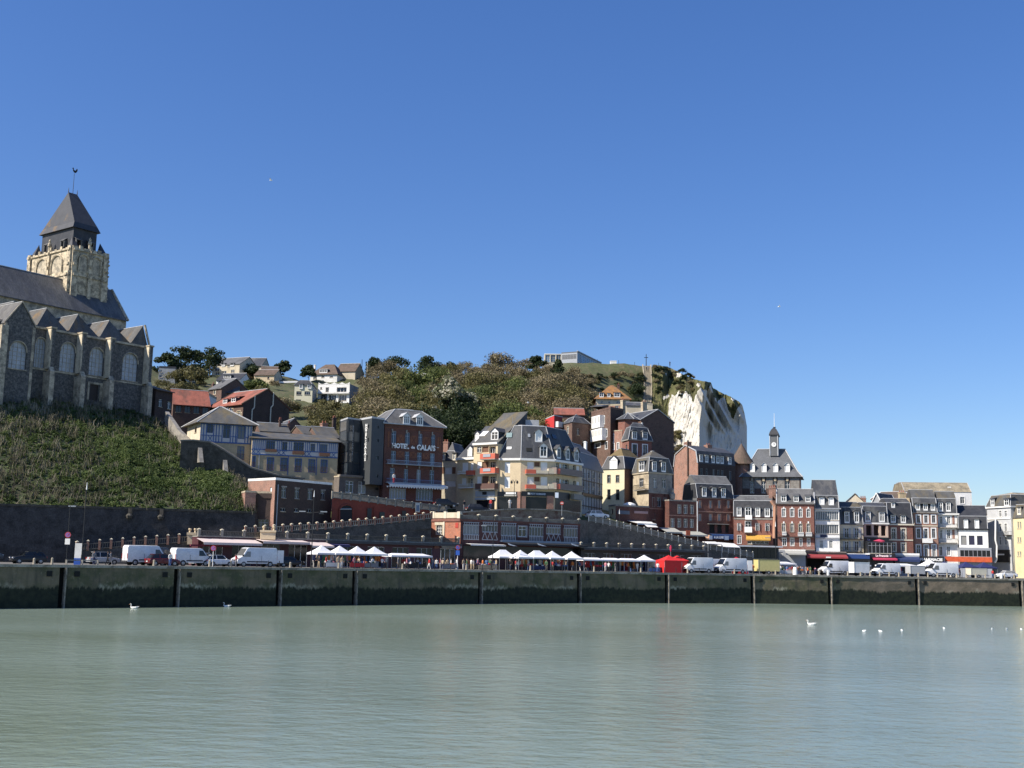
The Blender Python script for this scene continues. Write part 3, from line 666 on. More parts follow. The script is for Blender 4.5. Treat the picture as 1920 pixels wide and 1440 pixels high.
    def gable(s,h,m=None,wm=None,o=0.3,og=0.15,across=False,caps=True,th=0.16,off=0.0,verge=None):
        """pitched roof; ridge along the front edge, or from front to back when across; gable walls filled"""
        a,b,c,d = s.pts
        if across: a,b,c,d = b,c,d,a
        z,zt = s.z1,s.z1 + h; u = (b - a).normalized(); v = (d - a).normalized(); D = (d - a).length; mid = D / 2 + off; r0,r1 = a + v * mid,b + v * mid
        for tri in ((SV(d,z),SV(a,z),SV(r0,zt - 0.05)),(SV(b,z),SV(c,z),SV(r1,zt - 0.05))):
            mb = MB(); mb.poly(tri); mb.build('gable',wm or BRICK,s.root)
        sl1 = h / mid; sl2 = h / (D - mid); mb = MB()
        e0,e1 = a - u * og - v * o,b + u * og - v * o; R0,R1 = r0 - u * og,r1 + u * og; f0,f1 = d - u * og + v * o,c + u * og + v * o
        for (p,q,r_,t_,zz) in ((e0,e1,R1,R0,z - o * sl1),(f1,f0,R0,R1,z - o * sl2)):
            mb.prism([SV(p,zz),SV(q,zz),SV(r_,zt),SV(t_,zt)],(0,0,th))
        mb.build('roof',m or SLATE,s.root)
        if caps: s._caps([(SV(R0,zt + th),SV(R1,zt + th))])
        if verge: s._caps([(SV(e0,z - o * sl1 + th),SV(R0,zt + th)),(SV(e1,z - o * sl1 + th),SV(R1,zt + th)),(SV(f0,z - o * sl2 + th),SV(R0,zt + th)),(SV(f1,z - o * sl2 + th),SV(R1,zt + th))],0.12,verge)
        s.slope = 1 / sl1
        if not across: s.rl = (0.12,s.slope)
        return s
    def shed(s,h,m=None,o=0.25,wm=None,th=0.14):
        """single slope rising to the back"""
        a,b,c,d = inset_poly(s.pts,-o); z = s.z1; mb = MB(); mb.prism([SV(a,z),SV(b,z),SV(c,z + h),SV(d,z + h)],(0,0,th)); mb.build('roof',m or SLATE,s.root)
        a,b,c,d = s.pts
        for tri in ((SV(b,z),SV(c,z),SV(c,z + h)),(SV(d,z),SV(a,z),SV(d,z + h))): mb = MB(); mb.poly(tri); mb.build('gable',wm or BRICK,s.root)
        mb = MB(); mb.quad(SV(c,z),SV(d,z),SV(d,z + h),SV(c,z + h)); mb.build('wall',wm or BRICK,s.root)
        s.slope = (d - a).length / h; s.rl = (0.1,s.slope); return s
    def flat(s,m=None,par=0.4,th=0.2,pm=None):
        mb = MB(); mb.poly([SV(p,s.z1 - 0.1) for p in s.pts]); mb.build('roof',m or PLG,s.root)
        e = inset_poly(s.pts,-0.04); i_ = inset_poly(s.pts,th); mb = MB(); z,zt = s.z1 - 0.12,s.z1 + par
        s.loft(mb,e,z,e,zt); s.loft(mb,e,zt,i_,zt); s.loft(mb,i_,zt,i_,z); mb.build('parapet',pm or STONE,s.root); return s
    def dormer(s,i,r,kind='gable',off=-0.3,dep=1.6,fm=None,rm=None,cheek=None,fr=None,nv=1,pane=None,style='w',sur=0.13,ov=0.16):
        """r: pixel rect of the dormer's window; off: where its face stands behind the wall plane"""
        if s.rl:
            off = 0.0
            for _ in range(5): off = s.rl[0] - s.rl[1] * max(0.0,s.rect(i,r,off)[1] - 0.12 - s.z1) + 0.06
        u0,z0,u1,z1 = s.rect(i,r,off); fm = fm or WHITE; dep = max(dep,(s.rl[1] if s.rl else 0.5) * (z1 + 0.5 - z0) + 0.3); rm = rm or SLATE; w = sur
        U0,U1,Z1 = u0 - w,u1 + w,z1 + w; f = lambda u,z,o=0.0: s.pt(i,u,z,off + o)
        mb = MB()                               # face with opening
        for q in ((U0,z0 - 0.25,u0,Z1),(u1,z0 - 0.25,U1,Z1),(u0,z1,u1,Z1),(u0,z0 - 0.25,u1,z0)): s.bar(mb,i,*q,off - 0.12,off)
        if kind == 'gable':
            mb.poly((f(U0,Z1),f(U1,Z1),f((U0 + U1) / 2,Z1 + (U1 - U0) * 0.42)))
        d_ = mb.build('dormer',fm,s.root)
        mb = MB(); mb.quad(f(U0,z0 - 0.25,-dep),f(U0,z0 - 0.25,-0.12),f(U0,Z1,-0.12),f(U0,Z1,-dep)); mb.quad(f(U1,z0 - 0.25,-0.12),f(U1,z0 - 0.25,-dep),f(U1,Z1,-dep),f(U1,Z1,-0.12)); mb.build('cheek',cheek or SLATED,d_)
        mb = MB(); um = (U0 + U1) / 2
        if kind == 'gable':
            hh = (U1 - U0 + 2 * ov) * 0.42; rz = Z1 - ov * 0.84 + hh
            for (ua,ub) in ((U0 - ov,um),(U1 + ov,um)): mb.prism([f(ua,Z1 - ov * 0.84,ov),f(ub,rz,ov),f(ub,rz,-dep - 1.2),f(ua,Z1 - ov * 0.84,-dep - 1.2)],(0,0,0.09))
        elif kind == 'arch':
            nseg = 8; pr = []
            for k in range(nseg + 1): t = math.pi * k / nseg; pr.append((um - (U1 - U0 + 2 * ov) / 2 * math.cos(t),Z1 + math.sin(t) * (U1 - U0) * 0.32))
            mb.prism([f(u,z,ov) for u,z in pr],f(0,0,-dep) - f(0,0,ov))
        else:
            rise = 0.12 if kind == 'flat' else 0.5
            mb.prism([f(U0 - ov,Z1,ov),f(U1 + ov,Z1,ov),f(U1 + ov,Z1 + rise,-dep),f(U0 - ov,Z1 + rise,-dep)],(0,0,0.10))
        mb.build('dormer_roof',rm,d_)
        if style == 'panel': mb = MB(); mb.quad(f(u0,z0,-0.08),f(u1,z0,-0.08),f(u1,z1,-0.08),f(u0,z1,-0.08)); mb.build('blind',fr or WHITE,d_)
        else:
            mb = MB(); t = 0.05
            for j in range(nv + 2): c = lerp(u0,u1,j / (nv + 1)); s.bar(mb,i,max(u0,c - t),z0,min(u1,c + t),z1,off - 0.1,off - 0.05)
            s.bar(mb,i,u0,z0,u1,z0 + 0.08,off - 0.1,off - 0.05); s.bar(mb,i,u0,lerp(z0,z1,0.68) - 0.03,u1,lerp(z0,z1,0.68) + 0.03,off - 0.1,off - 0.055); mb.build('window_frame',fr or WHITE,d_)
            mb = MB(); mb.quad(f(u0,z0,-0.09),f(u1,z0,-0.09),f(u1,z1,-0.09),f(u0,z1,-0.09)); mb.build('pane',pane or GLASS,d_)
        return d_
    def chimney(s,i,r,off=-3.0,m=None,th=0.7,pots=2,cap=True):
        u0,z0,u1,z1 = s.rect(i,r,off); mb = MB(); s.bar(mb,i,u0,z0 - 1.5,u1,z1,off - th,off)
        if cap: s.bar(mb,i,u0 - 0.07,z1 - 0.25,u1 + 0.07,z1 - 0.08,off - th - 0.07,off + 0.07)
        c = mb.build('chimney',m or BRICK,s.root)
        if pots:
            for k in range(pots): mb = MB(); p = s.pt(i,lerp(u0,u1,(k + 0.5) / pots),z1,off - th / 2); mb.tube(p,p + Vector((0,0,0.45)),0.13,0.1,7); mb.build('chimney_pot',TILE,c)
        return c
    def balcony(s,i,r,proj=0.9,m=None,rm=None,solid=None,slab=0.14,bars=True,off=0.0):
        """r: pixel rect from handrail to slab underside"""
        u0,z0,u1,z1 = s.rect(i,r,off + proj * 0.7); mb = MB(); s.bar(mb,i,u0,z0,u1,z0 + slab,off - 0.02,off + proj); b_ = mb.build('balcony',m or STONE,s.root); mb = MB(); rm = rm or IRON
        if solid: s.bar(mb,i,u0,z0 + slab,u1,z1,off + proj - 0.1,off + proj - 0.02); s.bar(mb,i,u0,z0 + slab,u0 + 0.07,z1,off,off + proj - 0.1); s.bar(mb,i,u1 - 0.07,z0 + slab,u1,z1,off,off + proj - 0.1)
        else:
            s.bar(mb,i,u0,z1 - 0.05,u1,z1,off + proj - 0.07,off + proj - 0.02)
            for uu in (u0,u1 - 0.05): s.bar(mb,i,uu,z1 - 0.05,uu + 0.05,z1,off,off + proj - 0.07)
            if bars:
                k = max(2,int((u1 - u0) / 0.18))
                for j in range(k + 1): c = lerp(u0 + 0.02,u1 - 0.04,j / k); s.bar(mb,i,c,z0 + slab,c + 0.025,z1 - 0.05,off + proj - 0.06,off + proj - 0.035)
        mb.build('railing',solid or rm,b_); return b_
    def awning(s,i,r,proj=2.5,m=None,val=0.25,off=0.05,name='awning'):
        """r: pixel rect; top edge at the wall, bottom edge at the front of the cloth"""
        x0,y0,x1,y1 = r; u0,_,u1,zt = s.rect(i,r,off); zb = s.rect(i,r,off + proj)[1]; f = lambda u,z,o: s.pt(i,u,z,off + o); mb = MB()
        mb.prism([f(u0,zt,0),f(u1,zt,0),f(u1,zb + val,proj),f(u0,zb + val,proj)],(0,0,0.03)); s.bar(mb,i,u0,zb,u1,zb + val,off + proj - 0.03,off + proj)
        return mb.build(name,m or AWW,s.root)
    def board(s,i,r,m,name='sign_board',o0=0.02,o1=0.12,parent=None):
        u0,z0,u1,z1 = s.rect(i,r); mb = MB(); s.bar(mb,i,u0,z0,u1,z1,o0,o1); return mb.build(name,m,parent or s.root)
    def text(s,i,txt,r,m,off=0.14,vert=False,name='lettering',parent=None,depth=0.03):
        u0,z0,u1,z1 = s.rect(i,r,off); me = text_mesh(txt,vert); vs_ = np.array([v.co for v in me.vertices]); lo,hi = vs_.min(0),vs_.max(0)
        mb = MB(); sx = (u1 - u0) / (hi[0] - lo[0]); sy = (z1 - z0) / (hi[1] - lo[1])
        for p in me.polygons:
            q = [s.pt(i,u0 + (me.vertices[k].co.x - lo[0]) * sx,z0 + (me.vertices[k].co.y - lo[1]) * sy,off) for k in p.vertices]; mb.poly(q)
        return mb.build(name,m,parent or s.root)
def text_mesh(txt,vert=False):
    c = bpy.data.curves.new('lettering','FONT'); c.body = '\n'.join(txt) if vert else txt; c.align_x = 'CENTER' if vert else 'LEFT'; c.resolution_u = 2
    if vert: c.space_line = 0.85
    c.offset = 0.05
    o = bpy.data.objects.new('lettering_tmp',c); COL.objects.link(o); dg = bpy.context.evaluated_depsgraph_get(); me = bpy.data.meshes.new_from_object(o.evaluated_get(dg)); bpy.data.objects.remove(o); bpy.data.curves.remove(c); return me
def R4(c,x0,y0,x1,y1): a = c(x0,y0); b = c(x1,y1); return (a[0],a[1],b[0],b[1])
# ------------------------------------------------------------------ church on the mound
CHST = mat('weathered church stone',(0.48,0.41,0.30),0.9,0.3,1.0,col2=(0.25,0.22,0.17),c2scale=0.7,c2lo=0.45,c2hi=0.6)
TOWST = mat('carved tower limestone',(0.56,0.47,0.33),0.9,0.32,1.3,col2=(0.24,0.205,0.15),c2scale=0.7,c2lo=0.46,c2hi=0.6)
CHLT = mat('sunlit dressed stone',(0.62,0.54,0.40),0.9,0.2,1.5,col2=(0.42,0.36,0.26),c2scale=0.8)
CHSL = mat('church slate',(0.085,0.085,0.088),0.65,0.3,0.6,col2=(0.125,0.12,0.11),c2scale=0.22,c2lo=0.46,c2hi=0.6,stretch=(1,0.3,1),fine=8)
CHSO = mat('church slate with ochre lichen',(0.085,0.084,0.082),0.75,0.3,0.6,col2=(0.14,0.09,0.04),c2scale=0.35,c2lo=0.53,c2hi=0.68,stretch=(1,0.5,1),fine=8)
LEAD = mat('leaded protective glazing',(0.42,0.44,0.47),0.5,0.2,0.8)
pL,pR = cB(340,590),cB(1430,790)
YL = 199.0
pts,zp = plan(pL,pR,YL,None,9.0)
u_ = (pts[1] - pts[0]).normalized()
ext = 22.0                                   # the aisle runs on beyond the left edge of the view
pts[0] = pts[0] - u_ * ext; pts[3] = pts[3] - u_ * ext
CH = Bld('church','flint and stone church with square slate-capped tower on the green mound','church',pts,24.2,zp)
CR0 = CH.root
def cu(x,y,off=0.0): return CH.uv(0,*cB(x,y),off)
# arched windows: opening with stone arch, leaded glazing and tracery bars
def arch_pts(u0,u1,z0,z1,n=10):
    um = (u0 + u1) / 2; hw = (u1 - u0) / 2; zs = z1 - hw * 1.15; out = [(u1,z0),(u1,zs)]
    for k in range(1,n): t = math.pi * k / n; out.append((um + hw * math.cos(t),zs + hw * 1.15 * math.sin(t) ** 0.85))
    out += [(u0,zs),(u0,z0)]; return out
def church_window(B,i,r,off=0.0):
    u0,z0,u1,z1 = r; d = off - 0.35; ap = arch_pts(u0,u1,z0,z1); mb = MB()
    mb.poly([B.pt(i,u,z,d) for u,z in ap]); gl = None
    fr = MB(); k = 4
    for j in range(1,k):
        c = lerp(u0,u1,j / k); zt = z1 - abs(c - (u0 + u1) / 2) * 0.8 - 0.1; B.bar(fr,i,c - 0.03,z0,c + 0.03,zt,d + 0.01,d + 0.06)
    for j in range(1,6): zz = lerp(z0,z1,j / 6.5); hw = 0.5 * (u1 - u0) * (1 if j < 4 else 0.86 if j == 4 else 0.62); B.bar(fr,i,(u0 + u1) / 2 - hw,zz - 0.025,(u0 + u1) / 2 + hw,zz + 0.025,d + 0.01,d + 0.07)
    for a,b in zip(ap[1:-1],ap[2:-1]): fr.tube(B.pt(i,*a,off),B.pt(i,*b,off),0.13,0.13,5)
    B.bar(fr,i,u0 - 0.15,z0 - 0.2,u1 + 0.15,z0,off - 0.3,off + 0.1)
    w_ = fr.build('window',CHST,B.root); mb.build('glazing',LEAD,w_)
    sp = MB(); zs = ap[1][1]; half = len(ap) // 2
    for poly in ([(u1,z1),*reversed(ap[1:half + 1])],[(u0,z1),*reversed(ap[half:-1])]):
        sp.poly([B.pt(i,u,z,off - 0.01) for u,z in poly])
    sp.build('spandrel',FLINT,w_)
wins = [(335,680,440,975),(578,728,728,1015),(862,778,1000,1050),(1180,830,1330,1100)]
wr = []
for x0,y0,x1,y1 in wins:
    r = CH.rect(0,R4(cB,x0,y0,x1,y1)); wr.append(r); CH.op[0].append((r,dict(style='arched',dep=0.4)))
CH.win(0,R4(cB,865,1140,945,1290),style='panel',fr=DKT,dep=0.3,name='door')
_w = CH.window
def _cw(i,r,style='w',**k):
    if style == 'arched': return church_window(CH,i,r)
    return _w(i,r,style=style,**k)
CH.window = _cw
CH.walls(FLINT)
L0 = CH.edge(0)[3]
mb = MB(); CH.bar(mb,0,0,zp - 0.02,L0 + 0.1,zp + 0.35,-0.3,0.25); mb.build('parapet',CHST,CR0)
zsill = wr[2][1] - 0.3
mb = MB(); CH.bar(mb,0,0,zsill - 0.25,L0,zsill,-0.1,0.1); mb.build('string_course',CHST,CR0)
u0d,z0d,u1d,z1d = CH.rect(0,R4(cB,845,1115,975,1290)); mb = MB()
CH.bar(mb,0,u0d - 0.1,z0d,u0d + 0.25,z1d,-0.05,0.1); CH.bar(mb,0,u1d - 0.3,z0d,u1d + 0.2,z1d,-0.05,0.1); CH.bar(mb,0,u0d - 0.1,z1d - 0.35,u1d + 0.2,z1d,-0.04,0.11); mb.build('door_surround',CHST,CR0)
# stepped buttresses, each with a dressed-stone weathering
bpx = [(500,590),(797,642),(1072,692),(1442,767)]
bu = []
for x,y in bpx:
    uf = cu(x,y,1.5)[0]; zt = cu(x,y,1.5)[1]; bu.append(uf + 0.55)
    b_ = MB(); wd = 0.85; p = lambda u,z,o: CH.pt(0,u,z,o)
    CH.bar(b_,0,uf,zsill,uf + wd,zt - 0.05,-0.05,1.5); bt = b_.build('buttress',FLINT,CR0)
    b_ = MB(); CH.bar(b_,0,uf - 0.05,zsill,uf,zt - 0.05,0.0,1.5); b_.build('lit_stone_face',CHLT,bt); b_ = MB(); CH.bar(b_,0,uf + 0.0,zsill,uf + 0.22,zt - 0.05,1.5,1.54); b_.build('quoin_strip',CHST,bt)  # pale slab on the left side paints the sunlight there
    b_ = MB(); CH.bar(b_,0,uf - 0.14,zt - 0.05,uf + wd + 0.14,zt + 0.22,-0.05,1.64); b_.build('buttress_cap',STONE,bt)
    b_ = MB(); CH.bar(b_,0,uf - 0.03,20.0,uf + wd + 0.03,zsill - 0.5,-0.05,2.1)
    b_.prism([p(uf - 0.03,zsill - 0.5,2.1),p(uf - 0.03,zsill - 0.5,1.4),p(uf - 0.03,zsill + 0.5,1.4)],p(uf + wd + 0.03,0,0) - p(uf - 0.03,0,0)); b_.build('buttress_foot',CHST,bt)
# cross roofs over the aisle bays: hipped towards the harbour
val = [cu(x,y)[0] for x,y in ((355,575),(660,622),(960,687),(1262,738))]; zv = zp + 0.35
step = val[2] - val[1]; edges = [val[0] - step] + val + [L0 - 0.1]
hr = CH.uv(0,*cB(430,395),-2.2)[1] - zv
for k in range(len(edges) - 1):
    ua,ub = edges[k],edges[k + 1]; last = (k == len(edges) - 2); um = (ua + ub) / 2 - 0.25 if not last else ub - 0.9; p = lambda u,z,o: CH.pt(0,u,z,o); hh = hr * 0.98
    mb = MB(); back_ = -9.0
    f = -2.0 if not last else -0.7
    mb.quad(p(ua,zv,back_),p(ua,zv,-0.1),p(um,zv + hh,f),p(um,zv + hh,back_)); mb.quad(p(ub,zv,-0.1),p(ub,zv,back_),p(um,zv + hh,back_),p(um,zv + hh,f))
    mb.poly((p(ua,zv,-0.1),p(ub,zv,-0.1),p(um,zv + hh,f)),1)
    mb.build('aisle_roof',[CHSO,CHSO],CR0)
    c = MB(); c.tube(p(um,zv + hh + 0.03,back_),p(um,zv + hh + 0.03,f),0.09,0.09,5); c.build('ridge_cap',ZINC,CR0)
# west gable coping of the last bay
p = lambda u,z,o: CH.pt(0,u,z,o)
mb = MB(); zg = zv + hr
mb.tube(p(L0 - 0.75,zg + 0.1,-0.5),p(L0 + 0.15,zv + 0.1,0.1),0.25,0.25,6); mb.build('gable_coping',CHST,CR0)
# gabled chapel bay at the left
g0,g1 = cu(33,700,1.6)[0],cu(335,700,1.6)[0]; ga = cu(212,345,1.6); ze = cu(335,590,1.6)[1]; gm_ = (g0 + g1) / 2
cpts = [CH.pt(0,g0,0,1.6),CH.pt(0,g1,0,1.6),CH.pt(0,g1,0,-6),CH.pt(0,g0,0,-6)]
CB_ = Bld('church','','',cpts,24.2,ze,root=CR0)
r = CB_.rect(0,R4(cB,88,715,258,985)); CB_.op[0].append((r,dict(style='arched',dep=0.4)))
_w2 = CB_.window
CB_.window = lambda i,r,style='w',**k: church_window(CB_,i,r) if style == 'arched' else _w2(i,r,style=style,**k)
CB_.walls(FLINT); CB_.gable(ga[1] - ze,CHSL,FLINT,across=True,o=0.1,og=0.1,verge=CHST)
mb = MB()
for uu in (0.0,CB_.edge(0)[3] - 0.5): CB_.bar(mb,0,uu,24.2,uu + 0.5,ze,-0.04,0.06)
mb.build('quoins',CHST,CR0)
# far-left buttress at the picture edge
mb = MB(); uf = g0 - 1.3; zt = cu(5,570,1.6)[1]; CH.bar(mb,0,uf,20,uf + 1.2,zt,-0.05,3.2); mb.build('buttress',CHST,CR0)
# nave: clerestory and long slate roof
NO = -9.0; RO = NO - 5.5
un,zn = CH.uv(0,*cB(1228,508),NO); ur,zrg = CH.uv(0,*cB(1045,228),RO)
npts = [CH.pt(0,-12,0,NO),CH.pt(0,un - 0.2,0,NO),CH.pt(0,un - 0.2,0,NO - 11),CH.pt(0,-12,0,NO - 11)]
NV = Bld('church','','',npts,24.2,zn,root=CR0); NV.walls(CHST)
NV.gable(zrg - zn,CHSL,CHST,o=0.45,og=0.05,caps=True)
mb = MB(); a_ = NV.pt(0,NV.edge(0)[3],zn - 0.3,0.5); b_ = NV.pt(0,NV.edge(0)[3],zrg + 0.2,-5.5); c_ = NV.pt(0,NV.edge(0)[3],zn - 0.3,-11.5)
mb.tube(a_,b_,0.28,0.28,6); mb.tube(b_,c_,0.28,0.28,6); mb.build('gable_coping',CHST,CR0)
# flying buttress stub and ridge tiles
mb = MB(); mb.box(CH.pt(0,g0 - 4.4,zp + 1,-8.6),CH.pt(0,g0 - 3.8,0,0) - CH.pt(0,g0 - 4.4,0,0),CH.pt(0,0,0,-5) - CH.pt(0,0,0,-8.6),(0,0,2.0)); mb.build('flying_buttress',CHST,CR0)
# tower: carved stone stage, slate belfry, steep slate roof with a short ridge
TO = NO - 3.0
ut0 = CH.uv(0,*cA(800,1150),TO)[0]; ut1 = CH.uv(0,*cA(1212,1150),TO)[0]; TW = ut1 - ut0; zt = CH.uv(0,*cA(797,975),TO)[1]
TD = next(d for d in np.arange(4,20,0.1) if PX(CH.pt(0,ut0,zt - 3,TO - d))[0] < 53)          # side face reaches photo column 53
tp = [CH.pt(0,ut0,0,TO),CH.pt(0,ut1,0,TO),CH.pt(0,ut1,0,TO - TD),CH.pt(0,ut0,0,TO - TD)]

TB = Bld('church','','',tp,30.0,zt,root=CR0)
TW_L = TB.edge(3)[3]
TB.walls(TOWST)
def blind_arch(i,u0,u1,z0,z1):
    ap = arch_pts(u0,u1,z0,z1,8); mb = MB(); mb.poly([TB.pt(i,u,z,-0.02 + 0.03) for u,z in ap],1)
    for a,b in zip(ap,ap[1:]): mb.tube(TB.pt(i,*a,0.12),TB.pt(i,*b,0.12),0.2,0.2,5,0)
    mb.build('blind_arch',[TOWST,CHST],CR0)
for i in (0,3):
    W_ = TB.edge(i)[3]
    for c in (0.33,0.68): blind_arch(i,W_ * c - W_ * 0.13,W_ * c + W_ * 0.13,zt - 4.4,zt - 0.9)
    mb = MB(); TB.bar(mb,i,-0.1,zt - 5.3,W_ + 0.1,zt - 5.0,-0.1,0.22); mb.build('string_course',TOWST,CR0); mb = MB(); TB.bar(mb,i,-0.05,zt - 0.35,W_ + 0.05,zt,-0.1,0.25); mb.build('string_course',TOWST,CR0)
    # clasping corner buttresses with canopied niches
    for c in (0.0,0.5,1.0):
        for (dz0,dz1,o,w_) in ((-12,-4.6,0.55,1.3 if c != 0.5 else 0.7),(-4.6,0.35,0.36,1.0 if c != 0.5 else 0.5)):
            mb = MB(); uc = W_ * c + (w_ / 2 if c == 0 else -w_ / 2 if c == 1 else 0); TB.bar(mb,i,uc - w_ / 2,zt + dz0,uc + w_ / 2,zt + dz1,-0.1,o)
            TB.bar(mb,i,uc - w_ * 0.3,zt + dz0 + 1.2,uc + w_ * 0.3,zt + dz0 + 1.7,o - 0.05,o + 0.25); TB.bar(mb,i,uc - w_ * 0.36,zt + dz1 - 0.9,uc + w_ * 0.36,zt + dz1 - 0.45,o - 0.05,o + 0.22)
            mb.build('tower_buttress',TOWST,CR0)
    # broken parapet stubs
    for k in range(7):
        uu = W_ * (0.12 + 0.76 * k / 6); h_ = (0.25,0.7,0.3,0.95,0.35,0.6,0.2)[k]; mb = MB(); TB.bar(mb,i,uu - 0.35,zt,uu + 0.35,zt + h_,-0.25,0.1); mb.build('parapet_stub',TOWST,CR0)
    # pinnacle statue on the middle of each side
    q = TB.pt(i,W_ * 0.47,zt,0.0); mb = MB(); mb.ring([(0.3,0),(0.26,1.2),(0.4,1.3),(0.36,1.7),(0.18,2.0),(0.24,2.3),(0.05,2.7)],q,8); mb.build('pinnacle',TOWST,CR0)
for k in range(12):       # weathered crockets and corbels along the right corner
    q = TB.pt(0,TB.edge(0)[3] + 0.2,zt - 0.6 - k * 0.75,-0.2); mb = MB(); r_ = 0.22 + 0.12 * ((k * 7) % 3); mb.ring([(r_ * 0.6,0),(r_,0.2),(r_ * 0.8,0.4),(0.05,0.5)],q,6); mb.build('crocket',TOWST,CR0)
# corner caps of slate leaning to the belfry
bp_ = inset_poly(tp,[1.4,1.9,2.6,0.9]); zb0 = zt - 0.3
zbe = TB.uv(0,*cA(762,738),-1.4)[1]
BL = Bld('church','','',bp_,zb0,zbe,root=CR0)
for i in (0,3):
    W_ = BL.edge(i)[3]
    for c in (0.2,0.72) if i == 0 else (0.22,0.75): BL.op[i].append(((W_ * c - 0.45,zb0 + 0.9,W_ * c + 0.45,zb0 + 2.2),dict(style='louvre',dep=0.5)))
_w3 = BL.window
def _lv(i,r,style='w',**k):
    u0,z0,u1,z1 = r; mb = MB()
    for j in range(7): zz = lerp(z0,z1,j / 7); BL.bar(mb,i,u0,zz,u1,zz + 0.12,-0.45,-0.1)
    w_ = mb.build('louvre',DKT,CR0); mb = MB(); BL.bar(mb,i,u0 - 0.18,z0 - 0.15,u0,z1 + 0.1,-0.1,0.55); BL.bar(mb,i,u1,z0 - 0.15,u1 + 0.18,z1 + 0.1,-0.1,0.55)
    f = lambda u,z,o: BL.pt(i,u,z,o); mb.prism([f(u0 - 0.3,z1 + 0.05,0.65),f(u1 + 0.3,z1 + 0.05,0.65),f(u1 + 0.3,z1 + 0.55,-0.1),f(u0 - 0.3,z1 + 0.55,-0.1)],(0,0,0.1)); mb.build('louvre_hood',SLATEP,w_)
    mb = MB(); mb.quad(f(u0,z0,-0.5),f(u1,z0,-0.5),f(u1,z1,-0.5),f(u0,z1,-0.5)); mb.build('louvre_back',BLACK,w_)
BL.window = _lv
BL.walls(SLATED)
for k in range(4):
    a = Vector(tp[k]); c = (tp[0] + tp[2]) / 2; d = (c - a).normalized(); mb = MB(); q = [a + d * 0.2,a + (tp[(k + 1) % 4] - a).normalized() * 1.6,a + d * 2.6,a + (tp[k - 1] - a).normalized() * 1.6]
    top = SV(a + d * 1.9,zt + 2.6)
    for j in range(4): mb.poly((SV(q[j],zt),SV(q[(j + 1) % 4],zt),top))
    mb.build('corner_cap',SLATED,CR0)
e = inset_poly(bp_,-0.5); e2 = inset_poly(bp_,0.0); OC = (TD - 1.2) / 2; zap = TB.uv(0,*cA(830,378),-OC)[1]; cc = (bp_[0] + bp_[2]) / 2; ru = (bp_[1] - bp_[0]).normalized()
mb = MB(); zf = zbe + 0.75; n4 = 4
BL.loft(mb,e,zbe,e2,zf + 0.45); r0,r1 = cc - ru * 0.95,cc + ru * 0.95
mb.quad(SV(e2[0],zf + 0.45),SV(e2[1],zf + 0.45),SV(r1,zap),SV(r0,zap)); mb.quad(SV(e2[2],zf + 0.45),SV(e2[3],zf + 0.45),SV(r0,zap),SV(r1,zap))
mb.poly((SV(e2[1],zf + 0.45),SV(e2[2],zf + 0.45),SV(r1,zap))); mb.poly((SV(e2[3],zf + 0.45),SV(e2[0],zf + 0.45),SV(r0,zap))); mb.poly([SV(p_,zbe) for p_ in e[::-1]])
mb.build('tower_roof',mat('tower slate',(0.042,0.044,0.05),0.6,0.2,0.6,col2=(0.14,0.085,0.03),c2scale=0.2,c2lo=0.6,c2hi=0.72),CR0)
mb = MB()
for q in (r0,r1): mb.tube(SV(q,zap),SV(q,zap + 0.9),0.1,0.03,6)
zc = TB.uv(0,*cA(836,150),-OC)[1]; mb.tube(SV(cc,zap),SV(cc,zc),0.06,0.04,6); mb.build('finial',IRON,CR0)
mb = MB(); s_ = 0.075; 
cock = [(-7,6),(-5,9),(-3,8),(-2,3),(3,2),(6,8),(9,7),(8,1),(4,-4),(-1,-4),(-4,0),(-5,5)]
mb.prism([SV(cc,zc) + ru * (x * s_) + Vector((0,0,(y + 6) * s_)) for x,y in cock],Vector((-ru.y,ru.x,0)) * 0.06); mb.build('weathercock',IRON,CR0)

# ------------------------------------------------------------------ the mound below the church and its retaining wall
BOT = [(-110,945,159.5),(0,948,163),(240,955,171.3),(478,962.5,179.6)]
TOPL = [(-110,722,192),(0,737,197.5),(60,745,200),(130,756,205),(200,766,210),(262,776,214.5),(300,790,216),(330,815,212),(350,833,207),(358,850,203.5),(375,866,200),(420,882,195),(455,908,190),(478,948,183.5)]
def emb(x,t):
    yb,Yb = interp(x,[b[0] for b in BOT],[b[1] for b in BOT]),interp(x,[b[0] for b in BOT],[b[2] for b in BOT])
    yt,Yt = interp(x,[b[0] for b in TOPL],[b[1] for b in TOPL]),interp(x,[b[0] for b in TOPL],[b[2] for b in TOPL])
    a,b = P(x,yb,Yb),P(x,yt,Yt); p = a.lerp(b,t); p.z += 1.0 * math.sin(math.pi * t) + 0.5 * fbm(p.x * 0.2,p.y * 0.2,2.0) * math.sin(math.pi * t); return p
EARTH = mat('mound soil and litter',(0.06,0.055,0.03),0.95,0.4,0.8,col2=(0.05,0.075,0.025),c2scale=0.3,c2lo=0.42,c2hi=0.6,bump=0.8)
mb = MB(); nx,nt_ = 90,26; g_ = [[emb(lerp(-110,478,i / (nx - 1)),j / (nt_ - 1)) for j in range(nt_)] for i in range(nx)]
mb.add([p for c in g_ for p in c],[(i * nt_ + j,(i + 1) * nt_ + j,(i + 1) * nt_ + j + 1,i * nt_ + j + 1) for i in range(nx - 1) for j in range(nt_ - 1)])
q0 = len(mb.v)
for i in range(nx):        # level ground running back under the church and houses
    p = g_[i][-1]; mb.v.append((p.x * 1.06,p.y + 22,p.z - 0.1))
for i in range(nx - 1): mb.f.append((i * nt_ + nt_ - 1,(i + 1) * nt_ + nt_ - 1,q0 + i + 1,q0 + i)); mb.mi.append(0)
tag(mb.build('church_mound',EARTH,smooth=True),kind='structure')
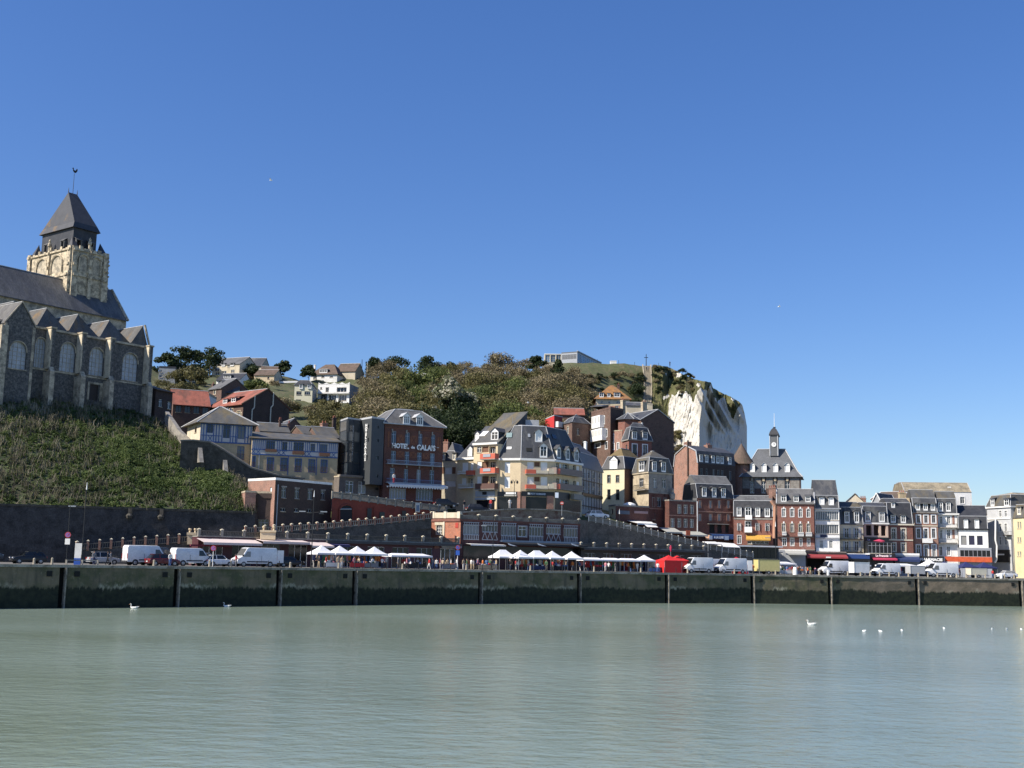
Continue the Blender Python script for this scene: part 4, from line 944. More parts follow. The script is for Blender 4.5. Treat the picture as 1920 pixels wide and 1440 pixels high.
RW = thing('retaining_wall',P(240,1045,171),'tall dark rubble retaining wall below the church mound','wall')
DARKW = mat('dark rubble masonry',(0.055,0.052,0.05),0.95,0.4,0.9,col2=(0.032,0.031,0.03),c2scale=0.3,bump=0.5)  # dark rubble with darker patches
mb = MB(); pr = [P(x,y,Y) for x,y,Y in BOT]
for a,b in zip(pr,pr[1:]):
    n_ = 6
    for k in range(n_):
        p,q = a.lerp(b,k / n_),a.lerp(b,(k + 1) / n_); u = (q - p).normalized(); nn = Vector((u.y,-u.x,0))
        mb.quad(SV(p + nn * 0.9,-0.2),SV(q + nn * 0.9,-0.2),SV(q + nn * 0.1,q.z),SV(p + nn * 0.1,p.z))
c = pr[-1]; mb.quad(SV(c + Vector((0.4,-0.9,0)),-0.2),SV(c + Vector((3,14,0)),-0.2),SV(c + Vector((3,14,0)),c.z),SV(c,c.z)); mb.build('masonry',DARKW,RW)
mb = MB()
for a,b in zip(pr,pr[1:]): u = (b - a).normalized(); nn = Vector((u.y,-u.x,0)); mb.box(a - nn * 0.5,b - a,nn * 0.7,(0,0,0.3))
mb.build('coping',ROUGHST,RW)
for x,y in ((240,964),(299,966)):
    q = P(x,y,interp(x,[0,478],[162.6,179])); mb = MB(); mb.box(q,(0.5,0.1,0),(0,0.7,0),(0,0,0.9)); mb.ring([(0.35,-0.6),(0.5,-0.2),(0.2,0.1)],q + Vector((0.2,0,0)),7); mb.build('wall_drain',ROUGHST,RW)
# ------------------------------------------------------------------ vegetation
nr = np.random.RandomState(5)
def leaf_arrays(cen,size,nrm=None,elong=1.0,up=0.0):
    """quads at cen, random orientation; nrm pulls the faces to look outwards"""
    n = len(cen); a = nr.normal(size=(n,3)); 
    if nrm is not None: a = a * 0.8 + nrm
    a[:,2] += up; a /= np.linalg.norm(a,axis=1)[:,None] + 1e-9
    t = nr.normal(size=(n,3)); t -= a * (t * a).sum(1)[:,None]; t /= np.linalg.norm(t,axis=1)[:,None] + 1e-9
    b = np.cross(a,t); s = np.asarray(size).reshape(-1,1) * np.ones((n,1))
    v = np.stack([cen - t * s * elong - b * s * 0.5,cen + t * s * elong * 0.2 - b * s,cen + t * s * elong + b * s * 0.4,cen - t * s * elong * 0.2 + b * s],1)
    return v.reshape(-1,3)
def quad_mesh(name,groups,mats,origin=(0,0,0)):
    """groups: list of (verts (4n,3), material index)"""
    v = np.concatenate([g[0] for g in groups]) - np.array(origin); nq = len(v) // 4
    me = bpy.data.meshes.new(name); me.vertices.add(len(v)); me.vertices.foreach_set('co',v.astype(np.float32).ravel())
    me.loops.add(len(v)); me.loops.foreach_set('vertex_index',np.arange(len(v),dtype=np.int32)); me.polygons.add(nq)
    me.polygons.foreach_set('loop_start',np.arange(nq,dtype=np.int32) * 4)
    mi = np.concatenate([np.full(len(g[0]) // 4,g[1],dtype=np.int32) for g in groups]); me.polygons.foreach_set('material_index',mi)
    for m in mats: me.materials.append(m)
    me.update(calc_edges=True); me.validate(); return me
LG = leafmat('spring leaves',[(0.2,(0.055,0.074,0.024)),(0.8,(0.165,0.19,0.06)),(0.5,(0.108,0.134,0.042))])
LY = leafmat('young olive leaves',[(0.2,(0.085,0.08,0.034)),(0.8,(0.2,0.18,0.075)),(0.5,(0.138,0.128,0.052))])
LD = leafmat('dark evergreen leaves',[(0.2,(0.014,0.024,0.011)),(0.8,(0.06,0.08,0.03)),(0.5,(0.032,0.05,0.02))])
LB = leafmat('bare brown twigs',[(0.2,(0.12,0.098,0.052)),(0.8,(0.27,0.225,0.13)),(0.5,(0.19,0.158,0.088))],trans=0.05)
LW = leafmat('blossom and leaves',[(0.2,(0.06,0.085,0.03)),(0.8,(0.50,0.47,0.38)),(0.5,(0.14,0.16,0.075))])
LS = leafmat('scrub leaves',[(0.15,(0.040,0.064,0.019)),(0.85,(0.165,0.212,0.07)),(0.5,(0.09,0.128,0.038))])
LT = leafmat('dry stalks',[(0.2,(0.06,0.055,0.035)),(0.8,(0.26,0.235,0.17)),(0.5,(0.13,0.115,0.075))],trans=0.05)
BARK = mat('bark',(0.075,0.06,0.045),0.95,0.3,2.0)
LEAF = [LG,LY,LD,LB,LW]
def crown(kind,H=8.0,R=3.2,n=900,seed=0):
    """leaf centres, outward normals and sizes of one crown, base of trunk at the origin"""
    r = np.random.RandomState(seed + 11)
    if kind == 'pine':            # flat tiers of dark needles on bare limbs
        cl = []
        for k in range(13):
            t = r.rand(); ang = r.rand() * 6.28; rr = R * (0.25 + 0.75 * r.rand()) * (1.05 - 0.5 * t); cl.append((rr * math.cos(ang),rr * math.sin(ang),H * (0.36 + 0.58 * t),R * 0.46,R * 0.24))
        cl.append((0,0,H * 0.95,R * 0.5,R * 0.25))
    elif kind == 'conifer':
        cl = [(0.5 * R * (1 - k / 11) * math.cos(k * 2.4),0.5 * R * (1 - k / 11) * math.sin(k * 2.4),H * (0.12 + 0.8 * k / 11),R * (0.75 - 0.55 * k / 11),H * 0.07) for k in range(12)]
    else:
        cl = []; m_ = 15 if kind != 'bare' else 22
        for k in range(m_):
            d = r.normal(size=3); d /= np.linalg.norm(d); d[2] = abs(d[2]) * 0.9 - 0.25; q = (0.45 + 0.55 * r.rand())
            cl.append((d[0] * R * q,d[1] * R * q,H * 0.58 + d[2] * H * 0.40 * q,R * r.uniform(0.28,0.5),R * r.uniform(0.22,0.42)))
    cen = []; nm = []
    for (x,y,z,a,b) in cl:
        k = int(n / len(cl)); d = r.normal(size=(k,3)); d /= np.linalg.norm(d,axis=1)[:,None]; q = r.rand(k,1) ** 0.45
        cen.append(np.array([x,y,z]) + d * q * np.array([a,a,b])); nm.append(d)
    return np.concatenate(cen),np.concatenate(nm)
def limb_mesh(H,R,seed,n=6):
    r = random.Random(seed); mb = MB(); p = Vector((0,0,-0.4)); rad = max(0.12,H * 0.022); top = Vector((r.uniform(-.3,.3),r.uniform(-.3,.3),H * 0.55)); mb.tube(p,top,rad,rad * 0.6,6)
    for k in range(n):
        s = p.lerp(top,r.uniform(0.45,1.0)); a = r.uniform(0,6.28); e = s + Vector((math.cos(a) * R * 0.75,math.sin(a) * R * 0.75,H * r.uniform(0.12,0.34))); mid = s.lerp(e,0.5) + Vector((0,0,0.3)); mb.tube(s,mid,rad * 0.5,rad * 0.33,5); mb.tube(mid,e,rad * 0.33,rad * 0.1,5)
    return mb
def tree(name,label,loc,kind,H,R,n,mi,size,seed,group=None,upb=0.3):
    t = thing(name,loc,label,'tree',group); mb = limb_mesh(H,R,seed,6 if kind != 'bare' else 14); tr = mb.mesh('trunk',BARK); o = bpy.data.objects.new('trunk',tr); COL.objects.link(o); o.parent = t
    cen,nm = crown(kind,H,R,n,seed); v = leaf_arrays(cen,nr.uniform(0.6,1.3,len(cen)) * size,nm,1.0 if kind != 'bare' else 2.6,upb if kind == 'pine' else 0)
    if kind == 'bare': v = leaf_arrays(cen,nr.uniform(0.6,1.3,len(cen)) * size * 0.35,None,4.0,0)
    o = bpy.data.objects.new('crown',quad_mesh('crown',[(v,0)],[LEAF[mi]])); COL.objects.link(o); o.parent = t; return t
# --- trees one can tell apart
for i,(x,yb,yt,R,lab) in enumerate([(312,705,668,2.9,'dark pine nearest the church on the skyline'),(344,712,659,4.0,'tall broad dark pine left of the hilltop apartment house'),(366,700,660,2.8,'slender dark pine between two broader skyline pines'),(393,706,660,3.8,'leaning dark pine beside the long pale hilltop house'),
                                      (470,705,686,3.0,'low dark pine in front of the pale hilltop house'),(517,695,682,2.0,'small dark conifer left of a pair on the skyline'),(532,702,681,2.6,'dark round pine right of the yellow hill cottage'),(579,712,689,2.2,'dark conifer left of the brown-roofed villa'),
                                      (700,705,677,3.4,'wind-swept dark pine right of the brown-roofed villa'),(742,712,678,4.2,'broad dark pine above the small flat-roofed white house'),(800,706,676,4.2,'dark rounded pine on the ridge above green wood'),(845,706,682,2.8,'small dark pine on the ridge amid bare trees'),
                                      (1004,700,676,3.2,'dark low pine left of the hilltop glass pavilion'),(1046,735,678,4.3,'large dark cypress below the hilltop glass pavilion')]):
    p = hill_hit(x,yb + 3); H = (yb - yt) * p.y / FPX + 1.2
    tree('pine_tree',lab,p,'pine' if R > 2.1 and x != 1046 else 'conifer',H * 1.05,R * 1.25,1500,2,0.30,i,'dark pines on the hill')
p = hill_hit(936,700); tree('bare_tree','grey leafless tree standing tallest on the ridge',p,'bare',8.5,5.0,1500,3,0.36,40)
p = hill_hit(985,698); tree('bare_tree','lower leafless tree right of the tallest bare tree',p,'bare',5.5,4.0,900,3,0.3,41)
p = hill_hit(846,815); tree('blossom_tree','pale flowering tree in the wood behind the hotel',p,'broad',16,6.2,3200,4,0.33,42)
p = hill_hit(815,830); tree('blossom_tree','smaller pale flowering tree just above the hotel roof',p,'broad',10,3.6,1500,4,0.3,43)
for i,(x,y,H,R,lab) in enumerate([(478,745,6.5,4.0,'bright green round tree above the red-roofed brick houses'),(358,735,7.5,5.5,'wide olive tree with bare twigs beside the church annex'),(610,782,5.0,4.5,'olive bush below the white terraced villa')]):
    tree('leafy_tree',lab,hill_hit(x,y),'broad',H,R,1600,0 if i == 0 else 1,0.3,60 + i)
# --- the wood on the hillside: one mass
PROT = {}
for kind,mi,H,R,n,sz in (('broad',0,6.8,3.5,1500,0.17),('broad',1,6.4,3.5,1500,0.17),('broad',2,7.5,3.4,1500,0.18),('bare',3,6.8,3.5,1700,0.2)):
    for s_ in range(3): PROT[(mi,s_)] = (*crown(kind,H,R,n,100 + mi * 10 + s_),sz,mi)
def wood_kind(x,y):
    f = fbm(x * 0.012,y * 0.02,9.0)
    if 800 < x < 890 and y > 812: return 2
    if x < 560: return 1 if f > -0.1 else 3
    if x > 1120: return 3 if f > 0.15 else 2
    if x > 985: return 3 if f > -0.35 else 1
    if y < 715: return (3,2,3,1)[int((f + 1) * 7) % 4]
    if 690 < x < 990: return 0 if f > 0.14 else 1 if f > -0.14 else 3
    return 1 if f > -0.2 else 3
gr_ = []
def add_crown(p,mi,sc):
    cen,nm,sz,m_ = PROT[(mi,rnd.randrange(3))]; a = rnd.uniform(0,6.28); c,s_ = math.cos(a),math.sin(a); R_ = np.array([[c,-s_,0],[s_,c,0],[0,0,1]])
    q = (cen * np.array([1,1,rnd.uniform(0.8,1.15)])) @ R_.T * sc + np.array(p); nn = nm @ R_.T
    if mi == 3: gr_.append((leaf_arrays(q,nr.uniform(0.5,1.2,len(q)) * sz * 0.42 * sc ** 0.5,None,3.2),mi))
    else: gr_.append((leaf_arrays(q,nr.uniform(0.6,1.3,len(q)) * sz * sc ** 0.7,nn),mi))
KEEP = [(395,655,492,735),(475,690,545,730),(545,675,672,775),(585,675,678,795),(520,700,600,775),(752,690,806,738),(1050,670,1215,706),(1110,716,1190,800),(300,650,330,725),(390,700,480,775),(1205,660,1240,800)]
y = 690.0
while y < 872:
    x = 300 + rnd.uniform(0,10)
    while x < 1255:
        xx,yy = x + rnd.uniform(-5,5),y + rnd.uniform(-5,5); x += 17.5
        if any(a < xx < c and b < yy < d for a,b,c,d in KEEP): continue
        if xx < 540 and rnd.random() < 0.25: continue
        if yy < interp(xx,[300,540,700,850,1000,1050,1210,1255],[706,709,704,695,695,706,710,760]): continue
        if yy > interp(xx,[300,420,560,640,1000,1255],[760,760,790,870,872,800]): continue
        p = hill_hit(xx,yy); sc = rnd.uniform(0.8,1.75) * (0.6 if yy < 715 else 0.8 if yy < 740 else 1.0) * (0.55 if xx < 560 else 0.75 if xx < 690 else 1) * (0.6 if xx > 1080 else 1)
        add_crown(p - Vector((0,0,0.6)),wood_kind(xx,yy),sc)
    y += 11
for k in range(110):       # scrub on the turf round the long flight of steps and the cliff top
    xx = rnd.uniform(1060,1300); yy = rnd.uniform(692,735) if xx < 1205 else rnd.uniform(692,745)
    if 1203 < xx < 1226: continue
    if yy < 706 and xx < 1215: continue
    p = hill_hit(xx,yy) if xx < 1215 else cliff_pt(xx,yy)
    add_crown(p - Vector((0,0,1.0)),rnd.choice((2,3,1)),rnd.uniform(0.22,0.45))
for k in range(16):
    xx = rnd.uniform(1240,1276); yy = rnd.uniform(800,860); add_crown(cliff_pt(xx,yy) - Vector((0,1,2)),3 if k % 3 else 1,rnd.uniform(0.35,0.6))
o = bpy.data.objects.new('woodland',quad_mesh('woodland',gr_,LEAF)); COL.objects.link(o)
tag(o,'mixed spring wood of green and bare trees covering the hill','wood',kind='stuff')
# --- scrub on the church mound
cs,ss,ns,tw = [],[],[],[]
for k in range(10000):
    x = rnd.uniform(-110,476); t = rnd.random() ** 0.9; p = emb(x,t)
    f = fbm(p.x * 0.12,p.z * 0.18,4.0); lush = interp(x,[0,160,250,430,476],[0.35,0.6,1.0,1.0,0.6]) * (0.6 + 0.4 * math.sin(math.pi * t)) + f * 0.5
    if rnd.random() > 0.62 + lush * 0.4: continue
    rr = rnd.uniform(0.14,0.42) * (0.7 + 0.6 * max(0,lush)) * (2.1 if rnd.random() < 0.03 else 1.0); m_ = int(44 * (rr / 0.4) ** 1.5)
    d = nr.normal(size=(m_,3)); d /= np.linalg.norm(d,axis=1)[:,None]; q = nr.rand(m_,1) ** 0.5
    cs.append(np.array(p) + np.array([0,-0.1,rr * 0.45]) + d * q * np.array([rr,rr,rr * 0.8])); ns.append(d); ss.append(nr.uniform(0.055,0.13,m_))
    if rnd.random() < 0.2 * (1.2 - lush): 
        m2 = 10; base = np.array(p) + nr.normal(size=(m2,3)) * np.array([0.3,0.3,0.2]) + np.array([0,0,0.5]); tw.append(base)
gs = [(leaf_arrays(np.concatenate(cs),np.concatenate(ss),np.concatenate(ns)),0)]
twc = np.concatenate(tw); n_ = len(twc); h_ = nr.uniform(0.3,0.8,(n_,1)); lean = nr.normal(size=(n_,3)) * 0.28; lean[:,2] = 1; sd = nr.normal(size=(n_,3)); sd[:,2] = 0; sd *= 0.035 / (np.linalg.norm(sd,axis=1)[:,None] + 1e-6)
v = np.stack([twc - lean * h_ - sd,twc - lean * h_ + sd,twc + lean * h_ + sd * 0.6,twc + lean * h_ - sd * 0.6],1).reshape(-1,3); gs.append((v,1))
o = bpy.data.objects.new('mound_scrub',quad_mesh('mound_scrub',gs,[LS,LT])); COL.objects.link(o)
tag(o,'rough green scrub and brambles on the church mound','scrub',kind='stuff')
# ------------------------------------------------------------------ church annex and the brick houses beside it
pts,z1 = plan(cC(60,445),cC(200,545),219,223,9)
b = Bld('church_annex','dark brick lean-to building against the right end of the church','house',pts,20,z1 - 0.5)
b.wrow(0,cC(95,620),cC(170,640),2,0.9,1.4); b.walls(BRICKK); b.gable(1.2,TILEB,BRICKK,o=0.5)
# low red-tiled range between the church and the big brick house
pts,z1 = plan(cC(205,610),cC(520,655),249,252,9)
b = Bld('brick_range','low brick range with red tiled roof next to the church','house',pts,17,z1)
b.wrow(0,cC(250,668),cC(480,685),4,1.2,1.5,fr=DKT); b.walls(BRICKB); b.gable(3.6,TILE,BRICKB,o=0.6,off=0.5)
# brick house with the red roof and the dark sawtooth gable end
pts,z1 = plan(cC(520,655),cC(806,622),253,246,18)
pts[2] = P(*cC(1200,680),254); pts[2].z = 0; pts[3] = pts[0] + (pts[2] - pts[1])
b = Bld('brick_house','brick house with red tiled roof, paired dormers and big dark gable end','house',pts,16,z1)
b.wrow(0,cC(640,690),cC(765,728),3,1.1,1.9,sur=STONE); b.win(0,R4(cC,730,705,755,745),sur=STONE); b.win(0,R4(cC,762,705,790,755),sur=STONE)
b.walls([BRICKB,BRICKK,BRICKK,BRICKB])
zrd = P(*cC(1010,505),250).z
b.gable(zrd - z1,TILE,BRICKK,o=0.5,og=0.1,verge=TILEB)
for r in ((633,590,662,620),(705,578,735,610)): b.dormer(0,R4(cC,*r),'shed',off=-1.6,dep=2.2,rm=TILE)
for (x,y0,y1) in ((905,560,800),(1065,530,790)):
    mb = MB(); p0 = P(*cC(x + (6 if x < 1000 else 0),y0),b.pt(1,6 if x < 1000 else 11,0,0.2).y); i = 1
    u,zt = b.uv(1,*cC(x,y0),0.12); _,zb = b.uv(1,*cC(x - 12,y1),0.12); zm = lerp(zt,zb,0.5)
    mb.path([b.pt(1,u,zt,0.12),b.pt(1,u,zm + 0.5,0.12),b.pt(1,u - 0.5,zm,0.12),b.pt(1,u - 0.5,zb,0.12)],0.14,6); mb.build('chimney_flue',CREAM,b.root)
mb = MB()
for x in (648,697,672): p = P(*cC(x,675),243); mb.tube(p - Vector((0,0,1.6)),p + Vector((0,0,0.4)),0.14,0.14,6); mb.build('vent_pipe',GALV,b.root); mb = MB()
# small upper brick house
pts,z1 = plan(cC(513,500),cC(620,495),275,272,8)
b = Bld('brick_house','small brick house with steep slate roof above the red tiled roofs','house',pts,30,z1)
b.win(0,R4(cC,553,512,568,545),sur=STONE); b.win(0,R4(cC,553,570,570,590),sur=STONE); b.walls(BRICKB); b.gable(2.6,SLATEP,BRICKB,across=False,o=0.3); b.chimney(0,R4(cC,534,455,546,475),-4,BRICKB,0.6,1)
pts,z1 = plan(cC(625,528),cC(770,528),273,274,8)
b = Bld('slate_house','low house with plain slate roof beside the small upper brick house','house',pts,28,z1); b.walls(BRICKB); b.gable(3.2,SLATE,BRICKB); b.chimney(0,R4(cC,735,470,748,500),-4,BRICKB,0.6,1)
pts,z1 = plan(cC(425,548),cC(510,548),262,262,7)
b = Bld('white_annex','small white flat-roofed annex left of the small brick house','house',pts,22,z1); b.wrow(0,cC(450,590),cC(490,590),3,0.5,0.8); b.walls(PLW); b.flat(PLW)
pts,z1 = plan(cC(262,548),cC(380,550),262,262,7)
b = Bld('white_annex','small white flat-roofed annex behind the low red tiled range','house',pts,22,z1); b.walls(PLW); b.flat(PLW)

# ------------------------------------------------------------------ blue half-timbered pavilion and its long wing
pts,z1 = plan(cE(320,300),cE(868,325),196,199,8)
d = P(*cE(180,320),203.5); pts[3] = Vector((d.x,d.y,0)); pts[2] = pts[1] + (pts[3] - pts[0])
zf = Bld.uv
b = Bld('timbered_house','pavilion with blue half-timbered upper floor and grey hipped slate roof','house',pts,13.5,z1)
zband = b.uv(0,*cE(600,515))[1]
for r in ((385,310,450,405),(555,325,628,460),(712,335,785,470)): b.win(0,R4(cE,*r),fr=BLUE,sill=False)
b.win(0,R4(cE,703,545,778,690),fr=BLUE,rail=WOODB,sill=False)
b.win(3,R4(cE,255,340,275,400),fr=WOODB)
b.walls([PLS,PLS,PLS,PLC])
W_ = b.edge(0)[3]; mb = MB(); b.bar(mb,0,0.02,zband,W_ - 0.02,z1 - 0.03,0.0,0.03); 
ua = [b.uv(0,*cE(x,400))[0] for x in (318,348,378,455,482,512,545,635,662,690,705,790,820,850)]
def infill(bb,i,m,zlo,zhi,name='plaster_panel'):
    """plaster between the timbers, leaving the window openings clear"""
    W = bb.edge(i)[3]; ops = sorted([o[0] for o in bb.op[i] if o[0][3] > zlo + 0.3 and o[0][1] < zhi],key=lambda q: q[0]); u = 0.02; mb = MB()
    for q in ops:
        if q[0] > u: bb.bar(mb,i,u,zlo,q[0],zhi,0.0,0.03)
        bb.bar(mb,i,q[0],zlo,q[2],max(zlo,q[1]),0.0,0.03)
        if q[3] < zhi: bb.bar(mb,i,q[0],q[3],q[2],zhi,0.0,0.03)
        u = q[2]
    bb.bar(mb,i,u,zlo,W - 0.02,zhi,0.0,0.03); mb.build(name,m,bb.root)
PANEL = plain('pale plaster',(0.50,0.47,0.45),0.8)
infill(b,0,PANEL,zband,z1 - 0.05)
def post(bb,i,u,z0,z1,m=BLUE,w=0.11,nm='timber_post'): mb = MB(); bb.bar(mb,i,u - w / 2 * 1.3,z0,u + w / 2 * 1.3,z1,0.02,0.075); return mb.build(nm,m,bb.root)
def beam(bb,i,u0,u1,z,m=BLUE,h=0.16,nm='timber_beam'): mb = MB(); bb.bar(mb,i,u0,z - h / 2,u1,z + h / 2,0.03,0.085); return mb.build(nm,m,bb.root)
def brace(bb,i,u0,z0,u1,z1,m=BLUE,w=0.1):
    d = Vector((u1 - u0,z1 - z0)); n_ = Vector((-d.y,d.x)).normalized() * w / 2; mb = MB(); q = [(u0 + n_.x,z0 + n_.y),(u1 + n_.x,z1 + n_.y),(u1 - n_.x,z1 - n_.y),(u0 - n_.x,z0 - n_.y)]
    mb.prism([bb.pt(i,u,z,0.02) for u,z in q],bb.pt(i,0,0,0.065) - bb.pt(i,0,0,0.02)); return mb.build('timber_brace',m,bb.root)
for u in ua: post(b,0,u,zband,z1 - 0.05)
beam(b,0,0.02,W_ - 0.02,zband + 0.1,h=0.22); beam(b,0,0.02,W_ - 0.02,z1 - 0.15)
zrl = b.uv(0,*cE(480,435))[1]
for k in range(len(ua) - 1):
    um = (ua[k] + ua[k + 1]) / 2
    if not any(o[0][0] < um < o[0][2] and o[0][1] < zrl < o[0][3] for o in b.op[0]): beam(b,0,ua[k],ua[k + 1],zrl,h=0.12)
xa,xb = b.uv(0,*cE(395,440))[0],b.uv(0,*cE(440,440))[0]; brace(b,0,xa,zband + 0.2,xb,zrl); brace(b,0,xa,zrl,xb,zband + 0.2)
zap = P(*cE(455,148),201).z
b.hip(zap - z1 + 0.35,0.95,SLATEL,o=0.85)
# long wing
pts,z1 = plan(cE(866,465),cE(1775,510),197.5,None,8)
b = Bld('timbered_house','long wing with blue half-timbering above cream walls and flower boxes','house',pts,13.0,z1)
zband = b.uv(0,*cE(1300,650))[1]; zmid = b.uv(0,*cE(1300,595))[1]
for r in ((1010,490,1105,580),(1180,500,1235,600),(1300,505,1410,600),(1480,520,1530,610),(1580,525,1660,615)): b.win(0,R4(cE,*r),fr=BLUE,sill=False,nv=3 if r[2] - r[0] > 70 else 1)
for r in ((868,655,893,760),(1022,668,1088,800),(1165,672,1235,805),(1318,680,1383,815),(1462,688,1525,820),(1592,692,1655,825)): b.win(0,R4(cE,*r),fr=BLUE,sur=BLUE,sw=0.08,rail=WOODB,pane=GLASSB)
b.walls([PLS,PLS,PLS,PLS]); infill(b,0,PANEL,zband,z1 - 0.05)
W_ = b.edge(0)[3]; k = 0; u = 0.12
while u < W_ - 0.1:
    if not any(o[0][0] - 0.05 < u < o[0][2] + 0.05 and o[0][1] > zband for o in b.op[0]): post(b,0,u,zmid,z1 - 0.05,w=0.09)
    u += 0.34
beam(b,0,0.02,W_ - 0.02,zmid,h=0.16); beam(b,0,0.02,W_ - 0.02,zband + 0.02,h=0.2); beam(b,0,0.02,W_ - 0.02,z1 - 0.14)
for xx in (900,1170,1440,1700):
    uu = b.uv(0,*cE(xx,620))[0]
    for s_ in (-1,1): brace(b,0,uu + s_ * 0.05,zband + 0.1,uu + s_ * 0.75,zmid); brace(b,0,uu + s_ * 0.75,zband + 0.1,uu + s_ * 0.05,zmid)
for r in ((1000,578,1120,605),(1290,598,1410,632),(1572,618,1680,650)): bx = b.board(0,R4(cE,*r),WOODB,'flower_box',0.1,0.45)
for xx in (935,1245,1545): post(b,0,b.uv(0,*cE(xx,700))[0],b.uv(0,*cE(xx,850))[1],zband,GREYP if xx < 1000 else BLUE,0.1,'drainpipe')
zt = P(*cE(866,362),200).z; b.shed(zt - z1,SLATEL,o=0.5,wm=PLS)
# roofs crowding behind the wing
for i,(a,c,Y,h,dd,lab) in enumerate([((950,358),(1260,362),214,1.8,7,'grey slate roof with two chimneys behind the long timbered wing'),((1180,345),(1430,350),222,2.2,8,'dark gabled slate roof standing behind the timbered wing'),((1410,382),(1600,395),212,1.6,7,'slate roof with pale ridge left of the brick chimney'),((1560,395),(1790,440),210,2.0,7,'slate roof below the glazed lift tower')]):
    pts,z1 = plan(cE(*a),cE(*c),Y,Y + 2,dd); b = Bld('slate_house',lab,'house',pts,14,z1 - 0.6); b.walls(BRICKB); b.gable(h,SLATEL if i != 1 else SLATE,BRICKB,across=(i == 1),o=0.3)
    if i == 0: b.chimney(0,R4(cE,1150,262,1172,345),-2,BRICKB,0.6,2); b.chimney(0,R4(cE,1245,300,1268,350),-2,BRICKB,0.6,1)
    if i == 2: b.chimney(0,R4(cE,1605,300,1665,420),-1.5,BRICKP,1.0,2)
    if i == 3: b.chimney(0,R4(cE,1722,245,1755,290),-3.5,BRICKK,0.7,2)
# stair parapet stepping down in front of the pavilion
SWT = thing('stair_wall',P(430,900,193),'dark rubble wall of the flight of steps below the timbered pavilion','wall')  # dark stonework, darker still in patches
line = [(110,495,190),(250,490,190.9),(420,510,192),(560,590,193),(850,780,195),(1130,860,197),(1400,895,198.8)]
a3 = [P(*cE(x,y),Y) for x,y,Y in line]
mb = MB()
for p,q in zip(a3,a3[1:]): mb.quad(SV(p,7),SV(q,7),q,p); mb.quad(p,q,q + Vector((0.3,0.8,0)),p + Vector((0.3,0.8,0)))
mb.build('masonry',ROUGHST,SWT)
mb = MB()
for p,q in zip(a3,a3[1:]): mb.box(p - Vector((0.1,0.15,0)),q - p,(0.3,0.9,0),(0,0,0.25)); 
mb.build('coping',mat('worn coping',(0.17,0.155,0.13),0.9,0.3,1.0),SWT)
for (x,y0,y1) in ((290,560,720),(555,690,880)):
    p = P(*cE(x,y0),190.9 if x < 400 else 192.7); mb = MB(); zb = P(*cE(x,y1),p.y).z; mb.prism([SV(p,zb),SV(p + Vector((0.7,-1.2,0)),zb),SV(p,p.z)],(0.6,0.3,0)); mb.build('buttress',STONEG,SWT)
pl = [P(*cE(x,y),Y) for x,y,Y in ((-60,190,213),(80,395,206),(200,500,200))]
mb = MB()
for p,q in zip(pl,pl[1:]): mb.quad(SV(p,p.z - 4),SV(q,q.z - 4),q,p); mb.box(p,q - p,(0.5,0.6,0),(0,0,0.3))
mb.build('upper_parapet',STONEG,SWT)

# ------------------------------------------------------------------ dark brick building and its lit left end
pts,z1 = plan(cN(302,98),cN(868,150),180,None,9)
d = P(*cN(30,118),184.5); pts[3] = Vector((d.x,d.y,0)); pts[2] = pts[1] + (pts[3] - pts[0])
b = Bld('brick_building','dark flat-topped brick building with pale roof edge above the ramp','building',pts,0,z1)
for r in ((362,180,408,285),(495,195,538,292),(625,205,668,300),(755,215,795,305)): b.win(0,R4(cN,*r),fr=GREYP,lintel=STONEG,nv=1)
for r in ((350,385,400,420),(488,390,532,425),(615,395,660,430),(738,410,780,440)): b.win(0,R4(cN,*r),fr=GREYP,pane=BLACK,nh=0)
b.win(3,R4(cN,245,180,265,225),style='panel',fr=WHITE)
b.walls([BRICKK,BRICKK,BRICKK,BRICKP]); b.flat(PLG,par=0.25,pm=PLW)  # front's shade and left end's sun are put into the brick tones
mb = MB(); u,zt = b.uv(0,*cN(325,150)); b.bar(mb,0,u - 0.06,2,u + 0.06,zt,0.02,0.14); mb.build('drainpipe',GREYP,b.root)
pts,z1 = plan(cN(0,225),cN(108,222),179.3,179.9,5)
b = Bld('brick_pier','short pinkish brick pier ending the retaining wall','wall',pts,0,z1); b.walls([BRICKP,BRICKP,BRICKP,BRICKP]); b.flat(STONEG,0.15)
pts,z1 = plan(cN(108,235),cN(302,232),180.5,180.6,5)
b = Bld('gate_building','low dark brick gatehouse with bluish doors beside the flat-topped building','building',pts,0,z1); b.win(0,R4(cN,115,500,230,610),style='w',fr=GREYP,nv=2,dep=0.3,name='door'); b.board(0,R4(cN,150,240,290,290),BRICKK,'panel'); b.walls(BRICKK); b.flat(STONEG,0.2)
# ------------------------------------------------------------------ red wall with vault and doors under the hotel street
TL = [(868,285),(1060,305),(1280,335),(1600,380),(1860,412),(2010,440)]
RWL = thing('red_wall',P(*cN(1300,520),188),'oxide red retaining wall with arched vault and dark doors','wall')
def tw(x): return interp(x,[868,2010],[187.5,202])
a3 = [P(*cN(x,y),tw(x)) for x,y in TL]; mb = MB()
for p,q in zip(a3,a3[1:]): mb.quad(SV(p,0),SV(q,0),q,p)
mb.quad(SV(a3[-1],0),SV(a3[-1] + Vector((1,10,0)),0),a3[-1] + Vector((1,10,0)),a3[-1]); mb.build('masonry',REDW,RWL)
def onwall(x,y,o=0.0): p = P(*cN(x,y),tw(x)); return p + Vector((0.35,-0.93,0)) * o
mb = MB(); hx = [(940,520),(940,400),(965,365),(1010,350),(1050,358),(1075,390),(1075,520)]; mb.poly([onwall(x,y,0.06) for x,y in hx[::-1]][::-1]); va = mb.build('vault',plain('vault shadow',(0.012,0.013,0.016),0.8),RWL)
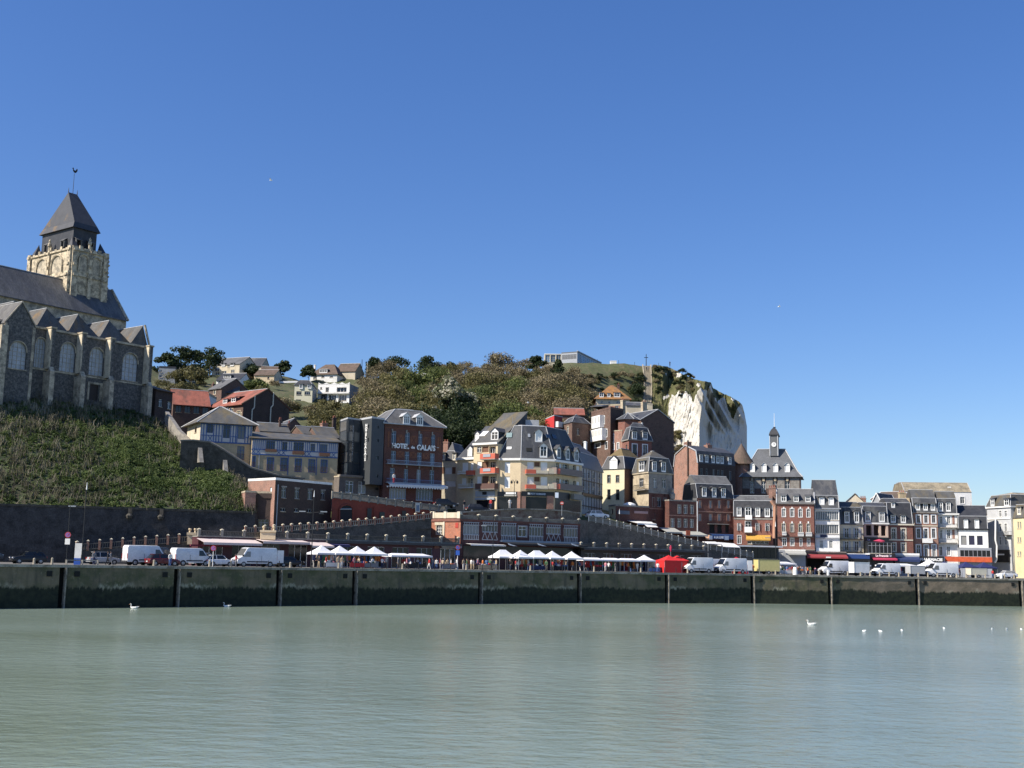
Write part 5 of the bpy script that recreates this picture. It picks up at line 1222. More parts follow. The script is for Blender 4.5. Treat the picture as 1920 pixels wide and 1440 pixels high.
mb = MB(); mb.path([onwall(x,y,0.1) for x,y in hx],0.14,5); mb.build('arch_ring',REDW,va)
mb = MB(); mb.path([onwall(945,398,0.12),onwall(1060,398,0.12)],0.1,5); mb.build('beam',GREYP,va)
for (x0,y0,x1,y1,m_) in ((1215,390,1258,520,DKB),(1340,428,1390,500,plain('green door',(0.02,0.035,0.03),0.5)),(1565,415,1605,490,DKB)):
    mb = MB(); mb.box(onwall(x0,y1,0.02),onwall(x1,y1,0.02) - onwall(x0,y1,0.02),(0.03,-0.08,0),(0,0,onwall(x0,y0).z - onwall(x0,y1).z)); mb.build('door',m_,RWL)
mb = MB(); mb.path([onwall(1285,375,0.1),onwall(1285,490,0.1)],0.09,5); mb.build('drainpipe',REDW,RWL)
mb = MB(); mb.box(onwall(1690,430,0.5),onwall(1735,430,0.5) - onwall(1690,430,0.5),(0.03,-0.06,0),(0,0,1.6)); sgn = mb.build('notice_board',GALV,RWL)
mb = MB(); mb.box(onwall(1700,420,0.6),onwall(1728,420,0.6) - onwall(1700,420,0.6),(0.03,-0.06,0),(0,0,1.0)); mb.build('notice',plain('notice blue',(0.10,0.16,0.25)),sgn)

# ------------------------------------------------------------------ pillared balustrades
BALW = mat('balustrade concrete',(0.27,0.255,0.22),0.9,0.25,1.0,col2=(0.17,0.16,0.14),c2scale=0.6); BALD = mat('dark balustrade panel',(0.11,0.105,0.092),0.9,0.3,1.0)
PILB = brickmat('pillar brick',(0.27,0.12,0.07)); CAPS = plain('pillar cap',(0.62,0.56,0.42),0.8)
def balustrade(name,label,pts3,n,h=1.1,pw=0.42,pm=None,rm=None,cap=None,body=None,bm=None,bz=None,capm=None,infill_m=None,ph=None,gap=0.28,cat='balustrade'):
    """posts spaced along a 3D line (line = foot of the balustrade), rail, pierced panel, optional wall below down to bz"""
    t = thing(name,pts3[0],label,cat); L = [0.0]
    for a,b in zip(pts3,pts3[1:]): L.append(L[-1] + (b - a).length)
    def at(s_):
        s_ = max(0,min(L[-1],s_)); k = max(0,min(len(L) - 2,int(np.searchsorted(L,s_)) - 1)); return pts3[k].lerp(pts3[k + 1],(s_ - L[k]) / max(1e-6,L[k + 1] - L[k]))
    pos = [at(L[-1] * k / (n - 1)) for k in range(n)]; ph = ph or h + 0.12
    me = None
    for k,p in enumerate(pos):
        q = at(L[-1] * (k + 0.02) / (n - 1)) if k < n - 1 else at(L[-1] * (k - 0.02) / (n - 1)); u = (q - p); u.z = 0; u = u.normalized() if u.length > 0 else Vector((1,0,0)); 
        if k == n - 1: u = -u
        nn = Vector((u.y,-u.x,0)); mb = MB(); mb.box(p - u * pw / 2 - nn * pw / 2 + Vector((0,0,-0.15)),u * pw,nn * pw,(0,0,ph + 0.15)); po = mb.build('pillar',pm or BALW,t)
        if cap: mb = MB(); mb.box(p - u * (pw / 2 + 0.04) - nn * (pw / 2 + 0.04) + Vector((0,0,ph)),u * (pw + 0.08),nn * (pw + 0.08),(0,0,0.10)); mb.add([p - u * (pw / 2) - nn * (pw / 2) + Vector((0,0,ph + 0.10)),p + u * (pw / 2) - nn * (pw / 2) + Vector((0,0,ph + 0.10)),p + u * pw / 2 + nn * pw / 2 + Vector((0,0,ph + 0.10)),p - u * pw / 2 + nn * pw / 2 + Vector((0,0,ph + 0.10)),p + Vector((0,0,ph + 0.22))],[(0,1,4),(1,2,4),(2,3,4),(3,0,4)]); mb.build('pillar_cap',capm or CAPS,po)
    for a,b in zip(pos,pos[1:]):
        d = (b - a); u = Vector((d.x,d.y,0)).normalized(); nn = Vector((u.y,-u.x,0)); mb = MB()
        mb.box(a - nn * 0.12 + Vector((0,0,h - 0.13)),d,nn * 0.24,(0,0,0.13)); mb.box(a - nn * 0.12,d,nn * 0.24,(0,0,0.12)); bay = mb.build('rail',rm or BALW,t)
        k = max(2,int(d.length / gap)); mb = MB()
        for j in range(k):
            q = a + d * ((j + 0.5) / k); mb.box(q - u * 0.06 - nn * 0.05 + Vector((0,0,0.12)),u * 0.12,nn * 0.1,(0,0,h - 0.25))
        mb.build('balusters',infill_m or rm or BALW,bay)['kind'] = 'stuff'
    if bm:
        for a,b in zip(pts3,pts3[1:]):
            m_ = max(1,int((b - a).length / 6)); mb = MB(); u = (b - a).normalized(); nn = Vector((u.y,-u.x,0)).normalized() * 0.02
            za,zb = (bz(a),bz(b)) if callable(bz) else (bz,bz); mb.quad(SV(a + nn,za),SV(b + nn,zb),b + nn,a + nn); mb.quad(a + nn,b + nn,b + Vector((0.2,0.5,0)),a + Vector((0.2,0.5,0))); mb.build('retaining_masonry',bm,t)
    return t
ln = lambda c,pl: [P(*c(x,y),Y) for x,y,Y in pl]
# street edge above the red wall
balustrade('balustrade','pale post-and-panel parapet along the hotel street',ln(cN,[(868,285,187.5),(1060,303,189.9),(1280,333,192.7),(1600,378,196.8),(1860,410,200.1),(2010,428,202)]),14,h=1.0,pw=0.22,gap=0.2,infill_m=BALW)
# lower ramp rising to the brick pavilion, in two lengths
RUB = mat('ramp masonry',(0.075,0.072,0.068),0.95,0.35,0.8,col2=(0.05,0.05,0.047),c2scale=0.4,bump=0.4)
l1 = ln(cM,[(20,520,166),(135,510,167),(1220,430,171.5)])
balustrade('ramp_wall','lower end of the ramp wall with brick pillars below the dark retaining wall',l1,11,h=0.85,pw=0.32,pm=PILB,cap=True,rm=BALD,infill_m=BALD,bm=RUB,bz=-0.1,ph=1.15,gap=0.3,cat='wall')
l2 = ln(cN,[(0,640,174),(245,632,176),(780,595,182),(1270,553,187.5),(1580,520,190.5),(1860,492,193.3)])
balustrade('ramp_wall','upper length of the ramp wall with many brick pillars below the red wall',l2,23,h=0.85,pw=0.30,pm=PILB,cap=True,rm=BALW,infill_m=BALW,bm=RUB,bz=lambda p: p.z - 1.6,ph=0.98,gap=0.3,cat='wall')
# ramp roadway between them and the masonry beneath
mb = MB(); l2b = [p - Vector((0,0,0.1)) for p in l2]
for a,b_ in zip(l2b,l2b[1:]): mb.quad(a,b_,b_ + Vector((-2,6,0)),a + Vector((-2,6,0)))
tag(mb.build('ramp_road',ASPHALT),kind='structure')
# pale plinth blocks on the ramp
for (c,x0,y0,x1,y1,Y,lab) in ((cN,150,610,300,700,172.5,'pale yellow stone plinth on the terrace below the brick building'),(cM,1190,330,1280,455,170.5,'pale yellow double urn plinth at the foot of the ramp')):
    p,q = P(*c(x0,y1),Y),P(*c(x1,y0),Y); mb = MB(); w_ = q.x - p.x; h_ = q.z - p.z; mb.box(p,(w_,0.3,0),(-0.3,1.2,0),(0,0,h_ * 0.8)); mb.box(p + Vector((-0.1,-0.15,h_ * 0.8)),(w_ + 0.2,0.3,0),(-0.3,1.5,0),(0,0,h_ * 0.2))
    t = thing('stone_plinth',p,lab,'plinth'); o = mb.build('block',PLY,t)
    for k in (0.15,0.85): mb = MB(); mb.ring([(0.16,0),(0.12,0.2),(0.24,0.45),(0.2,0.6)],p + Vector((w_ * k,0.5,h_)),8); mb.build('urn',PLY,t)
def BB(name,label,cat,c,L,R,YL,YR,D,zb,side=None,dz=0.0):
    """building from eaves pixels in a crop; side: (x, y, Y) fixes the far end of the left-hand wall"""
    pts,z1 = plan(c(*L),c(*R),YL,YR,D)
    if side:
        d = P(*c(side[0],side[1]),side[2]); pts[3] = Vector((d.x,d.y,0)); pts[2] = pts[1] + (pts[3] - pts[0])
    return Bld(name,label,cat,pts,zb,z1 + dz)
def wins(b,i,c,rs,**k):
    for r in rs: b.win(i,R4(c,*r),**k)
def dorms(b,i,c,rs,kind,**k):
    for r in rs: b.dormer(i,R4(c,*r),kind,**k)
def ridge_h(b,c,x,y,back): """height of a ridge seen at crop pixel, back metres behind the front wall"""; return b.uv(0,*c(x,y),-back)[1] - b.z1
PALEB = plain('pale blue joinery',(0.36,0.44,0.56),0.5); BLUER = plain('blue railing',(0.14,0.2,0.38),0.5)
# ------------------------------------------------------------------ hotel
b = BB('hotel','tall dark brick hotel with white roof lettering, balconies and white awning','hotel',cF,(798,345),(1515,400),203.5,None,10,9.5)
wins(b,0,cF,[(878,445,935,600),(1048,465,1100,610),(1208,480,1256,622),(1364,490,1414,632)],fr=PALEB,pane=GLASSB,sill=False,lintel=None)
wins(b,0,cF,[(872,690,930,845),(1042,700,1095,850),(1192,712,1246,860),(1352,722,1406,868)],fr=PALEB,pane=GLASSB,sill=False)
wins(b,0,cF,[(858,900,915,1075),(1030,912,1080,1085),(1186,920,1236,1092),(1346,928,1400,1100)],fr=PALEB,pane=GLASSB,sill=False)
wins(b,0,cF,[(850,1150,1055,1280),(1178,1160,1385,1300)],fr=PALEB,nv=5,nh=0,pane=GLASSB,t=0.09)
b.walls(BRICK)
BRP = brickmat('patterned brick',(0.20,0.07,0.035),mortar=(0.2,0.14,0.1))
for r in ((945,490,1025,605),(1110,505,1190,615),(1265,520,1345,628),(940,690,1025,770),(1105,700,1180,780),(1258,712,1340,790)):
    p_ = b.board(0,R4(cF,*r),BRP,'brick_panel',0.0,0.05); u0,z0,u1,z1_ = b.rect(0,R4(cF,*r))
    for s_ in (0,1): brace(b,0,u0 + 0.1,(z0,z1_)[s_],u1 - 0.1,(z1_,z0)[s_],BRICK,0.12)
for r in ((830,450,850,640),(1440,520,1460,690),(1465,520,1480,700)): b.board(0,R4(cF,*r),BRP,'brick_strip',0.0,0.06)
b.board(0,R4(cF,800,425,1500,432),BRP,'string_course',0.0,0.08)
for (r,hh) in (((822,805,1488,868),0.9),((815,1030,1488,1096),0.9)): b.balcony(0,R4(cF,r[0],r[1] + 12,r[2],r[3]),0.8,m=GREYP,rm=BLUER if r[1] > 1000 else PALEB)
for x in (885,1060,1215,1375):
    for yy,h in ((640,22),(868,26),(445,20)): mb = MB(); u,z = b.uv(0,*cF(x,yy + (x - 885) * 0.075)); b.bar(mb,0,u - 0.12,z - 0.25,u + 0.12,z + 0.35,0.02,0.22); mb.build('keystone',STONEG,b.root)
aw = b.awning(0,R4(cF,812,1092,1525,1135),1.6,AWW,0.3)
u0,z0,u1,z1_ = b.rect(0,R4(cF,812,1092,1525,1135),1.65); k = 22; zb_ = b.rect(0,R4(cF,812,1092,1525,1135),1.65)[1]
for j in range(k): ua,ub = lerp(u0,u1,j / k),lerp(u0,u1,(j + 1) / k); mb = MB(); mb.poly([b.pt(0,ua,zb_,1.66),b.pt(0,lerp(ua,ub,0.5),zb_ - 0.28,1.66),b.pt(0,ub,zb_,1.66)]); mb.build('scallop',AWW,aw)
b.text(0,'HOTEL',R4(cF,885,597,1093,661),WHITE,0.2); b.text(0,'de',R4(cF,1117,628,1166,664),WHITE,0.2); b.text(0,'CALAIS',R4(cF,1187,617,1418,688),WHITE,0.2); b.text(0,'**',R4(cF,1432,645,1462,662),WHITE,0.2)
h_ = ridge_h(b,cF,860,172,4.5); b.mansard(h_ * 0.92,3.0,h_ * 0.08,1.2,SLATEP,SLATEP,o=0.45)
b.cornice(ZINC,0.16,0.5)
dorms(b,0,cF,[(1032,268,1098,352),(1192,280,1258,368)],'gable',off=-0.55,dep=2.0,nv=2,rm=ZINC)
# lift tower and its glazed shaft
b = BB('lift_tower','anthracite clad hotel lift tower with vertical white lettering','tower',cF,(638,285),(792,298),200.8,203.2,6,14,side=(490,300,204.4))
wins(b,0,cF,[(700,380,722,415),(700,545,722,580),(695,755,720,798),(695,980,715,1020)],fr=ANTH,nv=0,nh=0,sill=False)
wins(b,3,cF,[(590,370,604,412),(585,530,600,580),(575,745,590,800)],fr=ANTH,nv=0,nh=0,sill=False)
b.walls([ANTH,ANTH,ANTH,mat('grey cladding',(0.05,0.055,0.058),0.5,0.08,0.7)]); b.flat(ZINC,0.2,pm=ZINC)
b.text(3,'HOTEL*CALAIS'.replace('*','•'),R4(cF,546,360,575,815),WHITE,0.08,vert=True)
b = BB('glass_lift_shaft','glazed lift shaft with grey steel bands beside the anthracite tower','tower',cF,(342,292),(500,305),201.6,203.8,4,14,side=(248,300,206.0))
b.walls(ANTH); b.flat(ZINC,0.15,pm=ZINC)
SH = glassmat('lift shaft glass',(0.05,0.06,0.07),0.12)
for i,(ca,cb) in ((0,(350,492)),(3,(255,335))):
    for k in range(5):
        y0 = 330 + k * 130; r = R4(cF,ca,y0,cb,y0 + 112); b.board(i,r,SH,'glass_panel',0.01,0.05)
    for xx in ((ca,cb,(ca + cb) / 2) if i == 0 else (ca,cb)): mb = MB(); u,zt = b.uv(i,*cF(xx,310)); _,zb_ = b.uv(i,*cF(xx - 8,980)); b.bar(mb,i,u - 0.07,zb_,u + 0.07,zt,0.05,0.12); mb.build('mullion',ANTH,b.root)
b.text(0,'HOTEL•CALAIS',R4(cF,393,375,411,815),GREYP,0.09,vert=True)
b = BB('stone_building','brown stone ground floor with two tall white windows below the lift tower','building',cF,(238,985),(785,1048),200.3,205.4,7,9.5)
wins(b,0,cF,[(314,1058,408,1200),(468,1068,562,1212)],fr=WHITE,nv=1,t=0.08); b.walls(mat('brown stone',(0.15,0.125,0.105),0.9,0.2,1.0)); b.flat(STONEG,0.1)
b.board(0,R4(cF,238,990,640,1016),mat('brown cornice',(0.22,0.18,0.15),0.9,0.2,1.0),'cornice',0.0,0.25); b.board(0,R4(cF,680,1145,710,1170),DKB,'wall_lamp',0.02,0.2)
b = BB('terrace_wall','pale pink terrace block beside the timbered wing','wall',cF,(20,985),(236,985),203,202,5,9.5); b.win(0,R4(cF,160,1050,205,1130),style='panel',fr=PLC); b.walls(mat('pink render',(0.46,0.33,0.25),0.85,0.1,0.6)); b.flat(STONEG,0.1)
# ------------------------------------------------------------------ cream house right of the hotel
b = BB('cream_house','small cream house with two arched dormers right of the hotel','house',cG,(48,712),(255,715),220,219,8,10)
wins(b,0,cG,[(100,795,185,885)],style='panel',fr=WHITE); wins(b,0,cG,[(60,795,95,880),(190,795,235,880)],style='panel',fr=WOODB,dep=0.1); wins(b,0,cG,[(105,970,235,1045)],style='panel',fr=WHITE)
b.walls(PLC); b.mansard(1.9,0.9,1.6,2.5,SLATED,SLATE,o=0.15); dorms(b,0,cG,[(64,622,92,692),(204,622,232,692)],'arch',off=-0.15,dep=1.2,fm=CREAM); b.chimney(0,R4(cG,75,465,135,590),-2.5,BRICKP,0.8,2)
# ------------------------------------------------------------------ stepped apartment house
def apt(name,lab,L,R,YL,YR,D): return BB(name,lab,'apartment house',cG,L,R,YL,YR,D,9.8)
APW = PLY; BAND = plain('white eaves band',(0.74,0.73,0.70),0.6)
ROLL = plain('white roller shutter',(0.74,0.74,0.73),0.5)
b = apt('apartment_house','left low wing of the stepped apartment house with slate slope',(255,690),(485,695),216.5,213.8,8)
wins(b,0,cG,[(320,735,395,850),(425,735,475,850),(315,935,370,1020)],style='panel',fr=ROLL); wins(b,0,cG,[(390,935,468,1055)],dep=0.9,fr=WHITE,nv=2)
b.walls(APW); b.balcony(0,R4(cG,270,845,380,885),0.9,m=WHITE,rm=WHITE); b.balcony(0,R4(cG,380,838,478,905),1.0,m=STONEG,solid=SALMON); b.balcony(0,R4(cG,280,1010,470,1065),0.9,m=WHITE,rm=WHITE)
h_ = ridge_h(b,cG,500,285,8); b.shed(h_,SLATE,o=0.12,wm=SLATED); b.board(0,R4(cG,250,672,485,702),BAND,'eaves_band',0.0,0.35)
dorms(b,0,cG,[(395,560,440,655)],'gable',off=-0.5,dep=1.2,style='panel'); dorms(b,0,cG,[(490,372,530,455)],'gable',off=-3.6,dep=1.2,style='panel')
wins2 = [(560,540,745,605)]
b = apt('apartment_house','tall middle block of the stepped apartment house with leaning slate roof',(470,500),(778,500),213.4,210.2,9)
for y0,y1 in ((530,605),(722,812),(912,1005)):
    wins(b,0,cG,[(510,y0,568,y1)],style='panel' if y0 > 600 else 'w',fr=ROLL if y0 > 600 else WHITE); wins(b,0,cG,[(575,y0,660,y1)],style='panel',fr=WOODB,dep=0.25); wins(b,0,cG,[(665,y0,752,y1 + 8)],fr=WHITE,dep=0.5,nv=2)
b.walls(APW)
for y in (622,805): b.balcony(0,R4(cG,562,y,755,y + 78),1.2,m=STONEG,solid=SALMON); b.board(0,R4(cG,640,y + 12,735,y + 50),plain('balcony glass',(0.35,0.38,0.42),0.2),'balcony_glass',1.2,1.25)
b.balcony(0,R4(cG,500,1005,748,1085),1.2,m=STONEG,solid=plain('dark balcony',(0.10,0.05,0.04),0.6))
b.board(0,R4(cG,495,1098,742,1172),plain('pale blue fascia',(0.34,0.38,0.43),0.5),'fascia',0.0,0.15); b.board(0,R4(cG,495,1188,742,1215),plain('pale blue fascia',(0.34,0.38,0.43),0.5),'fascia',0.0,0.3); b.board(0,R4(cG,505,1220,735,1335),DGLASS,'shop_window',0.0,0.05); b.board(0,R4(cG,585,1112,640,1150),DKB,'emblem',0.15,0.18)
h_ = ridge_h(b,cG,700,120,9); b.shed(h_,SLATEL,o=0.12,wm=SLATED); b.board(0,R4(cG,465,482,780,508),BAND,'eaves_band',0.0,0.35)
dorms(b,0,cG,[(697,345,775,440)],'gable',off=-1.6,dep=1.3,nv=1)
def skylight(b,c,r,back,m=None,slope=None):
    u0,z0,u1,z1 = b.rect(0,R4(c,*r),-back); k = slope; mb = MB(); f = lambda u,z: b.pt(0,u,z,-back - (z - z0) * k + 0.12)
    mb.prism([f(u0,z0),f(u1,z0),f(u1,z1),f(u0,z1)],b.pt(0,0,0,0.1) - b.pt(0,0,0,0) + Vector((0,0,0.06))); mb.build('skylight',m or GLASSB,b.root)
skylight(b,cG,(540,328,615,400),2.3,WHITE,b.slope)
# main corner block: three faces, tall slate mansard
q = [P(*cG(770,690),210.6),P(*cG(1075,690),209.4),P(*cG(1505,700),210.6),P(*cG(1862,745),218.5)]
z1 = q[1].z; pp = [Vector((v.x,v.y,0)) for v in q]; pp += [Vector((pp[3].x - 4,pp[3].y + 6,0)),Vector((pp[0].x + 2,pp[0].y + 11,0))]
b = Bld('apartment_house','corner apartment house with tall slate mansard, white band and black shopfronts','apartment house',pp,9.8,z1)
wins(b,0,cG,[(865,730,935,870),(862,915,932,1065)],style='panel',fr=ROLL)
for y in (728,920): wins(b,1,cG,[(1155,y,1240,y + 90),(1330,y,1415,y + 150)],style='panel',fr=ROLL); wins(b,1,cG,[(1247,y,1318,y + 60)],style='panel',fr=WOODB,dep=0.3)
for y in (760,960): wins(b,2,cG,[(1530,y - 20,1565,y + 90),(1610,y - 5,1690,y + 100),(1745,y + 10,1780,y + 110)],fr=WHITE,nv=1,dep=0.4); wins(b,2,cG,[(1570,y - 10,1600,y + 90),(1790,y + 20,1830,y + 110)],style='panel',fr=ROLL)
b.walls([APW,APW,APW,APW,APW,APW])
for y in (826,1020): b.balcony(1,R4(cG,1140,y,1265,y + 62),0.9,m=STONEG,solid=SALMON); b.balcony(1,R4(cG,1268,y + 12,1420,y + 60),0.9,m=STONEG,solid=PLC); b.balcony(1,R4(cG,1425,y - 10,1500,y + 60),0.9,m=STONEG,solid=PLC); b.balcony(2,R4(cG,1515,y - 5,1850,y + 75),1.0,m=STONEG,solid=plain('shaded balcony',(0.20,0.16,0.14),0.7))
for y in (815,1010): mb = MB(); p = P(*cG(1530,y),209.6); mb.box(p,(0.7,0.1,0),(0,0.1,0),(0,0,-0.9)); mb.build('hanging_sign',SALMON,b.root)
p = P(*cG(1515,1120),209.6); mb = MB(); mb.box(p,(0.6,0,0),(0,0.15,0),(0,0,-0.95)); mb.build('hanging_sign',plain('bluewhite sign',(0.55,0.62,0.72),0.5),b.root)
for i,(x0,y0,x1,y1) in ((0,(772,1110,1032,1172)),(1,(1080,1110,1500,1172)),(2,(1512,1120,1690,1210))): b.board(i,R4(cG,x0,y0,x1,y1),DKB,'fascia',0.0,0.2)
b.board(0,R4(cG,780,1180,1025,1335),DGLASS,'shop_window',0.0,0.06); b.board(1,R4(cG,1140,1180,1402,1330),DGLASS,'shop_window',0.0,0.06); b.board(2,R4(cG,1515,1215,1840,1360),DGLASS,'shop_window',0.0,0.06)
b.board(0,R4(cG,870,1150,1025,1170),AWG,'sun_blind',0.2,0.5)
b.board(0,R4(cG,885,1118,1015,1142),WHITE,'white_sign',0.2,0.25)  # plain white board
b.text(1,'PETIT NORMAND',R4(cG,1200,1126,1395,1152),PALEB,0.24); b.board(1,R4(cG,1160,1122,1190,1146),WHITE,'emblem',0.2,0.24)
for i,r in ((0,(1032,1110,1072,1325)),(1,(1080,1170,1132,1322)),(1,(1405,1165,1490,1335))): b.board(i,R4(cG,*r),BRICKP,'brick_pier',0.0,0.3)
b.board(2,R4(cG,1700,1145,1820,1215),plain('shop blind',(0.25,0.24,0.21),0.8),'sun_blind',0.2,1.0)
h_ = b.uv(0,*cG(1000,265),-2.6)[1] - z1; b.mansard(h_,2.6,0.15,1.5,SLATE,SLATE,o=0.1)
for i,r in ((0,(768,672,1076,702)),(1,(1072,674,1512,706)),(2,(1500,690,1864,742))):
    u0,z0,u1,zt = b.rect(i,R4(cG,*r)); mb = MB(); b.bar(mb,i,0,z1 - 0.25,b.edge(i)[3],z1 + 0.15,0.0,0.3); mb.build('eaves_band',BAND,b.root)
sk = b.slope
def sky2(i,r,m):
    x0,y0,x1,y1 = R4(cG,*r); off = 0.0
    for _ in range(4): z = b.uv(i,(x0 + x1) / 2,y1,off)[1]; off = -(z - z1) * sk
    u0,z0,u1,zt = b.rect(i,(x0,y0,x1,y1),off); mb = MB(); f = lambda u,z: b.pt(i,u,z,-(z - z1) * sk + 0.05); mb.prism([f(u0,z0),f(u1,z0),f(u1,zt),f(u0,zt)],b.pt(i,0,0,0.12) - b.pt(i,0,0,0)); mb.build('skylight',m,b.root)
SKYG = plain('skylight glass green',(0.22,0.30,0.30),0.2)
sky2(0,(885,350,960,412),SKYG); sky2(0,(893,532,955,565),WHITE); sky2(1,(1165,365,1195,408),GREYP); sky2(1,(1145,545,1215,592),BLACK); sky2(2,(1400,370,1450,420),GLASSB); sky2(2,(1480,375,1530,430),GLASSB)
b.dormer(1,R4(cG,1268,352,1342,455),'gable',off=-1.5,dep=1.4,style='panel'); b.dormer(1,R4(cG,1328,532,1405,655),'gable',off=-0.25,dep=1.4,nv=1,fm=ROLL)
for x in (1545,1660,1772): b.dormer(2,R4(cG,x,560 + (x - 1545) * 0.16,x + 40,668 + (x - 1545) * 0.17),'gable',off=-0.2,dep=1.5,cheek=PLC,fr=GREYP,ov=0.25)
mb = MB(); p = P(*cG(1085,262),217); mb.box(p,(3.2,0.3,0),(-0.3,3,0),(0,0,1.15)); mb.build('roof_plant_box',ZINC,b.root)
mb = MB(); p = P(*cG(968,240),215); mb.tube(p,p + Vector((0,0,1.4)),0.05,0.04,5); mb.build('aerial',GALV,b.root)

# ------------------------------------------------------------------ upper brick houses on the slope
b = BB('red_house','house with a bright red end wall and white balconies','house',cH,(245,372),(342,380),288,291,8,22,side=(140,374,296)); 
REDB = plain('bright red cladding',(0.52,0.04,0.04),0.6); b.walls([plain('shaded red cladding',(0.22,0.02,0.025),0.6),REDB,REDB,REDB]); b.flat(ZINC,0.1,pm=ZINC)  # front painted darker red to stand for its shade
for y in (445,560): b.balcony(0,R4(cH,282,y,342,y + 65),1.0,m=WHITE,solid=WHITE)
b = BB('tiled_house','house with red tiled roof just left of the tall brick house','house',cH,(250,362),(600,358),302,302,8,28); b.walls(BRICKB); b.gable(ridge_h(b,cH,400,292,4),TILE,BRICKB)
b = BB('brick_house','square brown brick house with grey hipped slate roof','house',cH,(456,458),(668,466),284,288,8,18,side=(338,452,290))
b.win(3,R4(cH,396,500,416,582),sur=STONE); b.win(3,R4(cH,396,655,412,680),sur=STONE); wins(b,0,cH,[(510,520,540,600),(575,660,620,750)],fr=GREYP); b.walls(BRICKB)
b.mansard(1.6,1.4,0.9,2.2,SLATE); 
b = BB('brick_house','tall narrow brick house with white timber bays on its left face','house',cH,(906,290),(1058,302),280,283.5,7,18,side=(682,340,290))
wins(b,3,cH,[(812,380,838,468),(842,535,868,620),(846,680,870,760)],sur=WHITE,nv=0); b.win(3,R4(cH,722,695,790,745),nv=2,sur=WHITE)
b.walls([BRICKK,BRICKK,BRICKK,BRICKB]); b.flat(SLATE,0.35,pm=BRICKB)  # shaded walls painted darker than the sunlit left face
for r,k in (((683,375,780,515),3),((668,530,806,668),8)):
    u0,z0,u1,z1_ = b.rect(3,R4(cH,*r),1.2); mb = MB(); b.bar(mb,3,u0,z0,u1,z1_,0.0,1.2); bay = mb.build('bay_window',WHITE,b.root)
    for j in range(k): ua,ub = lerp(u0,u1,(j + 0.2) / k),lerp(u0,u1,(j + 0.8) / k); mb = MB(); b.bar(mb,3,ua,lerp(z0,z1_,0.4),ub,lerp(z0,z1_,0.9),1.2,1.22); mb.build('pane',plain('curtained pane',(0.5,0.5,0.47),0.3),bay)
pts,z1 = plan(cH(680,268),cH(800,268),291,290,6); b2 = Bld('x','','',pts,40,z1,root=b.root); b2.walls(BRICKB); b2.shed(1.2,SLATE,wm=BRICKB)
b.chimney(0,R4(cH,1050,190,1085,300),-3,STONE,0.8,2)
pts,z1 = plan(cH(1265,445),cH(1650,432),284.5,290,17)
b = Bld('brick_house','large brown brick house with a blank gable end towards the cliff','house',pts,14,z1); b.walls(BRICKB)
b.gable(b.uv(0,*cH(1505,312))[1] - b.z1,SLATE,BRICKB,across=True,o=0.2,og=0.1,verge=ZINC); b.chimney(0,R4(cH,1287,210,1337,310),-9,STONE,0.9,2)
wins(b,3,cH,[(1200,540,1230,610)],fr=WHITE)
# octagonal brick turret
t = thing('brick_turret',P(*cH(1110,620),281),'octagonal brick stair turret with faceted slate cap','turret'); cpt = P(*cH(1110,425),281); mb = MB(); R_ = 2.55
ring = [Vector((cpt.x + R_ * math.cos(k * math.pi / 4 + 0.39),cpt.y + R_ * math.sin(k * math.pi / 4 + 0.39),0)) for k in range(8)]
for k in range(8): mb.quad(SV(ring[k],20),SV(ring[(k + 1) % 8],20),SV(ring[(k + 1) % 8],cpt.z),SV(ring[k],cpt.z))
mb.build('wall',BRICKR,t); ap = P(*cH(1112,335),281); e8 = [cpt.xy.to_3d() + (v - cpt.xy.to_3d()) * 1.25 for v in ring]; mb = MB()
for k in range(8): mb.poly((SV(e8[k],cpt.z - 0.1),SV(e8[(k + 1) % 8],cpt.z - 0.1),ap))
mb.build('roof',SLATE,t)
for k in range(8): mb = MB(); mb.tube(SV(e8[k],cpt.z),ap,0.07,0.07,5); mb.build('hip_cap',ZINC,t)
mb = MB(); c0 = P(*cH(1275,455),284); mb.tube(c0,c0 + Vector((0,0,-2)),0.25,0.25,7); mb.build('flue',WHITE,t)
b = BB('brick_house','red brick mansard house with white window surrounds below the turret','house',cH,(1122,652),(1390,662),272,275,7,12,side=(1045,648,276))
wins(b,0,cH,[(1163,708,1215,860),(1284,714,1336,866)],sur=WHITE,sw=0.2,nv=1,rail=IRON,fr=DKB); b.win(3,R4(cH,1085,715,1102,850),fr=DKB)
b.walls([BRICKR,BRICKR,BRICKR,BRICKR]); b.cornice(STONEG,0.25,0.3); b.mansard(3.0,0.8,1.1,2.2,SLATE); dorms(b,0,cH,[(1168,562,1212,640),(1290,568,1336,645)],'arch',off=-0.25,dep=1.3)
b = BB('brick_house','sunlit orange brick side wing with white pilasters left of the turret','house',cH,(918,560),(1045,535),281,279,6,16); wins(b,0,cH,[(925,590,945,680),(925,700,950,770),(985,690,1005,770)],sur=PLW,fr=WHITE); b.walls(BRICKP); b.flat(ZINC,0.1)
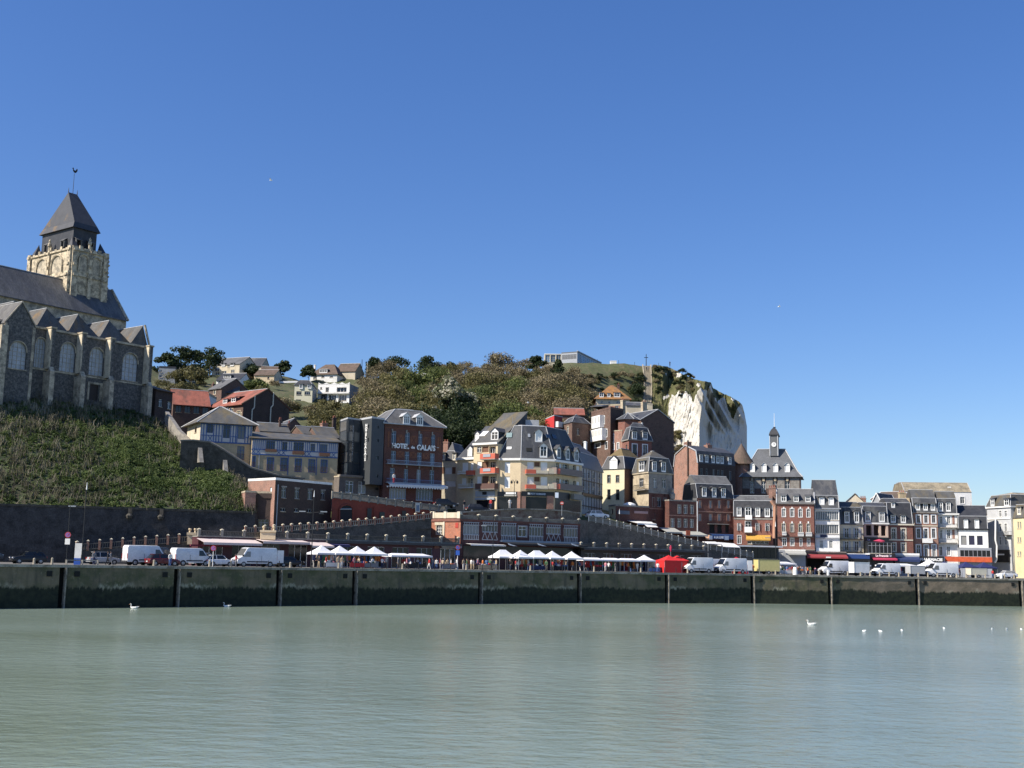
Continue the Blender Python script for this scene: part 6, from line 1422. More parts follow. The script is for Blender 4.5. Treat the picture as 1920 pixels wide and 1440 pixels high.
# villa with ochre roof
b = BB('villa','villa with ochre tiled hipped roof and white dormers below the cliff steps','house',cH,(735,178),(1130,184),345,345,9,42)
wins(b,0,cH,[(790,195,815,225),(975,195,1020,230),(880,195,905,228)],fr=WHITE); b.walls([PLC,PLW,PLW,BRICKB]); b.hip(ridge_h(b,cH,930,15,4.5),1.0,TILEO,o=0.7,caps=False)
dorms(b,0,cH,[(780,105,822,148),(875,112,902,148),(952,105,1015,148)],'flat',off=-1.4,dep=1.8,rm=TILEO); b.chimney(0,R4(cH,985,5,1015,40),-4,BRICKB,0.8,1)
b = BB('slate_house','low slate house with white eaves below the ochre villa','house',cH,(1090,250),(1285,262),300,300,7,30); b.walls(PLC); b.gable(1.2,SLATE,PLC,o=0.2); b.chimney(0,R4(cH,1340,230,1400,300),-3,PLC,0.8,0)
b = BB('stone_house','low brick house with stone front below the ochre villa','house',cH,(800,250),(1080,250),310,308,7,30); wins(b,0,cH,[(805,278,855,325),(960,245,1000,290)],nv=1,fr=WHITE); b.walls(BRICKP); b.flat(STONE,0.3)
# ------------------------------------------------------------------ houses of the rising street
b = BB('timbered_house','grey half-timbered house in shade with slate-hung gable','house',cH,(548,1010),(812,1010),229,243,8,9)
for y in (1060,1160,1260): wins(b,0,cH,[(580,y - 20,605,y + 45),(640,y - 20,665,y + 45),(690,y - 15,715,y + 45),(760,y - 10,785,y + 45)],fr=WHITE)
b.walls(PLG); W_ = b.edge(0)[3]
for k in range(9): post(b,0,0.3 + (W_ - 0.6) * k / 8,b.z0 + 2.8,b.z1 - 0.1,DKT)
for zz in (0.32,0.55,0.78): beam(b,0,0.1,W_ - 0.1,lerp(b.z0,b.z1,zz),DKT)
b.board(0,R4(cH,560,1300,800,1330),DKB,'fascia',0.0,0.3)
SLHG = mat('slate-hung grey',(0.13,0.135,0.14),0.6,0.15,1.0)
b.mansard(3.2,1.0,2.2,3.2,SLHG,SLATE); b.chimney(0,R4(cH,618,675,632,760),-5,WHITE,0.5,0)
b = BB('yellow_house','pale yellow house with dark mansard and ochre roof top','house',cH,(812,1000),(1070,1000),249,245.5,8,10)
wins(b,0,cH,[(868,1068,906,1160),(970,1070,1008,1156)],fr=GREYP,sur=STONE,sw=0.08); wins(b,0,cH,[(868,1236,906,1355),(970,1238,1010,1362)],fr=DKB,sill=False,rail=IRON)
b.walls([mat('pale yellow render',(0.66,0.60,0.42),0.85,0.08,0.6),BRICKB,PLC,PLC]); b.mansard(2.7,0.8,1.9,2.6,SLATED,mat('ochre mossy slate',(0.15,0.11,0.05),0.85,0.25,0.8)); b.dormer(0,R4(cH,902,895,980,982),'gable',off=-0.3,dep=1.4,style='panel')
b = BB('stone_house','narrow stone mansard house with balcony on its sunlit end','house',cI,(818,512),(1082,525),240,244,7,8.2,side=(638,508,246.5))
wins(b,3,cI,[(712,582,762,678)],sur=STONE,fr=WHITE); wins(b,0,cI,[(870,582,910,690),(970,590,1012,692)],sur=STONEG,fr=WHITE); wins(b,0,cI,[(912,800,952,900),(985,805,1015,900),(860,800,885,900)],fr=GREYP,sur=STONEG,sw=0.08); wins(b,0,cI,[(862,970,890,1045),(975,975,1005,1050)],fr=WHITE)
b.walls([STONEG,STONEG,STONEG,STONE]); u0 = b.edge(0)[3]; zc = b.uv(0,*cI(930,745))[1]; mb = MB(); b.bar(mb,0,0,b.z0,u0,zc,0.0,0.04)  # paler stone paints the sunlit end, grey stone the shaded front
infill(b,0,BRICK,b.z0 + 0.05,zc,'brick_facing'); beam(b,0,0,u0,zc,STONEG,0.3,'string_course'); beam(b,0,0,u0,b.uv(0,*cI(930,925))[1],BRICKP,0.2,'string_course')
b.cornice(STONE,0.25,0.2); b.mansard(3.1,0.6,1.6,2.4,SLATEL); b.dormer(3,R4(cI,710,398,762,490),'flat',off=-0.2,dep=1.2); dorms(b,0,cI,[(866,395,902,492),(968,402,1006,498)],'arch',off=-0.15,dep=1.2,ov=0.25)
b.balcony(3,R4(cI,655,655,790,718),0.9,m=STONEG,rm=IRON)
b = BB('brick_shop','single-storey dark brick restaurant with lettered signs and pale end wall','shop',cI,(446,890),(822,900),233,237,6,4,side=(368,880,236.5))
b.win(3,R4(cI,398,925,418,980),fr=WOODB); b.walls([BRICK,BRICK,BRICK,mat('pale yellow render',(0.66,0.60,0.42))]); b.flat(ZINC,0.2,pm=STONEG); b.board(0,R4(cI,466,945,600,985),plain('dull blue sign',(0.10,0.12,0.16),0.5)); b.board(0,R4(cI,652,950,806,978),plain('faded pink sign',(0.34,0.22,0.22),0.6))
b.awning(0,R4(cI,575,1062,790,1100),3.5,AWW); 
mb = MB(); mb.quad(P(*cI(730,1066),234),P(*cI(850,1070),236),P(*cI(925,1132),232.5),P(*cI(800,1128),230.5)); mb.build('awning',AWW,b.root)
p = P(*cI(600,862),238); mb = MB(); mb.ring([(0.9,0),(1.4,0.3),(1.2,0.8),(0.3,1.1)],p - Vector((0,0,0.9)),9); mb.build('roof_vent',WHITE,b.root)
b = BB('brick_house','two-storey brick house with flat roof and rows of white windows','house',cI,(1048,828),(1358,838),240,242.5,8,1.5)
wins(b,0,cI,[(1146,880,1180,975),(1216,882,1250,978),(1288,884,1320,980)],fr=WHITE,sur=STONEG,sw=0.1); wins(b,0,cI,[(1070,1036,1104,1128),(1144,1038,1178,1130),(1215,1040,1250,1132),(1286,1042,1320,1134)],fr=WHITE,sur=STONEG,sw=0.1)
b.walls(BRICK); b.flat(ZINC,0.15,pm=STONEG); beam(b,0,0.05,b.edge(0)[3] - 0.05,b.uv(0,*cI(1200,1002))[1],BRICKP,0.2,'string_course'); b.awning(0,R4(cI,930,1138,1105,1198),3.2,AWG); b.awning(0,R4(cI,1112,1178,1390,1230),3.2,AWG)
mb = MB(); u,z = b.uv(0,*cI(1240,1222),3.4); b.bar(mb,0,u,z,u + 1.0,z + 1.0,3.3,3.36); mb.build('hanging_sign',plain('orange sign',(0.62,0.12,0.04),0.6),b.root)
mb = MB(); u,zt = b.uv(0,*cI(1362,840)); b.bar(mb,0,u - 0.08,b.z0,u + 0.08,zt,0.02,0.16); mb.build('drainpipe',WHITE,b.root)
mb = MB(); p = P(*cI(1085,815),243); mb.ring([(0.5,0),(0.6,1.0),(0.3,1.4),(0.35,2.0),(0.1,2.3)],p,8); mb.build('roof_statue',STONEG,b.root)
b = BB('brick_house','brick mansard house with three white arched dormers above the blue awning','house',cI,(1360,802),(1772,818),243,245.5,7.5,1.0,side=(1200,800,250.0))
for x in (1393,1513,1612,1714): wins(b,0,cI,[(x - 14,832,x + 14,915),(x - 16,985,x + 16,1060)],fr=GREYP,pane=plain('pale shutter',(0.24,0.235,0.23),0.5),sur=BRICKP,sw=0.1)
wins(b,0,cI,[(1500,1095,1560,1195),(1590,1095,1640,1195),(1680,1100,1720,1195)],fr=DKB,style='void')
b.walls([BRICK,BRICK,BRICK,SLHG]); 
for y in (952,800): beam(b,0,0.05,b.edge(0)[3] - 0.05,b.uv(0,*cI(1560,y + 8))[1],BRICKP,0.22,'string_course')
b.party = True; b.mansard(3.0,0.7,1.9,2.6,SLATED,SLATEP); dorms(b,0,cI,[(1427,685,1463,775),(1537,692,1573,782),(1642,697,1678,787)],'arch',off=-0.2,dep=1.3,ov=0.3)
pl = b.pts[3]; 
b.awning(0,R4(cI,1430,1212,1500,1270),1.2,plain('peach cloth',(0.62,0.36,0.22),0.8)); bl = b.awning(0,R4(cI,1495,1210,1775,1265),1.3,plain('royal blue cloth',(0.03,0.08,0.22),0.7),0.9)
u0,z0,u1,z1_ = b.rect(0,R4(cI,1545,1228,1665,1262),1.4); b.text(0,'A LA LUNE',R4(cI,1552,1230,1660,1258),WHITE,1.42); 
for r in ((1500,1225,1535,1268),(1672,1228,1718,1275)): u0,z0,u1,z1_ = b.rect(0,R4(cI,*r),1.38); mb = MB(); b.bar(mb,0,u0,z0,u1,z1_,1.37,1.4); mb.build('awning_emblem',PALEB,b.root)
b.balcony(0,R4(cI,1485,1055,1720,1100),0.6,m=STONEG,rm=IRON)
# big brick house with the sunlit gable
b = BB('brick_house','big brick house with sunlit pinkish gable end and six white dormers','house',cI,(1372,408),(1792,445),258,264,10,6,side=(1102,405,270))
wins(b,0,cI,[(x,470 + (x - 1400) * 0.1,x + 18,570 + (x - 1400) * 0.1) for x in (1402,1462,1540,1592,1636,1725)],fr=GREYP,sur=STONEG,sw=0.06,nv=0); wins(b,3,cI,[(1195,420,1220,470),(1150,425,1168,468)],style='panel',fr=BRICKP,dep=0.06)
b.walls([BRICKK,BRICKK,BRICKK,BRICKP])  # sunlit gable and shaded walls painted as two brick tones
d_ = b.edge(3)[3]; zt = b.uv(3,*cI(1262,205))[1]
prof = [(0,b.z1),(0.8,lerp(b.z1,zt,0.62)),(d_ * 0.5,zt),(d_ - 0.8,lerp(b.z1,zt,0.62)),(d_,b.z1)]
Lf = b.edge(0)[3]
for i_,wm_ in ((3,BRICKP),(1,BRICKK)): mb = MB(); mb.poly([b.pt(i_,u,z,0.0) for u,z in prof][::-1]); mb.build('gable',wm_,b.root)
mb = MB()
for (u0,z0),(u1,z1_) in zip(prof,prof[1:]):
    p0,p1 = b.pt(3,u0,z0,0.1),b.pt(3,u1,z1_,0.1); fr_ = (b.pts[1] - b.pts[0]) + (b.pts[1] - b.pts[0]).normalized() * 0.2; mb.prism([p0,p1,p1 + fr_,p0 + fr_],(0,0,0.1))
mb.build('roof',SLATE,b.root); b._caps([(b.pt(3,u0,z0,0.1),b.pt(3,u1,z1_,0.1)) for (u0,z0),(u1,z1_) in zip(prof,prof[1:])],0.14)
dorms(b,0,cI,[(x,318 + (x - 1395) * 0.09,x + 26,385 + (x - 1395) * 0.09) for x in (1398,1458,1532,1584,1632,1718)],'flat',off=0.02,dep=1.2)
mb = MB(); u,z = b.uv(3,*cI(1268,560)); b.bar(mb,3,u - 0.18,z,u + 0.18,zt + 1.0,0.02,0.3); mb.build('flue',BRICKK,b.root); b.chimney(0,R4(cI,1480,205,1530,250),-5,BRICKP,1.2,2); b.chimney(3,R4(cI,1215,172,1262,215),-0.5,BRICKP,0.8,0)
# round turret
t = thing('round_turret',P(*cJ(285,700),272),'round stone turret with conical slate roof beside the town hall','turret'); c0 = P(*cJ(280,505),272); ap = P(*cJ(266,282),272); R_ = 1.7 * 1.3
mb = MB(); mb.ring([(R_,0),(R_,c0.z - 2)],(c0.x,c0.y,2),20); mb.build('wall',BRICKP,t,smooth=False)
mb = MB(); n_ = 24; apx = SV(c0,ap.z)
for k in range(n_): a,c_ = 2 * math.pi * k / n_,2 * math.pi * (k + 1) / n_; mb.poly((Vector((c0.x + math.cos(a) * R_ * 1.35,c0.y + math.sin(a) * R_ * 1.35,c0.z)),Vector((c0.x + math.cos(c_) * R_ * 1.35,c0.y + math.sin(c_) * R_ * 1.35,c0.z)),apx))
mb.build('roof',TILEB,t); mb = MB(); mb.tube(apx,apx + Vector((0,0,1.0)),0.06,0.02,5); mb.build('finial',IRON,t)
# town hall
b = BB('town_hall','stone-banded town hall with tall slate roof, four white dormers and clock turret','town hall',cJ,(285,628),(888,632),269.8,266.4,9,4)
wins(b,0,cJ,[(368,672,410,800),(487,672,529,800),(606,672,650,800),(730,672,778,800)],fr=WHITE,nv=1,nh=2); b.walls(BRICKB)
for y in (640,665,690,715,740):
    z = b.uv(0,*cJ(600,y))[1]
    for (x0,x1) in ((290,362),(415,482),(535,602),(655,725),(785,880)): ua,ub = b.uv(0,*cJ(x0,y))[0],b.uv(0,*cJ(x1,y))[0]; mb = MB(); b.bar(mb,0,ua,z - 0.3,ub,z + 0.3,0.0,0.05); mb.build('stone_band',STONEG,b.root)
for x in (389,508,628,754): mb = MB(); u,z = b.uv(0,*cJ(x,664)); b.bar(mb,0,u - 0.25,z - 0.3,u + 0.25,z + 0.5,0.02,0.2); mb.build('keystone',STONE,b.root)
zt = ridge_h(b,cJ,620,347,4.2); e = inset_poly(b.pts,-0.6); p1 = inset_poly(b.pts,0.5); p2 = inset_poly(b.pts,[3.9,3.4,3.9,3.4]); mb = MB(); b.loft(mb,e,b.z1 - 0.1,p1,b.z1 + 1.2); b.loft(mb,p1,b.z1 + 1.2,p2,b.z1 + zt); mb.poly([SV(p,b.z1 + zt) for p in p2]); mb.poly([SV(p,b.z1 - 0.1) for p in e[::-1]]); mb.build('roof',mat('town hall slate',(0.105,0.11,0.118),0.55,0.2,0.6),b.root)
b._caps([(SV(e[k],b.z1 - 0.1),SV(p1[k],b.z1 + 1.2)) for k in range(4)] + [(SV(p1[k],b.z1 + 1.2),SV(p2[k],b.z1 + zt)) for k in range(4)] + [(SV(p2[k],b.z1 + zt),SV(p2[(k + 1) % 4],b.z1 + zt)) for k in range(4)],0.12)
dorms(b,0,cJ,[(374,512,412,572),(494,512,534,572),(614,512,654,572),(734,512,776,572)],'gable',off=-0.38,dep=1.6,style='panel',rm=ZINC)
pts,z1 = plan(cJ(574,200),cJ(656,202),270.6,270.1,4.2); ct = Bld('x','','',pts,b.uv(0,*cJ(600,412),-2)[1],z1,root=b.root); TSL = mat('clock turret slate',(0.13,0.135,0.14),0.6,0.12,0.8); ct.walls([TSL,SLATED,SLATED,TSL])
ct._caps([(SV(p,ct.z0),SV(p,z1)) for p in pts[:2]],0.14)
u,z = ct.uv(0,*cJ(615,297)); mb = MB(); ctr = ct.pt(0,u,z,0.0); nn = ct.edge(0)[2]; mb.tube(ctr,ctr + nn * 0.12,0.55,0.55,20); ck = mb.build('clock_face',WHITE,b.root)
mb = MB(); ud = ct.edge(0)[1]; mb.tube(ctr + nn * 0.14,ctr + nn * 0.14 + ud * 0.22 + Vector((0,0,0.18)),0.035,0.03,4); mb.tube(ctr + nn * 0.14,ctr + nn * 0.14 + Vector((0,0,0.42)),0.03,0.02,4); mb.build('clock_hands',IRON,ck)
mb = MB(); e = inset_poly(pts,-0.22); lv = [(e,0.0),(e,0.25),(inset_poly(pts,0.0),0.9),(inset_poly(pts,0.35),1.5),(inset_poly(pts,0.8),1.9),(inset_poly(pts,1.2),2.1)]
for (pa,za),(pb,zb_) in zip(lv,lv[1:]): ct.loft(mb,pa,z1 + za,pb,z1 + zb_)
mb.poly([SV(p,z1 + 2.1) for p in lv[-1][0]]); mb.build('dome',SLATED,b.root)
cp = (pts[0] + pts[2]) / 2; mb = MB(); mb.tube(SV(cp,z1 + 2),SV(cp,P(1453,775,cp.y).z),0.07,0.04,6); mb.build('flagpole',WHITE,b.root)
# ------------------------------------------------------------------ waterfront row on the right
def row(name,lab,c,L,R,YL,YR,D=9,zb=-0.1,cat='house'): b = BB(name,lab,cat,c,L,R,YL + 0.85,YR - 0.85,D,zb); b.party = 'corner' not in lab; return b
SHUT = (WHITE,'open')
b = row('brick_house','low brick house with ochre striped awning and dark mansard',cJ,(196,1048),(604,1046),243,243)
wins(b,0,cJ,[(236,1112,272,1190),(425,1112,462,1190),(526,1114,566,1195)],fr=WHITE,shut=SHUT,sill=False); wins(b,0,cJ,[(318,1095,376,1200),(236,1240,275,1325)],fr=WHITE,sur=WHITE,sw=0.08)
wins(b,0,cJ,[(340,1300,560,1330)],fr=WHITE,nv=4,nh=0)
b.walls(BRICKR); b.mansard(3.3,0.6,1.2,2.6,SLATED,SLATEP); dorms(b,0,cJ,[(236,952,272,1030),(322,955,374,1035),(430,958,466,1036),(526,962,566,1038)],'arch',ov=0.1)
b.balcony(0,R4(cJ,316,1030,388,1082),0.9,m=STONEG,solid=WHITE); b.balcony(0,R4(cJ,310,1152,388,1215),0.9,m=STONEG,solid=WHITE)
b.awning(0,R4(cJ,328,1238,580,1292),1.6,mat('ochre striped cloth',(0.48,0.27,0.05),0.8,0.3,3.0))
beam(b,0,0.05,b.edge(0)[3] - 0.05,b.uv(0,*cJ(400,1068))[1],STONEG,0.3,'string_course')
b.chimney(0,R4(cJ,562,742,600,900),-2.0,BRICKP,0.9,2)
mb = MB(); pth = [P(*cJ(x,y),242) for x,y in ((585,880),(625,940),(618,1270))]; mb.path(pth,0.32,7); mb.build('flue',plain('pink flue',(0.46,0.25,0.16),0.8),b.root)
b = row('brick_house','bright red brick house with white trimmed windows and three roof dormers',cJ,(650,905),(1030,910),241,241)
for (y0,y1) in ((962,1046),(1116,1205)): wins(b,0,cJ,[(700,y0,735,y1),(786,y0,822,y1),(872,y0 + 6,908,y1 + 4),(956,y0 + 6,990,y1 + 4)],fr=WHITE,sur=WHITE if y0 < 1000 else STONE,sw=0.1)
wins(b,0,cJ,[(706,1268,744,1348),(786,1268,824,1348),(884,1270,908,1350),(962,1270,990,1350)],fr=WHITE,sur=WHITE,sw=0.08)
b.walls(BRICKR)
for x in (718,804,890,973):
    for y in (955,1106): mb = MB(); u,z = b.uv(0,*cJ(x,y)); b.bar(mb,0,u - 0.14,z - 0.2,u + 0.14,z + 0.2,0.03,0.1); mb.build('keystone',WHITE,b.root)
for r in ((700,1200,745,1240),(864,1205,925,1250),(944,1205,1010,1250)): b.balcony(0,R4(cJ,*r),0.5,m=WHITE,solid=WHITE)
b.balcony(0,R4(cJ,650,1205,1032,1262),0.7,m=DKT,rm=IRON); b.balcony(0,R4(cJ,905,1340,1040,1395),1.6,m=STONEG,rm=plain('pale pink rail',(0.5,0.35,0.33)))
b.cornice(STONEG,0.2,0.25); b.gable(ridge_h(b,cJ,800,768,4.5),SLATEP,BRICKB,o=0.3,verge=ZINC); dorms(b,0,cJ,[(695,832,738,885),(826,836,866,888),(950,840,990,890)],'shed',rm=SLATEP,cheek=SLATEL)
b.chimney(0,R4(cJ,600,735,632,800),-4,BRICKP,0.8,2)
b = row('white_house','white house with two full-width glazed galleries and grey mansard',cJ,(1038,955),(1292,958),241,242)
wins(b,0,cJ,[(1048,990,1286,1080),(1048,1128,1286,1222)],fr=WHITE,nv=12,nh=0,dep=0.25,pane=GLASSB); wins(b,0,cJ,[(1090,1292,1126,1382),(1190,1292,1226,1382)],fr=WHITE,nv=2)
b.walls(PLW); b.board(0,R4(cJ,1096,1232,1166,1260),plain('dark blue sign',(0.03,0.035,0.08))); b.board(0,R4(cJ,1040,1262,1298,1272),GREYP,'string_course',0.0,0.3); b.cornice(GREYP,0.2,0.35)
b.balcony(0,R4(cJ,1050,1370,1300,1412),1.2,m=WHITE,solid=PLW)
b.mansard(2.6,0.8,3.4,3.6,SLATE,SLATE); dorms(b,0,cJ,[(1092,850,1134,912),(1190,852,1232,914)],'arch',style='panel',ov=0.2); b.chimney(0,R4(cJ,1165,720,1218,790),-5,PLS,1.2,3)
b = row('grey_house','narrow house with dark mansard, white shutters and two iron balconies',cJ,(1302,1128),(1542,1132),242,244)
for (y0,y1) in ((1165,1265),(1300,1400)): wins(b,0,cJ,[(1354,y0,1392,y1),(1458,y0,1496,y1)],fr=WHITE,shut=(GREYP,'flat'),sill=False)
b.walls(PLC); 
for y in (1228,1365): b.balcony(0,R4(cJ,1304,y,1540,y + 55),0.7,m=DKT,rm=IRON)
b.mansard(3.6,0.7,1.2,2.6,SLATE,SLATEL); dorms(b,0,cJ,[(1356,1000,1394,1100),(1456,1000,1494,1100)],'arch',fr=WHITE)
b = row('restaurant','restaurant with three dark arches under a slate mansard and black glazed terrace',cK,(115,597),(390,604),244,245.5,cat='restaurant')
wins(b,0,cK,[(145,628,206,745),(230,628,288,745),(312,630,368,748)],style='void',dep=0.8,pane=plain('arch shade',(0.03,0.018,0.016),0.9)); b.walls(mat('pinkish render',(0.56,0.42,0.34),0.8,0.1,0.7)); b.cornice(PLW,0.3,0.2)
b.board(0,R4(cK,120,765,395,812),DKB,'fascia',0.0,0.2); b.mansard(3.4,0.6,0.9,2.8,SLATE,SLATE); dorms(b,0,cK,[(138,480,188,578),(296,485,346,582)],'flat',nv=2)
b.text(0,'Le',R4(cK,160,780,190,800),PALEB,0.24)
# glazed terrace in front, lettered fascia and awning
b = row('restaurant_terrace','black glazed restaurant terrace with pink awning and white script lettering',cK,(160,812),(440,812),238.5,239.5,4.5,cat='terrace')
wins(b,0,cK,[(165,822,430,945)],fr=GREYP,nv=5,nh=1,dep=0.1,pane=DGLASS); b.walls(DKB); b.flat(DKB,0.1,pm=DKB); b.board(0,R4(cK,185,952,470,994),DKB,'fascia',0.05,0.5); b.text(0,'Le François',R4(cK,252,958,395,990),WHITE,0.55); b.text(0,'1er',R4(cK,408,958,432,985),PALEB,0.55); b.awning(0,R4(cK,205,996,475,1022),2.2,AWP)
t = thing('parasol',P(*cK(290,860),240.5),'pink parasol on the black restaurant terrace','parasol'); mb = MB(); ap = P(*cK(290,784),240.5); n_ = 8; R_ = 1.95
for k in range(n_): a,c_ = 2 * math.pi * k / n_,2 * math.pi * (k + 1) / n_; mb.poly([ap + Vector((math.cos(a) * R_,math.sin(a) * R_,-0.62)),ap + Vector((math.cos(c_) * R_,math.sin(c_) * R_,-0.62)),ap])
mb.build('canopy',AWP,t); mb = MB(); mb.tube(ap,ap - Vector((0,0,2.4)),0.04,0.04,6); mb.build('pole',GALV,t)
b = row('brick_house','brick house with cream window surrounds and three dormers in slate mansard',cK,(392,606),(668,620),245.5,247)
for (y0,y1) in ((666,782),(830,922)): wins(b,0,cK,[(434,y0,476,y1),(544,y0 + 3,586,y1 + 3)],fr=WHITE,sur=CREAM,sw=0.22,rail=IRON if y0 < 700 else None)
b.walls(BRICKR); beam(b,0,0.05,b.edge(0)[3] - 0.05,b.uv(0,*cK(530,795))[1],CREAM,0.25,'string_course'); b.cornice(CREAM,0.3,0.25); b.mansard(4.4,1.0,1.0,2.4,SLATED,SLATE); dorms(b,0,cK,[(428,522,470,588),(542,526,584,592)],'arch',fr=WHITE); b.dormer(0,R4(cK,435,380,462,420),'shed',dep=1.0)
mb = MB(); u0,z0,u1,zt = b.rect(0,R4(cK,520,260,600,420),-3.0); L_ = b.edge(0)[3]; mb.prism([b.pt(0,L_ - 0.1,b.z1,0.1),b.pt(0,L_ - 0.1,b.z1 + 5.6,-3),b.pt(0,L_ - 0.1,b.z1 + 5.6,-5),b.pt(0,L_ - 0.1,b.z1,-8)],b.pt(0,L_ + 0.35,0,0) - b.pt(0,L_ - 0.1,0,0)); mb.build('party_wall',PLS,b.root); b.chimney(0,R4(cK,522,258,590,330),-3.5,PLS,1.2,3)
b = row('brick_house','tall rose brick house with white framed windows and ornate white balcony',cK,(672,480),(945,486),247,248)
for (y0,y1) in ((518,602),(668,772)): wins(b,0,cK,[(714,y0,752,y1),(798,y0,836,y1),(884,y0,922,y1)],fr=GREYP,sur=WHITE,sw=0.22)
wins(b,0,cK,[(712,852,755,980),(800,852,842,980),(888,852,928,980)],fr=WHITE,sur=WHITE,sw=0.2); b.walls(BRICKP); beam(b,0,0.05,b.edge(0)[3] - 0.05,b.uv(0,*cK(810,636))[1],CREAM,0.2,'string_course'); b.cornice(STONEG,0.2,0.25); b.balcony(0,R4(cK,778,778,892,828),0.8,m=WHITE,solid=PLW)
b.mansard(3.0,1.0,1.9,2.6,SLATE,SLATEL); dorms(b,0,cK,[(708,392,744,448),(794,394,830,450),(878,396,914,452)],'arch',ov=0.3,rm=SLATEP)
b = row('white_house','tall white and brick house with arched dormers and stacked iron balconies',cK,(948,492),(1166,498),247.6,248.4)
for (y0,y1) in ((530,612),(680,780),(868,970)): wins(b,0,cK,[(968,y0,1002,y1),(1054,y0,1090,y1)],fr=WHITE,sur=WHITE,sw=0.16)
b.walls([PLW,BRICKP,BRICKP,BRICKP]); b.cornice(PLW,0.35,0.4); b.board(0,R4(cK,1112,520,1138,620),BRICKP,'brick_panel',0.0,0.04); b.board(0,R4(cK,1112,680,1140,780),BRICKP,'brick_panel',0.0,0.04)
b.balcony(0,R4(cK,960,612,1166,660),1.0,m=STONEG,rm=IRON); b.balcony(0,R4(cK,958,780,1170,832),1.0,m=STONEG,rm=IRON); b.mansard(3.1,0.5,1.7,3.0,SLATE,SLATEL); dorms(b,0,cK,[(964,378,1002,462),(1050,378,1088,462)],'arch',ov=0.12)
b = row('large_white_building','large white building with pale tiled roof rising behind the row',cK,(575,252),(1330,256),264,264,14,cat='building')
wins(b,0,cK,[(1202,312,1250,384)],fr=WHITE,sur=PLW); b.walls(PLW); TILP = mat('pale mottled tile',(0.27,0.23,0.16),0.85,0.3,0.7,col2=(0.17,0.15,0.11),c2scale=0.3); b.mansard(ridge_h(b,cK,900,150,3.2),3.2,0.15,2.0,TILP,TILP,o=0.1); b.chimney(0,R4(cK,1064,195,1098,245),-1.5,PLW,0.8,0)
b = row('tiled_house','house with brown tiled roof and pale verge behind the slate mansards',cK,(205,335),(590,335),266,262,10); b.walls(PLC); b.gable(ridge_h(b,cK,400,262,5),TILEB,PLC,verge=PLW)
b = row('slate_house','dark gabled slate roof with white verge behind the restaurant',cK,(200,400),(330,400),256,256,8); b.walls(PLG); b.gable(2.4,SLATE,PLG,across=True,verge=PLW)
b = row('slate_house','small dark gable with white window between two mansards',cJ,(1340,915),(1575,915),262,262,8); b.win(0,R4(cJ,1440,875,1480,915),fr=WHITE); b.walls(PLG); b.gable(2.2,TILEB,PLC,across=True); b.chimney(0,R4(cJ,1510,850,1570,915),-4,BRICKP,0.9,3)
b = row('white_house','white modern house with three dark windows and black mansard',cK,(1182,665),(1512,672),246,246)
wins(b,0,cK,[(1212,746,1274,850),(1300,746,1364,850),(1392,748,1456,852)],fr=plain('indigo frame',(0.03,0.03,0.08)),nv=0,nh=0,pane=glassmat('indigo glass',(0.018,0.016,0.045)),sill=False); b.walls(PLW); b.cornice(DKB,0.25,0.3); b.mansard(2.6,0.4,2.4,3.6,SLATED,SLATED); dorms(b,0,cK,[(1250,568,1284,650),(1372,570,1408,652)],'arch',style='panel',ov=0.15)
b = row('glass_veranda','long dark glass veranda with orange fascia below the white modern house',cK,(1195,886),(1552,890),240,240,5.5,cat='veranda'); wins(b,0,cK,[(1200,908,1545,985)],fr=GREYP,nv=6,nh=0,dep=0.08,pane=DGLASS); b.walls(GREYP); b.flat(ZINC,0.1,pm=GREYP); b.board(0,R4(cK,1030,985,1558,1042),mat('orange fascia',(0.55,0.10,0.035),0.6,0.2,1.5),'fascia',0.05,0.6)
b = row('grey_house','tall pale grey corner house with bay windows and hipped roof',cK,(1502,418),(1770,418),253,247.5,10)
for (y0,y1) in ((465,535),(610,700),(760,850)): wins(b,0,cK,[(1640,y0,1668,y1),(1702,y0,1730,y1)],fr=WHITE,sur=PLW,sw=0.1)
b.walls(mat('pale grey render',(0.46,0.47,0.48),0.8,0.1,0.6)); b.cornice(PLW,0.3,0.3); b.board(0,R4(cK,1502,548,1770,562),PLW,'string_course',0.0,0.15); b.balcony(0,R4(cK,1690,700,1755,745),0.9,m=DKT,rm=IRON); b.mansard(2.4,0.7,0.6,3.0,SLATEL,TILP); dorms(b,0,cK,[(1548,340,1580,402),(1700,342,1742,404)],'shed')
mb = MB(); mb.path([P(*cK(x,y),245) for x,y in ((1600,560),(1598,800),(1615,860),(1612,1020),(1590,1050))],0.16,6); mb.build('drainpipe',WHITE,b.root)
b.board(0,R4(cK,1620,905,1765,1045),DKB,'shopfront',0.0,0.3); b.board(0,R4(cK,1628,950,1712,966),WHITE,'white_sign',0.3,0.36)  # black shopfront with a plain white sign board
b = row('yellow_house','pale yellow house at the right edge with small paired windows',cK,(1762,545),(2060,545),247,240,9)
for (y0,y1) in ((590,665),(765,822),(925,978)): wins(b,0,cK,[(1846,y0,1862,y1),(1872,y0,1888,y1),(1960,y0,1990,y1)],fr=PLW,nv=0,nh=0)
b.walls(mat('pale custard render',(0.64,0.55,0.34),0.85,0.08,0.6)); b.mansard(2.8,0.8,0.5,3.0,SLATEL); dorms(b,0,cK,[(1845,432,1880,500)],'flat',fm=CREAM)
b = row('slate_house','far slate roof seen between the white modern house and the grey corner house',cK,(1430,500),(1520,490),262,262,8); b.walls(PLC); b.gable(1.8,SLATEL,PLC)
